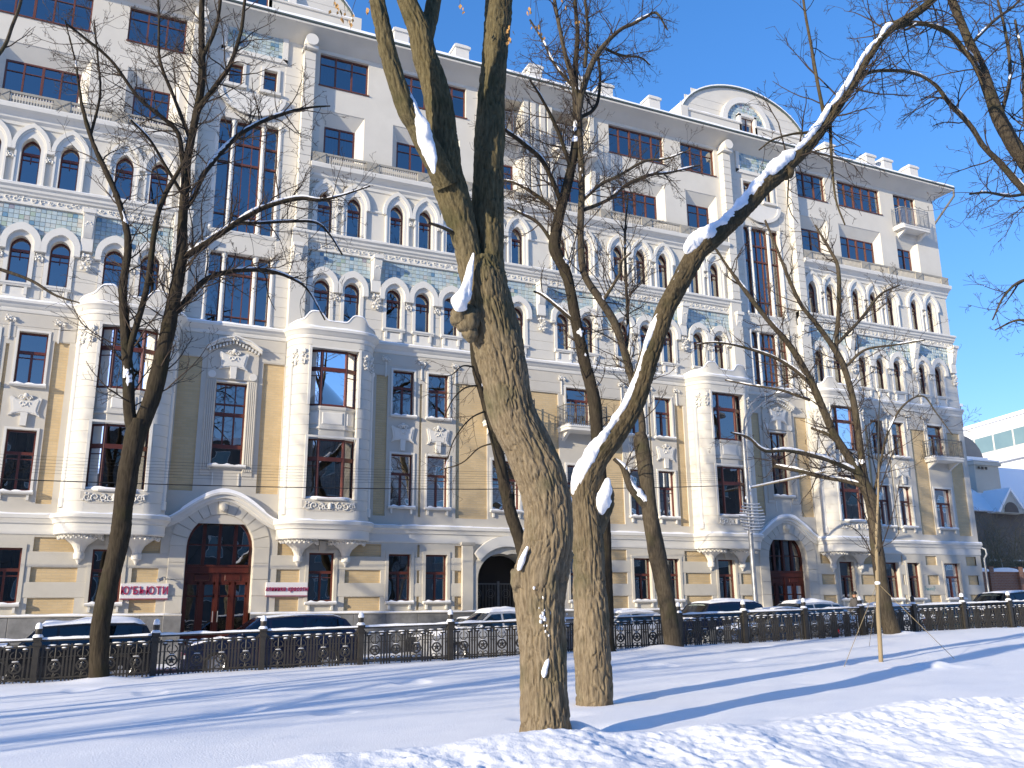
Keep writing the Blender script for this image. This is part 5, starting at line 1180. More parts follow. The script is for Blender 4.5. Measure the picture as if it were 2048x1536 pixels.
# street lamp with ribbed ornament and bracket arm
LX, LY = 23.45, 28.35; lz = street_z(LX)
root = empty('street_lamp', (LX, LY, lz), 'tall grey street lamp post with curved twin arm and stacked horizontal ribs', 'street lamp')
q = MB(); q.lathe([(.15, lz), (.15, lz + .9), (.12, lz + .95), (.12, lz + 1.5), (.10, lz + 1.6), (.085, 8.4), (.0, 8.45)], 14, (LX, LY)); q.obj('post', M['metal'], root, 40)
for dz in (0, .38):
    q = MB(); q.tube([(LX, LY, 8.2 - dz * .6), (LX + .10, LY - .03, 8.9 - dz), (LX + .45, LY - .08, 9.55 - dz), (LX + 1.0, LY - .15, 10.0 - dz), (LX + 1.75, LY - .24, 10.33 - dz), (LX + 2.3, LY - .3, 10.5 - dz)][: 6 if dz == 0 else 5], .035, 8); q.obj('arm', M['metal'], root, 40)
for t in (.5, 1.15):
    z_ = 9.62 if t == .5 else 10.07; q = MB(); q.tube([(LX + t, LY - .08 * t * 2, z_), (LX + t, LY - .08 * t * 2, z_ - .38)], .02, 6); q.obj('strut', M['metal'], root)
q = MB(); q.ball((LX + 2.05, LY - .28, 10.02), .34, 12, 6, (1.45, .6, .34)); q.obj('luminaire', M['metal'], root, 50)
q = MB(); q.ball((LX + 2.05, LY - .28, 10.10), .33, 12, 6, (1.4, .6, .40)); q.obj('snow', M['snow'], root, 50)
for k in range(9):
    z = 4.38 + k * .125; r = .34 + .22 * math.sin(math.pi * (k + .7) / 9); q = MB(); q.tube([(LX - r * 1.15 + 2.3 * r * i / 12, LY - .18 - .10 * math.sin(math.pi * i / 12), z + .05 * (2 * i / 12 - 1) ** 2) for i in range(13)], .022, 6); q.obj('rib', M['metal'], root, 40)
    q = MB(); q.tube([(LX - r * 1.1 + 2.2 * r * i / 12, LY - .18 - .10 * math.sin(math.pi * i / 12), z + .022 + .05 * (2 * i / 12 - 1) ** 2) for i in range(13)], .016, 5); q.obj('snow', M['snow'], root, 40)
q = MB(); q.tube([(LX, LY, 6.05), (LX + 3.9, LY - .3, 6.9)], .035, 7); q.obj('bracket_arm', M['rope'], root, 40)
q = MB(); q.tube([(LX + .1, LY - .01, 6.12), (LX + 3.85, LY - .3, 6.94)], .028, 6); q.obj('snow', M['snow'], root, 40)
for k in range(14):
    q = MB(); a = rnd.uniform(0, 6.28); z = rnd.uniform(4.2, 6.6); q.ball((LX + .1 * math.cos(a), LY + .1 * math.sin(a), z), .05, 6, 4, (1, 1, 1.6)); q.obj('frost_lump', M['snow'], root, 50)
# overhead lines strung from the lamp post
def wire(z0, z1, sag, r, label, y=28.0, x0=-20, x1=LX):
    q = MB(); n = 40; q.tube([(x0 + (x1 - x0) * i / n, y + (LY - y) * i / n, z0 + (z1 - z0) * i / n - sag * 4 * (i / n) * (1 - i / n)) for i in range(n + 1)], r, 5)
    q.obj('overhead_wire', M['wire'], None, 60, label=label, cat='wire', group='overhead wires')
wire(5.35, 6.2, .62, .015, 'thick black overhead cable running along the facade to the lamp post')
for k in range(6): wire(5.60 + k * .10, 6.35 + k * .07, .60 - .01 * k, .0035, 'thin overhead wire strung along the facade above the thick cable', 28.2 + k * .02)

# ------------------------------------------------------------------ walking person
def person(x, y, zg):
    root = empty('person', (x, y, zg), 'person in a dark grey coat and black knitted cap walking on the pavement', 'person')
    J = dict(pel=(0, 0, .90), spine=(0, 0, 1.10), chest=(0, 0, 1.28), neck=(0, 0, 1.42), head0=(-.01, 0, 1.48), head1=(-.02, 0, 1.58), head2=(-.015, 0, 1.64),
             shl=(0, -.18, 1.36), ell=(.06, -.22, 1.10), wrl=(-.02, -.22, .88), hal=(-.05, -.22, .80), shr=(0, .18, 1.36), elr=(-.05, .22, 1.10), wrr=(-.15, .2, .90), har=(-.19, .2, .83),
             hil=(0, -.09, .86), knl=(-.10, -.09, .48), anl=(-.02, -.09, .09), tol=(-.18, -.09, .04), hir=(0, .09, .86), knr=(.06, .09, .47), anr=(.22, .09, .12), tor=(.10, .09, .03))
    R_ = dict(pel=.15, spine=.15, chest=.17, neck=.06, head0=.075, head1=.095, head2=.08, shl=.085, ell=.06, wrl=.045, hal=.035, shr=.085, elr=.06, wrr=.045, har=.035, hil=.10, knl=.065, anl=.05, tol=.04, hir=.10, knr=.065, anr=.05, tor=.04)
    E_ = [('pel', 'spine'), ('spine', 'chest'), ('chest', 'neck'), ('neck', 'head0'), ('head0', 'head1'), ('head1', 'head2'), ('chest', 'shl'), ('shl', 'ell'), ('ell', 'wrl'), ('wrl', 'hal'), ('chest', 'shr'), ('shr', 'elr'), ('elr', 'wrr'), ('wrr', 'har'), ('pel', 'hil'), ('hil', 'knl'), ('knl', 'anl'), ('anl', 'tol'), ('pel', 'hir'), ('hir', 'knr'), ('knr', 'anr'), ('anr', 'tor')]
    ks = list(J); me = bpy.data.meshes.new('body'); me.from_pydata([J[k] for k in ks], [(ks.index(a), ks.index(b)) for a, b in E_], [])
    o = bpy.data.objects.new('body', me); COL.objects.link(o); md = o.modifiers.new('skin', 'SKIN'); sv = me.skin_vertices[0].data
    for i, k in enumerate(ks): sv[i].radius = (R_[k], R_[k]); sv[i].use_root = (k == 'pel')
    o.modifiers.new('sub', 'SUBSURF').levels = 2; bpy.context.view_layer.update()
    dg = bpy.context.evaluated_depsgraph_get(); m2 = bpy.data.meshes.new_from_object(o.evaluated_get(dg)); bpy.data.objects.remove(o)
    sk = mat('skin', (.45, .25, .17), .6); ct = mat('grey_coat', (.10, .095, .095), .9, (.075, .07, .07), 8); tr = mat('dark_trousers', (.03, .03, .035), .9)
    for q in (ct, sk, tr): m2.materials.append(q)
    for p_ in m2.polygons:
        z = p_.center.z; p_.material_index = 1 if z > 1.44 or (z < .86 and abs(p_.center.y) > .16 and z > .7) else (2 if z < .80 else 0); p_.use_smooth = True
    b = bpy.data.objects.new('body', m2); link(b, root, (x, y, zg))
    q = MB(); q.lathe([(.135, .0), (.15, -.02), (.18, -.30), (.19, -.42), (.17, -.42), (.12, -.0)], 16); q.v = [(a, c * 1.2, e + .98) for a, c, e in q.v]; q.obj('coat_skirt', ct, root, 50, (x, y, zg))
    q = MB(); q.lathe([(.108, 1.575), (.112, 1.60), (.105, 1.66), (.07, 1.705), (0, 1.715)], 16, (-.012, 0)); q.obj('knitted_cap', M['black'], root, 50, (x, y, zg))
    q = MB(); q.ball((-.112, 0, 1.545), .018, 6, 4, (1, .8, 1.3)); q.obj('nose', sk, root, 60, (x, y, zg))
    for s in (-1, 1):
        q = MB(); q.ball((-.095, s * .035, 1.57), .012, 6, 4); q.obj('eye', M['black'], root, 60, (x, y, zg))
        q = MB(); q.ball((-.01, s * .092, 1.55), .03, 6, 4, (.7, .4, 1)); q.obj('ear', sk, root, 60, (x, y, zg))
    q = MB(); q.lathe([(.075, 1.40), (.085, 1.43), (.08, 1.46), (.06, 1.47)], 14); q.obj('collar', M['black'], root, 50, (x, y, zg))
    for s, w in ((-1, J['hal']), (1, J['har'])):
        q = MB()
        for k in range(4): q.tube([(w[0] - .025 + k * .017, w[1], w[2] - .02), (w[0] - .04 + k * .02, w[1] - s * .005, w[2] - .075 - .008 * (k in (1, 2))), (w[0] - .05 + k * .02, w[1] - s * .02, w[2] - .105)], [.010, .009, .007], 6)
        q.tube([(w[0] - .03, w[1] - s * .01, w[2]), (w[0] - .065, w[1] - s * .02, w[2] - .04)], [.011, .008], 6); q.obj('fingers', sk, root, 60, (x, y, zg))
person(29.0, 28.75, float(pavez(np.array(29.0), np.array(28.75))) - .01)
# ------------------------------------------------------------------ trees
def resample(pts, rad, step):
    pts = np.array([tuple(p) for p in pts], float); rad = np.array(rad, float)
    seg = np.linalg.norm(np.diff(pts, axis=0), axis=1); s = np.concatenate([[0], np.cumsum(seg)]); n = max(3, int(s[-1] / step)); t = np.linspace(0, s[-1], n)
    # Catmull-Rom through the points
    out = np.zeros((n, 3)); e0 = pts[0] * 2 - pts[1]; e1 = pts[-1] * 2 - pts[-2]; Q = np.vstack([e0, pts, e1])
    i = np.clip(np.searchsorted(s, t, side='right') - 1, 0, len(pts) - 2); u = ((t - s[i]) / np.maximum(seg[i], 1e-6))[:, None]
    p0, p1, p2, p3 = Q[i], Q[i + 1], Q[i + 2], Q[i + 3]
    out = .5 * ((2 * p1) + (-p0 + p2) * u + (2 * p0 - 5 * p1 + 4 * p2 - p3) * u ** 2 + (-p0 + 3 * p1 - 3 * p2 + p3) * u ** 3)
    return out, np.interp(t, s, rad), t
def frames(C):
    T_ = np.gradient(C, axis=0); T_ /= np.linalg.norm(T_, axis=1)[:, None]; A = np.zeros_like(C); a = np.cross(T_[0], (.3, .9, .1)); a /= np.linalg.norm(a)
    for k in range(len(C)):
        a = a - T_[k] * a.dot(T_[k]); a /= np.linalg.norm(a); A[k] = a
    return T_, A, np.cross(T_, A)
class Geo:
    """accumulates numpy tubes into one mesh"""
    def __init__(s): s.V = []; s.F = []; s.n = 0
    def push(s, V, Fq): s.V.append(V); s.F.append(Fq + s.n); s.n += len(V)
    def trunk(s, pts, rad, n=20, step=.06, amp=.012, seed=0., fine=1., cap=True):
        C, R_, t = resample(pts, rad, step); T_, A, B = frames(C); th = np.arange(n) * 2 * math.pi / n; m = len(C)
        ct, st = np.cos(th)[None], np.sin(th)[None]; X = R_[:, None] * ct; Y = R_[:, None] * st; S = t[:, None] + 0 * X
        wob = vn(X * 5 + seed, Y * 5, S * 1.6) * .065 * R_[:, None] + vn(X * 11 + seed, Y * 11, S * 3.5) * .035 * R_[:, None]
        d = wob
        if amp:
            f = 32 * fine; w1 = vn(X * 6 + seed, Y * 6, S * 2.1) * .5
            n1 = vn(X * f + w1 + seed, Y * f + 3.3, S * f * .13 + w1 * 1.5); n2 = vn(X * f * 2.1 + seed, Y * f * 2.1, S * f * .42)
            d = d - amp * np.exp(-(n1 / .17) ** 2) + amp * .35 * n2
        r = R_[:, None] + d; V = C[:, None] + A[:, None] * (r * ct)[..., None] + B[:, None] * (r * st)[..., None]
        i = np.arange(m * n).reshape(m, n); j = np.roll(i, -1, 1); Fq = np.stack([i[:-1], j[:-1], j[1:], i[1:]], -1).reshape(-1, 4)
        V = V.reshape(-1, 3)
        if cap:
            V = np.vstack([V, C[-1] + T_[-1] * R_[-1] * .3]); top = i[-1]; Fq = np.vstack([Fq, np.stack([top, np.roll(top, -1), np.full(n, m * n), np.full(n, m * n)], -1)])[:len(Fq) + n]
            Fq[-n:, 3] = Fq[-n:, 2]
        s.push(V, Fq[:-n] if cap else Fq)
    def obj(s, name, mt, parent, **kw):
        me = npmesh(name, np.vstack(s.V), np.vstack(s.F), mt); return link(bpy.data.objects.new(name, me), parent, **kw)
class Twigs:
    def __init__(s): s.g = {}
    def add(s, pts, rad): s.g.setdefault(len(pts), []).append((pts, rad))
    def obj(s, name, mt, parent, sides=3, **kw):
        VV = []; FF = []; n0 = 0
        for k, L_ in s.g.items():
            C = np.array([a for a, _ in L_]); R_ = np.array([b for _, b in L_]); q = len(L_)
            T_ = np.gradient(C, axis=1); T_ /= np.maximum(np.linalg.norm(T_, axis=2, keepdims=True), 1e-9)
            A = np.cross(T_, np.array([.31, -.62, .72])); A /= np.maximum(np.linalg.norm(A, axis=2, keepdims=True), 1e-6); B = np.cross(T_, A)
            th = np.arange(sides) * 2 * math.pi / sides
            V = C[:, :, None] + R_[:, :, None, None] * (A[:, :, None] * np.cos(th)[None, None, :, None] + B[:, :, None] * np.sin(th)[None, None, :, None])
            i = np.arange(q * k * sides).reshape(q, k, sides); j = np.roll(i, -1, 2); Fq = np.stack([i[:, :-1], j[:, :-1], j[:, 1:], i[:, 1:]], -1).reshape(-1, 4)
            VV.append(V.reshape(-1, 3)); FF.append(Fq + n0); n0 += q * k * sides
        me = npmesh(name, np.vstack(VV), np.vstack(FF), mt); return link(bpy.data.objects.new(name, me), parent, **kw)
def grow(T, r, p, d, L, rad, lvl, up=.10, droop=0., dens=4., minr=.0042):
    k = 6 if lvl else 5; pts = [p]; dd = np.array(d); st = L / (k - 1); cur = p
    wig = .16 if lvl else .20
    for i in range(k - 1):
        dd = dd + np.array([r.gauss(0, wig), r.gauss(0, wig), r.gauss(0, wig) + up - droop * i / k]); dd = dd / np.linalg.norm(dd); cur = cur + dd * st; pts.append(cur)
    pts = np.array(pts); rr = np.maximum(np.linspace(rad, rad * .38, k), minr); T.add(pts, rr)
    if lvl <= 0: return
    nc = max(2, int(L * dens * (1.25 if lvl == 1 else 1)))
    for c in range(nc):
        t = r.uniform(.18, 1.0); f = t * (k - 1); i = min(int(f), k - 2); q = pts[i] + (pts[i + 1] - pts[i]) * (f - i); ax = pts[i + 1] - pts[i]; ax /= np.linalg.norm(ax)
        v = np.array([r.gauss(0, 1), r.gauss(0, 1), r.gauss(0, 1)]); v -= ax * v.dot(ax); v /= np.linalg.norm(v); a = math.radians(r.uniform(28, 62))
        grow(T, r, q, ax * math.cos(a) + v * math.sin(a), L * r.uniform(.34, .62) * (1.1 - .4 * t), max(rad * (1 - .6 * t) * .58, minr), lvl - 1, up, droop, dens, minr)
def sprout(T, r, pts, rad, dens=2., L=(1., 2.), lvl=2, t0=.0, up=.08, droop=0., kd=4., rf=.42, bias=None):
    C, R_, t = resample(pts, rad, .1); n = len(C); tot = t[-1]
    for c in range(int(tot * dens * (1 - t0))):
        f = r.uniform(t0, 1) * (n - 2); i = int(f); ax = C[i + 1] - C[i]; ax = ax / np.linalg.norm(ax)
        v = np.array([r.gauss(0, 1), r.gauss(0, 1), r.gauss(0, 1)])
        if bias is not None: v = v + np.array(bias)
        v -= ax * v.dot(ax); v /= np.linalg.norm(v); a = math.radians(r.uniform(35, 75))
        l = r.uniform(*L) * (1.05 - .45 * i / n); grow(T, r, C[i], ax * math.cos(a) + v * math.sin(a), l, min(max(R_[i] * rf, .004), .022), lvl, up, droop, kd)
def px_limb(L_, Y):
    """[(px, py, width px[, dy])] -> world points, radii"""
    pts = []; rad = []
    for q in L_:
        yy = Y + (q[3] if len(q) > 3 else 0); pts.append(P(q[0], q[1], yy)); rad.append(q[2] / 2 / pxm(q[0], q[1], yy))
    return pts, rad
def snow_tube(G, L_, Y, r, seed=0., n=14, step=.03, flat=1.):
    pts, rad = px_limb(L_, Y); C, R_, t = resample(pts, rad, step); T_, A, B = frames(C); th = np.arange(n) * 2 * math.pi / n; m = len(C)
    ct, st = np.cos(th)[None], np.sin(th)[None]; S = t[:, None] + 0 * ct
    k = 1 + .30 * vn(ct * 1.2 + seed, st * 1.2, S * 4.5) + .16 * vn(ct * 2.2 + seed, st * 2.2, S * 11) + .06 * vn(ct * 4 + seed, st * 4, S * 26)
    e = np.minimum(1, np.minimum(t, t[-1] - t) / (.9 * R_ + 1e-4)) ** .5
    rr = R_[:, None] * k * e[:, None]; V = (C[:, None] + A[:, None] * (rr * ct)[..., None] + B[:, None] * (rr * st)[..., None]).reshape(-1, 3)
    i = np.arange(m * n).reshape(m, n); j = np.roll(i, -1, 1); g_ = Geo(); g_.push(V, np.stack([i[:-1], j[:-1], j[1:], i[1:]], -1).reshape(-1, 4)); g_.obj('snow', M['snow'], TR)
def branch_snow(G, r, pts, rad, cover=.6, k=.75, t0=0., t1=1.):
    """broken caps of snow along the upper side of a branch"""
    C, R_, t = resample(pts, rad, .05); n = len(C); i = int(n * t0); e = int(n * t1)
    while i < e - 3:
        l = r.randint(4, 16) if cover < .8 else r.randint(10, 34); j = min(i + l, e - 1)
        ax = C[j] - C[i]; flat = math.hypot(ax[0], ax[1]) / (np.linalg.norm(ax) + 1e-6)
        if r.random() < cover * (.25 + .75 * flat) and j - i > 2:
            c = C[i:j].copy(); rr = np.maximum(R_[i:j] * k * r.uniform(.85, 1.3), .012); c[:, 2] += R_[i:j] * (.60 + .30 * flat); c[:, 1] -= R_[i:j] * .25; c[:, 0] -= R_[i:j] * .2 * (1 - flat)
            m = len(c); T_, A, B = frames(c); th = np.arange(7) * 2 * math.pi / 7; env = np.sin(np.linspace(.12, math.pi - .12, m)) ** .4
            q = (rr * env)[:, None] * (1 + .25 * vn(np.arange(m)[:, None] * .8 + i, np.cos(th)[None] * 2)); V = (c[:, None] + A[:, None] * (q * np.cos(th)[None])[..., None] + B[:, None] * (q * np.sin(th)[None])[..., None]).reshape(-1, 3)
            ii = np.arange(m * 7).reshape(m, 7); jj = np.roll(ii, -1, 1); G.push(V, np.stack([ii[:-1], jj[:-1], jj[1:], ii[1:]], -1).reshape(-1, 4))
        i = j + r.randint(0, 3)
def lump(G, c, rad, sq=(1, 1, 1), seed=0., amp=.3, fr=3., n=22):
    th = np.arange(n) * 2 * math.pi / n; ph = np.linspace(-math.pi / 2, math.pi / 2, n // 2 + 1); P_, T_ = np.meshgrid(ph, th, indexing='ij')
    d = np.stack([np.cos(P_) * np.cos(T_), np.cos(P_) * np.sin(T_), np.sin(P_)], -1); k = 1 + amp * vn(d[..., 0] * fr + seed, d[..., 1] * fr, d[..., 2] * fr) + amp * .5 * vn(d[..., 0] * fr * 2.4 + seed, d[..., 1] * fr * 2.4, d[..., 2] * fr * 2.4)
    V = (np.array(c) + d * k[..., None] * rad * np.array(sq)).reshape(-1, 3); m = len(ph); i = np.arange(m * n).reshape(m, n); j = np.roll(i, -1, 1); G.push(V, np.stack([i[:-1], j[:-1], j[1:], i[1:]], -1).reshape(-1, 4))

# ---- the big twin-limbed maple in front
Y1 = 9.27
t1 = [(1096, 1505, 122), (1093, 1478, 112), (1092, 1447, 102), (1089, 1390, 95), (1088, 1335, 93), (1084, 1280, 94), (1080, 1222, 98), (1081, 1175, 108), (1084, 1145, 110), (1095, 1095, 100), (1097, 1050, 97), (1093, 1000, 99), (1078, 945, 100), (1054, 890, 97), (1028, 837, 96), (1012, 780, 94), (1003, 730, 96), (996, 688, 100), (985, 640, 98), (975, 595, 94), (968, 555, 90), (966, 520, 70)]
r1 = [(982, 610, 70), (978, 560, 66), (977, 500, 60), (976, 440, 61), (976, 371, 62, .05), (977, 330, 63, .08), (981, 223, 56, .15), (990, 111, 54, .25), (998, 0, 52, .35), (1005, -120, 48, .5), (1018, -300, 42, .7), (1030, -520, 34, .9), (1035, -800, 24, 1.)]
l1 = [(965, 620, 66), (950, 560, 60), (936, 500, 54, -.05), (922, 445, 56, -.08), (903, 385, 66, -.10), (890, 340, 66, -.12), (886, 280, 58, -.12), (881, 223, 55, -.12), (866, 160, 51, -.1), (850, 111, 49, -.1), (838, 60, 48, -.1), (818, 10, 42, -.1), (800, -60, 36, -.1), (780, -200, 32, 0), (770, -420, 26, .2), (765, -700, 18, .3)]
l2 = [(893, 372, 50, -.2), (872, 325, 50, -.28), (850, 285, 46, -.35), (832, 250, 43, -.4), (815, 223, 40, -.45), (796, 170, 37, -.5), (778, 111, 36, -.55), (764, 50, 33, -.6), (754, 0, 31, -.65), (742, -80, 28, -.7), (728, -230, 24, -.8), (720, -450, 16, -.9)]
l3 = [(846, 95, 34, -.05), (858, 50, 32, 0), (868, 0, 30, .05), (885, -90, 27, .1), (905, -250, 22, .2), (920, -480, 14, .3)]
TR = empty('maple_tree', P(1092, 1482, Y1), 'big leaning light-brown tree trunk forking upward, burl on its side, nearest the snow bank', 'tree')
G = Geo()
G.trunk(*px_limb(t1, Y1), n=180, step=.010, amp=.024, seed=1.)
Gl = Geo()
Gl.trunk(*px_limb(r1, Y1), n=84, step=.02, amp=.019, seed=4.); Gl.trunk(*px_limb(l1, Y1), n=84, step=.02, amp=.019, seed=7.)
Gl.trunk(*px_limb(l2, Y1), n=64, step=.02, amp=.016, seed=11.); Gl.trunk(*px_limb(l3, Y1), n=60, step=.02, amp=.010, seed=13.)
for c, s_ in (((935, 640), 1.), ((918, 632), .72), ((940, 665), .6)): lump(G, P(c[0], c[1], Y1 - .12), .125 * s_ + .02, (1, 1, 1.15), c[0], .20, 1.7, 40)
for c, s_ in (((1042, 1158), .10), ((1128, 1110), .09), ((1010, 755), .09), ((992, 560), .10)): lump(G, P(c[0], c[1], Y1 - .02), s_, (1.1, 1.2, 1.6), c[1], .25, 2.2, 28)
G.obj('trunk', M['bark'], TR); Gl.obj('limbs', M['bark'], TR)
S = Geo(); rs = random.Random(3)
for L_ in ([(800, 150, 5), (812, 178, 9), (825, 205, 14), (838, 240, 24), (850, 275, 32), (860, 305, 30), (864, 330, 16), (868, 348, 6)],):
    snow_tube(S, L_, Y1 - .50, rs, 1., 18, .015)
snow_tube(S, [(947, 505, 3), (941, 535, 12), (934, 565, 18), (926, 592, 30), (918, 612, 34), (912, 622, 18)], Y1 - .24, rs, 2., 18, .012)
snow_tube(S, [(1078, 852, 6), (1088, 880, 17), (1100, 910, 20), (1110, 940, 18), (1118, 962, 10)], Y1 - .06, rs, 3., 16, .012); snow_tube(S, [(1117, 958, 6), (1126, 978, 16), (1136, 1000, 12), (1142, 1018, 5)], Y1 - .06, rs, 4., 14, .012)
snow_tube(S, [(1056, 1092, 4), (1049, 1108, 9), (1043, 1124, 15), (1036, 1142, 8)], Y1 - .14, rs, 5., 14, .012)
for k in range(46):
    a, b = rs.gauss(0, 14), rs.gauss(0, 20); w = max(1.5, 7 - .12 * (abs(a) + abs(b))) * rs.uniform(.5, 1.2); px_, py_ = 1104 + a, 1238 + b
    dx = (px_ - 1080) / 98 * 2; yy = Y1 - .262 * math.sqrt(max(.05, 1 - min(.95, dx * dx))) - .018; lump(S, P(px_, py_, yy), w * 1.5 / 2 / 190, (1, .6, 1.5), k, .4, 3, 8)
snow_tube(S, [(1097, 1316, 4), (1093, 1328, 11), (1089, 1345, 11), (1088, 1356, 4)], Y1 - .243, rs, 6., 10, .008)
for q in ((1096, 1178), (1087, 1195), (1068, 1176)): lump(S, P(*q, Y1 - .27), .016, (1, .5, 1.2), q[0], .3, 3, 8)
S.obj('snow', M['snow'], TR, kind='stuff')
T = Twigs(); rt = random.Random(21)
for L_, dn in ((r1[5:], 1.6), (l1[8:], 1.6), (l2[6:], 1.6), (l3, 1.6)): sprout(T, rt, *px_limb(L_, Y1), dens=dn, L=(1.2, 2.4), lvl=3, t0=.35, kd=3., up=.04)
# thin shoots that hang into the frame, ending in dry winged seeds
LV = Twigs(); lf = MB(); rl = random.Random(5)
for hx, hy, n_ in ((668, 10, 5), (690, 26, 6), (702, 34, 4), (738, 8, 4), (757, 12, 4), (920, 8, 3), (1018, 52, 7), (1013, 80, 4), (1060, 20, 4), (1071, 46, 7), (1081, 66, 4), (1160, 48, 5), (1128, 4, 3)):
    yy = Y1 + rl.uniform(-.4, .4); top = P(hx + rl.uniform(-20, 20), -40 - rl.uniform(0, 60), yy); tip = P(hx, hy, yy)
    T.add(np.array([tuple(top + (tip - top) * (i / 5) + Vector((rl.gauss(0, .01), rl.gauss(0, .01), 0))) for i in range(6)]), np.full(6, .0035))
    for k in range(n_):
        c = P(hx + rl.uniform(-9, 9), hy + rl.uniform(-8, 14), yy + rl.uniform(-.04, .04)); l = rl.uniform(.05, .085); w = l * .30; a = rl.uniform(0, 3.14); ux, uy = math.cos(a), math.sin(a); tl = rl.uniform(-.4, .4)
        lf.add([(c.x, c.y, c.z), (c.x + ux * w + tl * l * .3, c.y + uy * w, c.z - l * .45), (c.x + tl * l, c.y, c.z - l), (c.x - ux * w + tl * l * .3, c.y - uy * w, c.z - l * .45), (c.x + uy * .006, c.y - ux * .006, c.z - l * .5)], [(0, 1, 4), (1, 2, 4), (2, 3, 4), (3, 0, 4)])
small = [(905, 468, 8, -.1), (880, 452, 7, -.15), (855, 444, 6, -.2), (866, 446, 5, -.2)]
Gs = Geo(); Gs.trunk(*px_limb([(925, 480, 12), (905, 466, 9, -.1), (885, 455, 8, -.15), (858, 446, 6, -.2)], Y1), n=10, step=.03, amp=0); Gs.obj('dead_spur', M['bark_dark'], TR)
S2 = Geo(); branch_snow(S2, rs, *px_limb([(905, 466, 9, -.1), (885, 455, 8, -.15), (858, 446, 7, -.2)], Y1), 1., .9); S2.obj('snow', M['snow'], TR, kind='stuff')
T.obj('crown_twigs', M['twig'], TR, kind='stuff')
lf.obj('dry_seeds', M['leaf'], TR, kind='stuff')

# ---- second trunk with the long snowy limb reaching right
Y2 = 11.97
t2 = [(1189, 1430, 82), (1189, 1405, 77), (1187, 1360, 73), (1184, 1300, 73), (1184, 1260, 72), (1182, 1200, 68), (1179, 1150, 64), (1177, 1110, 62), (1173, 1060, 62), (1170, 1020, 60), (1168, 985, 56), (1176, 952, 50), (1192, 922, 46), (1213, 893, 45), (1241, 855, 43), (1266, 812, 42), (1288, 748, 40), (1306, 693, 39), (1331, 619, 38), (1363, 560, 38), (1386, 520, 38), (1400, 498, 40), (1432, 470, 40), (1468, 437, 38), (1500, 403, 36), (1527, 372, 37), (1560, 346, 34), (1580, 325, 30), (1612, 295, 26), (1638, 264, 25), (1674, 213, 22), (1707, 164, 20), (1737, 111, 18), (1774, 63, 18), (1822, 33, 17), (1860, 4, 15), (1900, -40, 13), (1960, -120, 10), (2010, -220, 7)]
TR = empty('maple_tree', P(1187, 1408, Y2), 'straight ridged tree trunk whose single long snow-covered limb sweeps right across the facade', 'tree')
G = Geo(); G.trunk(*px_limb(t2[:12], Y2), n=130, step=.012, amp=.024, seed=31., fine=.9); G.obj('trunk', M['bark2'], TR)
G = Geo(); G.trunk(*px_limb([(1170, 1030, 50), (1168, 1005, 54)] + t2[10:], Y2), n=76, step=.019, amp=.020, seed=31., fine=.9)
G.trunk(*px_limb([(1185, 1070, 40), (1200, 1035, 40), (1211, 1008, 36), (1216, 985, 26), (1218, 968, 8)], Y2), n=60, step=.015, amp=.012, seed=37.)
up_ = [(1652, 245, 9), (1645, 215, 8), (1634, 160, 7), (1622, 90, 6), (1608, 10, 5), (1600, -80, 4)]
sid = [(1655, 236, 8), (1625, 262, 7), (1585, 268, 5), (1545, 280, 4), (1518, 300, 3)]; rg = [(1780, 60, 9), (1826, 48, 8), (1880, 55, 7), (1915, 80, 6), (1945, 125, 5), (1965, 170, 3)]
dwn = [(1660, 240, 7), (1664, 330, 5), (1672, 400, 4), (1690, 450, 3)]; lf2 = [(1700, 172, 8), (1740, 145, 7), (1790, 142, 6), (1840, 150, 4), (1880, 180, 3)]
for L_ in (up_, sid, rg, dwn, lf2): G.trunk(*px_limb(L_, Y2), n=8, step=.06, amp=0, seed=L_[0][0])
lump(G, P(1575, 345, Y2 - .06), .13, (1, 1, 1.1), 4, .2, 2, 20)
G.obj('limb', M['bark2'], TR)
S = Geo()
snow_tube(S, [(1146, 990, 8), (1152, 968, 20), (1164, 942, 30), (1184, 908, 30), (1206, 878, 26), (1228, 846, 19), (1250, 808, 14), (1270, 762, 11), (1286, 715, 12), (1298, 676, 18), (1308, 652, 16), (1318, 630, 10), (1330, 600, 7), (1350, 560, 6), (1366, 530, 8)], Y2 - .04, rs, 1.5, 18, .016)
snow_tube(S, [(1372, 508, 8), (1380, 492, 26), (1400, 478, 36), (1425, 462, 28), (1452, 440, 22), (1480, 412, 22), (1508, 380, 24), (1530, 355, 24), (1552, 333, 30), (1572, 316, 26), (1590, 303, 14)], Y2 - .05, rs, 2.5, 18, .016)
snow_tube(S, [(1588, 304, 8), (1610, 284, 15), (1634, 252, 14), (1652, 224, 12), (1660, 208, 8)], Y2 - .05, rs, 3.5, 14, .016); snow_tube(S, [(1662, 210, 6), (1680, 190, 13), (1700, 158, 11), (1716, 130, 8), (1730, 108, 10), (1742, 92, 8), (1760, 74, 9), (1775, 52, 13), (1786, 50, 8)], Y2 - .04, rs, 4.5, 14, .016)
snow_tube(S, [(1216, 955, 7), (1213, 975, 22), (1206, 995, 30), (1202, 1015, 24), (1205, 1030, 8)], Y2 - .17, rs, 5.5, 18, .012)
branch_snow(S, rs, *px_limb(rg, Y2), .7, .8)
S.obj('snow', M['snow'], TR, kind='stuff')
T = Twigs(); rt = random.Random(77)
for L_, dn in ((up_, 3.5), (sid, 4.), (rg, 4.5), (dwn, 4), (lf2, 5)): sprout(T, rt, *px_limb(L_, Y2), dens=dn, L=(.5, 1.3), lvl=2, up=.02, kd=4.)
sprout(T, rt, *px_limb(t2[26:], Y2), dens=3.2, L=(.7, 1.7), lvl=3, up=.03, kd=3.2, rf=.3)
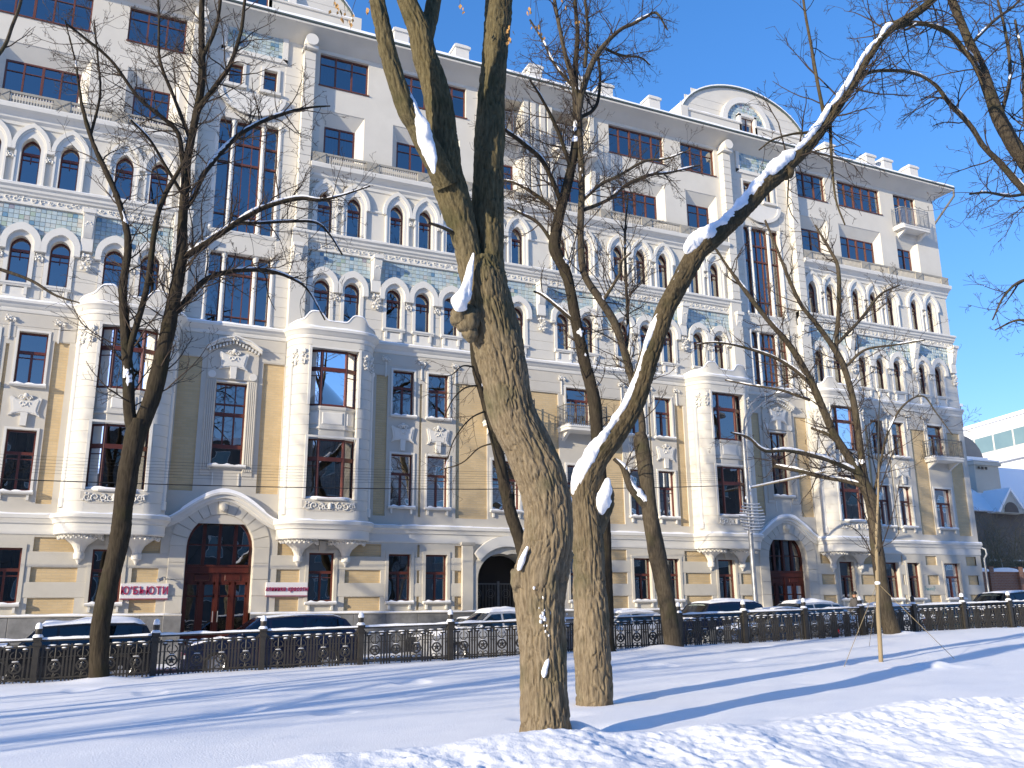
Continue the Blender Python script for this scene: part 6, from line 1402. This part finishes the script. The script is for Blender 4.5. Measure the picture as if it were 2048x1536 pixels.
sprout(T, rt, *px_limb(t2[33:], Y2), dens=4, L=(.8, 1.8), lvl=3, up=.0, droop=.1, kd=3.2, rf=.4)
T.obj('crown_twigs', M['twig'], TR, kind='stuff')

# ---- dark lime trees in the row along the fence
def lime(name, base, Y, limbs, label, seed, snow=(), kd=4., Lr=(.8, 1.9), dens=2.4, lvl=3, tw0=None, mt='bark_dark', group='bare trees along the fence', up=.08):
    TR = empty(name, base, label, 'tree', group); G = Geo(); T = Twigs(); S = Geo(); r = random.Random(seed)
    for k, (L_, dn) in enumerate(limbs):
        if k and max(q[2] for q in L_) <= 15:          # side boughs leave the plane of the trunk
            dv = r.choice((-1, 1)) * r.uniform(.5, 1.4); L_ = [(*q[:3], dv * (i / (len(L_) - 1)) ** 1.2) for i, q in enumerate(L_)]
        pts, rad = px_limb(L_, Y); big = max(rad) > .12
        G.trunk(pts, rad, n=30 if big else (12 if max(rad) > .05 else 7), step=.04 if big else .07, amp=.010 if big else .004 if max(rad) > .05 else 0, seed=seed + k * 3., fine=.8)
        if dn: sprout(T, r, pts, rad, dens=dn * dens, L=Lr, lvl=lvl if dn >= 1 else lvl - 1, t0=.25 if big and k == 0 else .05, kd=kd, up=up)
        branch_snow(S, r, pts, rad, snow[k] if k < len(snow) else .35, .75, .3 if k == 0 and big else .02)
    G.obj('trunk', M[mt], TR); T.obj('crown_twigs', M['twig'], TR, kind='stuff')
    if S.V: S.obj('snow', M['snow'], TR, kind='stuff')
    return TR
YL = 20.9
lime('lime_tree', P(200, 1357, YL), YL, [
    ([(196, 1385, 46), (198, 1350, 40), (200, 1260, 36), (214, 1185, 36), (230, 1120, 37), (240, 1072, 37), (251, 985, 39), (263, 911, 38), (273, 865, 42), (278, 840, 36)], 0),
    ([(272, 870, 30), (260, 830, 24), (256, 748, 22), (250, 651, 19), (246, 577, 16), (256, 482, 14), (237, 401, 12), (211, 341, 11), (186, 286, 9), (167, 223, 8), (160, 186, 6), (150, 120, 4), (130, 40, 3)], .8),
    ([(280, 860, 34), (308, 781, 33), (330, 688, 30), (345, 614, 27), (356, 559, 25), (364, 501, 23), (365, 445, 19), (371, 371, 18), (375, 315, 17), (390, 241, 15), (403, 167, 15), (403, 56, 12), (404, 0, 11), (408, -120, 9), (400, -300, 6)], 1.2),
    ([(256, 745, 14), (262, 690, 13), (293, 577, 12), (312, 445, 11), (330, 390, 10), (349, 356, 9), (372, 318, 7)], .6),
    ([(395, 220, 12), (404, 208, 11), (440, 160, 10), (460, 130, 9), (482, 63, 7), (490, 0, 6), (505, -90, 4)], 1.4),
    ([(350, 625, 14), (362, 612, 13), (408, 562, 12), (456, 544, 10), (500, 540, 9), (538, 542, 8), (579, 555, 6), (616, 580, 4), (650, 640, 3)], 1.4),
    ([(365, 515, 15), (378, 508, 14), (445, 464, 13), (519, 419, 11), (594, 397, 9), (640, 400, 7), (686, 390, 4), (740, 372, 3)], 1.3),
    ([(480, 446, 7), (520, 446, 6), (575, 443, 6), (631, 445, 5), (660, 470, 4), (685, 510, 3)], 1.4),
    ([(370, 415, 13), (382, 401, 12), (412, 341, 11), (464, 282, 10), (512, 249, 9), (571, 226, 8), (620, 215, 5), (660, 212, 3)], 1.4),
    ([(366, 330, 10), (356, 267, 9), (319, 230, 8), (275, 193, 7), (223, 122, 6), (167, 74, 5), (134, 48, 4)], 1.4),
    ([(385, 290, 9), (350, 200, 7), (320, 120, 6), (318, 40, 5), (315, -40, 4)], 1.4),
    ([(402, 120, 9), (430, 60, 7), (440, 10, 6), (445, -60, 5)], 1.4),
    ([(372, 400, 8), (330, 330, 6), (300, 280, 5), (262, 240, 4)], 1.2),
    ([(180, 275, 6), (200, 190, 5), (196, 120, 4), (188, 40, 3)], 1.4)],
    'forked dark tree with fine snowy twigs standing before the left bay and the sign board', 101, mt='bark_black', snow= (.10, .35, .15, .25, .2, .95, .95, .9, .9, .3, .2, .2, .3, .2), kd=4., dens=3.4)
lime('lime_tree', P(1348, 1292, YL), YL, [
    ([(1352, 1310, 44), (1347, 1290, 37), (1335, 1210, 34), (1323, 1147, 34), (1315, 1110, 36), (1301, 1035, 30), (1296, 985, 30), (1288, 920, 31), (1282, 882, 32), (1280, 865, 22)], 0),
    ([(1284, 890, 16), (1283, 837, 14), (1265, 763, 15), (1250, 707, 16), (1228, 644, 16), (1198, 596, 16), (1168, 545, 15), (1161, 464, 14), (1164, 371, 13), (1160, 290, 12), (1157, 223, 13), (1145, 160, 11), (1131, 111, 9), (1118, 50, 8), (1109, 0, 7), (1100, -80, 5)], 1.),
    ([(1158, 225, 12), (1163, 190, 13), (1183, 130, 12), (1206, 93, 10), (1240, 60, 8), (1265, 48, 7), (1290, 35, 6), (1313, 26, 5), (1335, 60, 3)], 1.5),
    ([(1300, 1020, 20), (1282, 1000, 18), (1262, 975, 17), (1251, 945, 14), (1242, 930, 9), (1228, 918, 7)], .5),
    ([(1204, 604, 8), (1220, 580, 7), (1240, 545, 6), (1242, 524, 5), (1262, 505, 4)], 1.2),
    ([(1165, 400, 8), (1200, 370, 7), (1240, 350, 6), (1290, 322, 6), (1330, 318, 4), (1380, 300, 3)], 1.5),
    ([(1168, 420, 8), (1215, 400, 7), (1250, 372, 8), (1300, 350, 7), (1340, 345, 5), (1400, 330, 3)], 1.5),
    ([(1170, 135, 8), (1175, 60, 7), (1170, 0, 6), (1160, -60, 5)], 1.4),
    ([(1250, 710, 8), (1256, 660, 7), (1252, 560, 6), (1250, 470, 5), (1256, 390, 4)], 1.2),
    ([(1206, 95, 6), (1240, 110, 6), (1280, 115, 4), (1300, 130, 3)], 1.6)],
    'leaning dark tree with a broken snow-capped stub, standing beside the small silver hatchback', 202, (.06, .5, .3, .9, .8, .7, .9, .2, .2, .5), dens=3.9)
lime('lime_tree', P(1214, 1295, YL + .1), YL + .1, [
    ([(1216, 1310, 40), (1213, 1290, 34), (1211, 1200, 30), (1209, 1100, 28), (1205, 1000, 26), (1196, 900, 25), (1188, 800, 26), (1168, 718, 23), (1154, 651, 22), (1140, 577, 21), (1130, 540, 22), (1110, 500, 25), (1112, 464, 23), (1124, 408, 21), (1139, 352, 19), (1150, 290, 16), (1152, 230, 14), (1150, 150, 12), (1155, 70, 9), (1150, 0, 8), (1146, -90, 6)], .9),
    ([(1128, 420, 10), (1090, 330, 10), (1050, 290, 9), (1010, 260, 7), (985, 240, 5)], 1.4),
    ([(1120, 430, 9), (1085, 400, 8), (1040, 370, 6), (1005, 360, 4)], 1.4),
    ([(1143, 340, 9), (1115, 260, 8), (1085, 200, 6), (1060, 160, 4)], 1.5),
    ([(1145, 640, 8), (1110, 610, 7), (1085, 590, 6), (1068, 583, 4)], .5),
    ([(1150, 240, 8), (1190, 215, 7), (1200, 160, 6), (1195, 90, 4)], 1.5),
    ([(1108, 490, 8), (1080, 450, 7), (1050, 430, 6), (1015, 415, 4)], 1.4),
    ([(1152, 180, 7), (1110, 130, 6), (1085, 80, 5), (1060, 40, 4)], 1.5)],
    'dark many-branched tree rising close behind the long snowy limb, before the balconies', 303, mt='bark_black', snow= (.45, .7, .6, .5, .95, .4, .6, .3), dens=3.9)
lime('lime_tree', P(1063, 1297, YL), YL, [
    ([(1066, 1312, 36), (1062, 1290, 30), (1056, 1180, 27), (1042, 1089, 26), (1020, 1022, 25), (1005, 948, 23), (990, 874, 21), (972, 807, 19), (957, 759, 17), (948, 715, 14), (945, 660, 12), (950, 600, 11), (958, 500, 9), (968, 400, 7), (978, 280, 5), (985, 180, 3)], .6),
    ([(960, 770, 4), (930, 776, 3.4), (905, 800, 2.6), (888, 836, 2)], 1.8), ([(975, 820, 4), (940, 838, 3.2), (908, 880, 2.6), (890, 940, 2)], 1.8), ([(992, 885, 4), (958, 896, 3.2), (925, 925, 2.6), (880, 940, 2)], 1.8),
    ([(952, 735, 4), (925, 732, 3), (902, 750, 2), (870, 752, 1.6)], 1.8)],
    'slim dark leaning trunk with snow patches half hidden behind the big light-brown trunk', 404, mt='bark_black', snow= (.75, .1, .2, .2, .1), dens=2.2, Lr=(.5, 1.2), lvl=2, up=-.02)
lime('lime_tree', P(1787, 1266, YL), YL, [
    ([(1790, 1285, 42), (1784, 1262, 34), (1772, 1220, 30), (1764, 1170, 26), (1757, 1120, 25), (1751, 1072, 24), (1745, 1010, 26), (1735, 982, 24), (1722, 955, 20)], 0),
    ([(1738, 985, 22), (1715, 945, 18), (1696, 912, 17), (1666, 864, 15), (1637, 797, 15), (1618, 756, 14), (1581, 693, 12), (1533, 637, 10), (1499, 593, 9), (1455, 533, 6), (1433, 500, 5), (1405, 460, 3)], 1.1),
    ([(1735, 980, 16), (1727, 945, 14), (1720, 890, 13), (1707, 804, 13), (1689, 737, 12), (1670, 700, 12), (1633, 648, 9), (1603, 611, 8), (1577, 556, 7), (1555, 500, 5), (1530, 440, 4)], 1.1),
    ([(1672, 705, 9), (1674, 660, 9), (1678, 611, 9), (1676, 537, 8), (1660, 500, 6), (1630, 450, 4)], 1.2),
    ([(1715, 945, 11), (1680, 930, 9), (1640, 915, 9), (1577, 901, 8), (1529, 901, 7), (1496, 875, 5), (1462, 865, 3)], 1.),
    ([(1725, 972, 11), (1690, 962, 9), (1640, 953, 8), (1600, 942, 8), (1548, 932, 8)], .6),
    ([(1690, 895, 8), (1660, 872, 7), (1640, 862, 7), (1624, 856, 7)], .4),
    ([(1618, 765, 8), (1590, 740, 8), (1548, 715, 7), (1481, 693, 5), (1429, 685, 4), (1390, 690, 3)], 1.1),
    ([(1672, 690, 7), (1720, 640, 6), (1760, 590, 5), (1800, 570, 3)], 1.2),
    ([(1745, 1000, 6), (1760, 930, 5), (1776, 865, 4.5), (1806, 812, 4), (1845, 792, 3.4), (1872, 825, 2.6), (1905, 870, 2)], 1.3),
    ([(1620, 800, 6), (1560, 780, 5), (1500, 770, 4), (1450, 760, 3)], 1.1),
    ([(1690, 735, 6), (1730, 700, 5), (1790, 690, 4), (1850, 680, 3)], 1.2)],
    'dark spreading tree with low snowy boughs standing before the far bay, behind the thin sapling', 505, (.05, .4, .3, .2, .95, 1., .9, .9, .3, .4, .5, .4), dens=3.5, Lr=(.7, 1.8))
# ---- tree whose boughs reach in from the right
Y8 = 13.
lime('lime_tree', (24.5, Y8, zs(24.5, Y8)), Y8, [
    ([(2420, 1420, 60), (2400, 1250, 52), (2370, 1000, 48), (2320, 800, 46), (2240, 610, 42), (2150, 470, 38), (2100, 390, 34), (2045, 315, 30), (2019, 275, 28), (1993, 223, 26), (1963, 141, 22), (1934, 74, 17), (1904, 0, 15), (1880, -80, 12), (1850, -220, 8)], .8),
    ([(1960, 150, 12), (1945, 120, 11), (1926, 100, 10), (1897, 67, 9), (1845, 48, 7), (1810, 60, 4)], 1.),
    ([(2200, 560, 20), (2110, 450, 16), (2045, 378, 14), (2000, 326, 12), (1967, 293, 11), (1941, 252, 10), (1900, 208, 9), (1867, 167, 7), (1819, 145, 6), (1752, 141, 5), (1700, 160, 3)], 1.1),
    ([(2150, 440, 8), (2080, 390, 7), (2020, 392, 6), (1975, 385, 5), (1940, 388, 4)], 1.3),
    ([(2230, 600, 9), (2130, 560, 7), (2050, 560, 6), (2010, 590, 5), (1985, 640, 3)], 1.3),
    ([(2200, 700, 9), (2100, 660, 7), (2040, 640, 5), (1990, 660, 3)], 1.2),
    ([(2060, 330, 10), (2050, 230, 8), (2046, 130, 7), (2030, 40, 5)], 1.4),
    ([(2000, 240, 8), (2020, 150, 7), (2010, 60, 6), (1990, -20, 4)], 1.4),
    ([(1940, 90, 7), (1990, 40, 6), (2030, 10, 5), (2060, -30, 4)], 1.4)],
    'tree whose thick dark bough and reddish twigs hang across the sky beyond the roof corner', 606, (.0, .7, .8, .3, .2, .2, .1, .1, .1), dens=3.2, Lr=(.7, 1.6), lvl=3, group='bare trees on the snowy lawn', up=.02)
# ---- trees out of view on the left: one sends boughs into the top left corner, all throw shadows over the lawn
Y9 = 14.5
lime('lime_tree', (-9.6, Y9, zs(-9.6, Y9)), Y9, [
    ([(-980, 1480, 40), (-950, 1200, 30), (-900, 800, 24), (-800, 400, 20), (-700, 0, 16), (-600, -400, 12)], .3),
    ([(-900, 800, 14), (-600, 560, 10), (-300, 480, 9), (-120, 500, 8), (-20, 532, 7), (60, 560, 6), (110, 590, 5), (160, 606, 3)], .7),
    ([(-800, 420, 14), (-500, 330, 10), (-250, 260, 9), (-80, 180, 8), (0, 105, 8), (25, 50, 7), (42, 0, 6), (50, -70, 5)], .7)],
    'bare tree whose thin boughs cross the facade beside the forked dark tree', 707, (0, .2, .2), dens=1.5, Lr=(.6, 1.4), lvl=2, group='bare trees on the snowy lawn')
def simple_tree(x, y, r0, h, seed, label, group='bare trees on the snowy lawn'):
    z0 = zs(x, y); r = random.Random(seed); TR = empty('lime_tree', (x, y, z0), label, 'tree', group); G = Geo(); T = Twigs()
    k = 9; pts = [(x + .06 * i * r.uniform(-1, 1.2), y + .05 * i * r.uniform(-1, 1), z0 - .2 + (h + .2) * i / (k - 1)) for i in range(k)]; rad = [r0 * (1.15 - .95 * i / (k - 1)) for i in range(k)]; G.trunk(pts, rad, n=20, step=.1, amp=.008, seed=seed)
    for b in range(11):
        t = .28 + .65 * b / 11; i = int(t * (k - 1)); p = Vector(pts[i]) + (Vector(pts[i + 1]) - Vector(pts[i])) * (t * (k - 1) - i); a = r.uniform(0, 6.28); l = h * .42 * (1.1 - .6 * t); q = [p]; d = Vector((math.cos(a), math.sin(a), .7)).normalized()
        for s in range(5): d = (d + Vector((r.gauss(0, .14), r.gauss(0, .14), .12))).normalized(); q.append(q[-1] + d * l / 5)
        rr = [r0 * .42 * (1 - t * .5) * (1 - .8 * s / 5) + .006 for s in range(6)]; G.trunk(q, rr, n=8, step=.15, amp=0, seed=seed + b); sprout(T, r, q, rr, dens=1.6, L=(.8, 1.8), lvl=2, kd=2.6)
    G.obj('trunk', M['bark_dark'], TR); T.obj('crown_twigs', M['twig'], TR, kind='stuff')
simple_tree(-12.3, 8.8, .20, 14, 11, 'tall bare tree on the left lawn, first of the row by the path')
simple_tree(-15.5, 10.2, .16, 13, 12, 'tall bare tree on the left lawn, second of the row by the path')
simple_tree(-21.0, 5.6, .22, 15, 13, 'tall bare tree on the left lawn, third of the row by the path')
simple_tree(-16.0, 13.0, .10, 10, 18, 'slim bare tree on the left lawn, midway between path and fence')
simple_tree(-24.0, 3.4, .13, 12, 19, 'slim bare tree on the left lawn beside the trodden path')
simple_tree(-19.0, 8.2, .10, 11, 20, 'slim bare tree on the left lawn between the tall ones')
simple_tree(-17.0, 20.9, .2, 15, 14, 'tall bare tree by the fence, second along from the forked dark tree')
simple_tree(-31, 20.9, .34, 13, 16, 'thick bare tree by the fence that throws its trunk shadow on the facade')
simple_tree(-8.6, 20.9, .17, 14, 15, 'bare tree by the fence, next along from the forked dark tree')

# ---- staked sapling
YS = 14.5
TR = empty('sapling', P(1762, 1327, YS), 'thin pale sapling tied with two guy ropes in the snow', 'tree')
G = Geo(); sp_ = [(1763, 1345, 10), (1762, 1325, 9), (1759, 1270, 8.5), (1756, 1222, 8), (1755, 1166, 8), (1753, 1091, 6.5), (1754, 1040, 6), (1756, 997, 5), (1757, 920, 4), (1757, 850, 3), (1760, 790, 2)]
G.trunk(*px_limb(sp_, YS), n=12, step=.04, amp=.002, seed=3.); G.obj('trunk', M['sapling'], TR)
T = Twigs(); r = random.Random(9)
for L_ in ([(1755, 1150, 3), (1735, 1090, 2.4), (1712, 1060, 2), (1690, 1050, 1.5)], [(1754, 1120, 3), (1775, 1060, 2.5), (1790, 1010, 2), (1800, 960, 1.5)], [(1754, 1050, 3), (1735, 990, 2.4), (1728, 930, 2), (1724, 880, 1.5)], [(1756, 990, 3), (1780, 920, 2.4), (1800, 870, 1.5)], [(1756, 960, 2.6), (1742, 900, 2), (1738, 850, 1.5)], [(1755, 1100, 2.8), (1722, 1010, 2.4), (1700, 985, 1.6)]):
    pts, rad = px_limb(L_, YS); C, R_, t = resample(pts, rad, .08); T.add(np.array(C), np.maximum(R_, .003)); sprout(T, r, pts, rad, dens=4, L=(.25, .6), lvl=1, kd=4., rf=.6)
T.obj('twigs', M['twig'], TR, kind='stuff')
kn = P(1755, 1166, YS); q = MB(); q.lathe([(.05, -.03), (.06, 0), (.05, .03)], 10, (0, 0)); q.v = [(a + kn.x, b + kn.y, c + kn.z) for a, b, c in q.v]; q.obj('tie', M['snow'], TR, 50)
for (gx_, gy_, yy) in ((1686, 1330, 14.2), (1912, 1322, 14.0), (1735, 1262, 18.)):
    e = P(gx_, gy_, yy); e.z = zs(e.x, e.y) - .03; q = MB(); q.tube([kn, e], .006, 4); q.obj('guy_rope', M['rope'], TR)

# ------------------------------------------------------------------ town beyond the far corner
M['far_white'] = mat('far_white_wall', (.78, .77, .74), .8); M['far_grey'] = mat('far_grey_wall', (.30, .28, .25), .8, (.24, .22, .20), .4); M['far_cream'] = mat('far_cream_wall', (.55, .52, .44), .85, (.48, .45, .38), .5); M['far_dark'] = mat('far_dark_wall', (.16, .14, .12), .9, (.10, .09, .08), .6)
M['farglass'] = mat('far_glass', (.20, .30, .31), .15, (.16, .25, .27), .5, spec=.6)
def far_building(name, x, y, w, d, h, rz, wallm, label, wins=(), roof=None):
    """box building; local x along the front, front faces local -y"""
    root = empty(name, (x, y, .4), label, 'building'); root.rotation_euler.z = rz
    def sub(nm, mb, mt, par=None):
        o = bpy.data.objects.new(nm, mb.mesh(nm, mt)); COL.objects.link(o); o.parent = par or root; return o
    q = MB(); q.box(0, w, 0, d, -2, h); sub('wall', q, wallm)
    q = MB(); q.box(-.2, w + .2, -.2, d + .2, h, h + .35); sub('roof_snow', q, M['snow'])
    for x0, x1, z0, z1 in wins:
        q = MB(); q.box(x0, x1, -.06, .05, z0, z1); wo = sub('window', q, M['trim']); g = MB(); g.box(x0 + .08, x1 - .08, -.08, .0, z0 + .08, z1 - .08); sub('pane', g, M['farglass'], wo)
    return root, sub
v = P(1895, 940, 70); v2 = P(2060, 935, 58)
ang = math.atan2(v2.y - v.y, v2.x - v.x); wl_ = math.hypot(v2.x - v.x, v2.y - v.y) + 30
hT = P(1925, 872, 70 - 12 * .1).z - .4; L0 = v
wins = []
for k in range(9): wins.append((2.2 + k * 2.9, 2.2 + k * 2.9 + 2.82, hT - 3.0, hT - 1.2)); 
for k in range(10): wins += [(2.6 + k * 2.6, 3.7 + k * 2.6, hT - 7.6, hT - 5.6), (2.6 + k * 2.6, 3.7 + k * 2.6, hT - 11.2, hT - 9.2)]
root, sub = far_building('office_building', v.x, v.y, wl_, 14, hT, ang, M['far_white'], 'modern white office building with a glazed top storey behind the old roofs', wins)
q = MB(); q.box(-.3, wl_ + .3, -.5, 0, hT - 4.3, hT - 3.7); sub('ledge', q, M['snow'])
v = P(1893, 830, 78); root, sub = far_building('tower_block', v.x, v.y, 3.6, 6, P(1930, 812, 78).z - .4, ang * 0 + .15, M['far_grey'], 'grey roof tower carrying a white dome behind the building corner', [(1.6 + k * .55, 1.9 + k * .55, P(1930, 830, 78).z - .9, P(1930, 830, 78).z - .5) for k in range(3)])
q = MB(); hh = P(1930, 812, 78).z - .1; q.lathe([(1.05, hh), (1.2, hh + .5), (1.05, hh + 1.2), (.6, hh + 1.7), (0, hh + 1.85)], 16, (1.6, 1.6)); o = sub('dome', q, M['far_white'])
v = P(1918, 1000, 52); hg = P(1940, 872, 52).z - .4
root, sub = far_building('brown_house', v.x, v.y, P(1966, 900, 52).x - v.x, 9, hg - 2.2, 0, M['far_grey'], 'brown-grey house with rounded mansard roof between the corner and the white office', [(.5, 1.1, 6.5, 8.0), (1.7, 2.3, 6.5, 8.0), (2.6, 3.2, 6.5, 8)])
w_ = P(1966, 900, 52).x - v.x; q = MB(); q.prism([(0, hg - 2.2), (0, hg)] + [(w_ * (.35 + .65 * math.sin(t)), hg - 2.2 + 2.2 * math.cos(t)) for t in np.linspace(0, math.pi / 2, 7)], .05, 9); sub('mansard_roof', q, M['far_grey'])
# old house with snowy roof, chimney, dormer
y0 = 42.; v = P(1935, 1030, y0); root = empty('old_house', (v.x, y0, .4), 'dark old house with a blue-shadowed snowy roof, tall chimney and small gable', 'building')
ze = P(1960, 1020, y0).z; zr = P(2000, 935, y0 + 5).z; xe = v.x + 22
def rs_(nm, mb, mt): return mb.obj(nm, mt, root)
q = MB(); q.box(v.x, xe, y0, y0 + 9, -1, ze); rs_('wall', q, M['far_dark'])
q = MB(); q.add([(v.x - .4, y0 - .5, ze - .1), (xe, y0 - .5, ze - .1), (xe, y0 + 5, zr), (v.x + 2.2, y0 + 5, zr), (v.x - .4, y0 + 10, ze - .1), (xe, y0 + 10, ze - .1)], [(0, 1, 2, 3), (0, 3, 4), (3, 2, 5, 4), (0, 4, 5, 1)]); ro = rs_('roof', q, M['snow'])
q = MB(); c0 = P(1957, 1000, y0 + 1.5); c1 = P(1995, 925, y0 + 1.5); q.box(c0.x, c1.x, y0 + 1.5, y0 + 2.5, c0.z - .6, c1.z); q.box(c0.x - .15, c1.x + .15, y0 + 1.35, y0 + 2.65, c1.z - .3, c1.z - .05); q.obj('chimney', M['far_cream'], ro)
q = MB(); q.box(c0.x - .1, c1.x + .1, y0 + 1.4, y0 + 2.6, c1.z, c1.z + .12); q.obj('chimney_snow', M['snow'], ro)
for k in range(3): q = MB(); xx = c0.x + .25 + k * .38; q.box(xx, xx + .16, y0 + 1.34, y0 + 1.4, c1.z - .62, c1.z - .42); q.obj('chimney_vent', M['black'], ro)
g0 = P(1984, 1008, y0 - .3); g1 = P(2036, 1008, y0 - .3); gm = (g0.x + g1.x) / 2; q = MB(); q.prism([(g0.x, ze - .2), (gm, ze + 1.35), (g1.x, ze - .2)], y0 - .7, y0 + 1.2); q.obj('gable', M['far_cream'], ro)
q = MB(); q.band([(g0.x - .2, ze - .15), (gm, ze + 1.55), (g1.x + .2, ze - .15)], [(g0.x, ze - .2), (gm, ze + 1.36), (g1.x, ze - .2)], y0 - .85, y0 + 1.2); q.obj('gable_roof', M['snow'], ro)
q = MB(); q.prism([(gm - .7, ze - .15)] + [(gm + .7 * math.cos(t), ze - .1 + .65 * math.sin(t)) for t in np.linspace(math.pi, 0, 10)] + [(gm + .7, ze - .15)], y0 - .73, y0 - .6); q.obj('lunette', M['far_dark'], ro)
for k in range(5): q = MB(); xx = v.x + 1.5 + k * 2.4; q.box(xx, xx + 1.2, y0 - .05, y0 + .05, 2.2, 4.4); wo = q.obj('window', M['trim'], root); g = MB(); g.box(xx + .1, xx + 1.1, y0 - .08, y0, 2.3, 4.3); g.obj('pane', M['dark'], wo)
# brick gate wall with stepped snowy coping next to the corner
root = empty('brick_wall', (40.6, 33.2, .4), 'red-brown brick wall with snow-covered scalloped coping beside the building corner', 'wall')
for k in range(5):
    x0 = 40.9 + k * 2.3; zt = P(1990, 1142, 33.2).z; q = MB(); q.box(x0, x0 + 2.2, 33.2, 33.5, -.5, zt); pn = q.obj('brick_panel', M['redbrick'], root)
    q = MB(); q.box(x0 - .2, x0 + .12, 33.05, 33.6, -.5, zt + .22); q.obj('pier', M['redbrick'], root)
    q = MB(); pt = [(x0 + .1 + 2.05 * i / 12, zt + .04 + .14 * math.sin(math.pi * i / 12) ** .6) for i in range(13)]; q.prism([(x0 + .1, zt - .04), (x0 + 2.15, zt - .04)] + pt[::-1], 33.08, 33.6); q.obj('coping_snow', M['snow'], pn)
# low bushes behind the wall
for k, (bx_, by_, h_) in enumerate(((47.0, 36., 5.4), (49.2, 36.5, 5.8))):
    TR = empty('shrub', (bx_, by_, .5), ('dense brown leafless shrub behind the brick wall, before the old house', 'dense brown leafless shrub behind the brick wall, farther from the corner')[k], 'shrub'); T = Twigs(); r = random.Random(40 + k)
    for i in range(26):
        a = r.uniform(0, 6.28); grow(T, r, np.array([bx_ + r.uniform(-.5, .5), by_ + r.uniform(-.5, .5), .4]), np.array([math.cos(a) * .5, math.sin(a) * .5, 1.]), h_ * r.uniform(.6, 1), .03, 3, .05, .02, 1.6, .006)
    T.obj('branches', M['rope'], TR, kind='stuff')

# ------------------------------------------------------------------ unseen houses and trees added behind the viewer to darken the window reflections
for k, (x0, w_, h_, mt) in enumerate(((-75, 32, 17, 'far_dark'), (-42, 26, 19, 'far_grey'), (-15, 30, 16.5, 'far_dark'), (16, 24, 18.5, 'far_grey'), (41, 34, 17, 'far_dark'), (76, 40, 19, 'far_grey'))):
    lb = ('dark brown', 'grey', 'wide brown', 'narrow grey', 'long brown', 'broad grey')[k] + ' apartment house added unseen across the boulevard, mirrored in the windows'
    wn_ = [(1.5 + i * 3, 2.9 + i * 3, 2 + j * 3.8, 4.1 + j * 3.8) for i in range(int((w_ - 3) / 3)) for j in range(4)]
    root, sub = far_building('unseen_house', x0 + w_, -24, w_, 12, h_, math.pi, M[mt], lb, wn_)
for k in range(7):  # added trees, out of view, giving the lower panes dark reflections
    simple_tree(-26 + k * 9.5 + (k % 2) * 2, -11.5 - (k % 3), .22, 13, 60 + k, 'bare tree added unseen across the boulevard path, mirrored in the lower windows', 'added bare trees across the path')
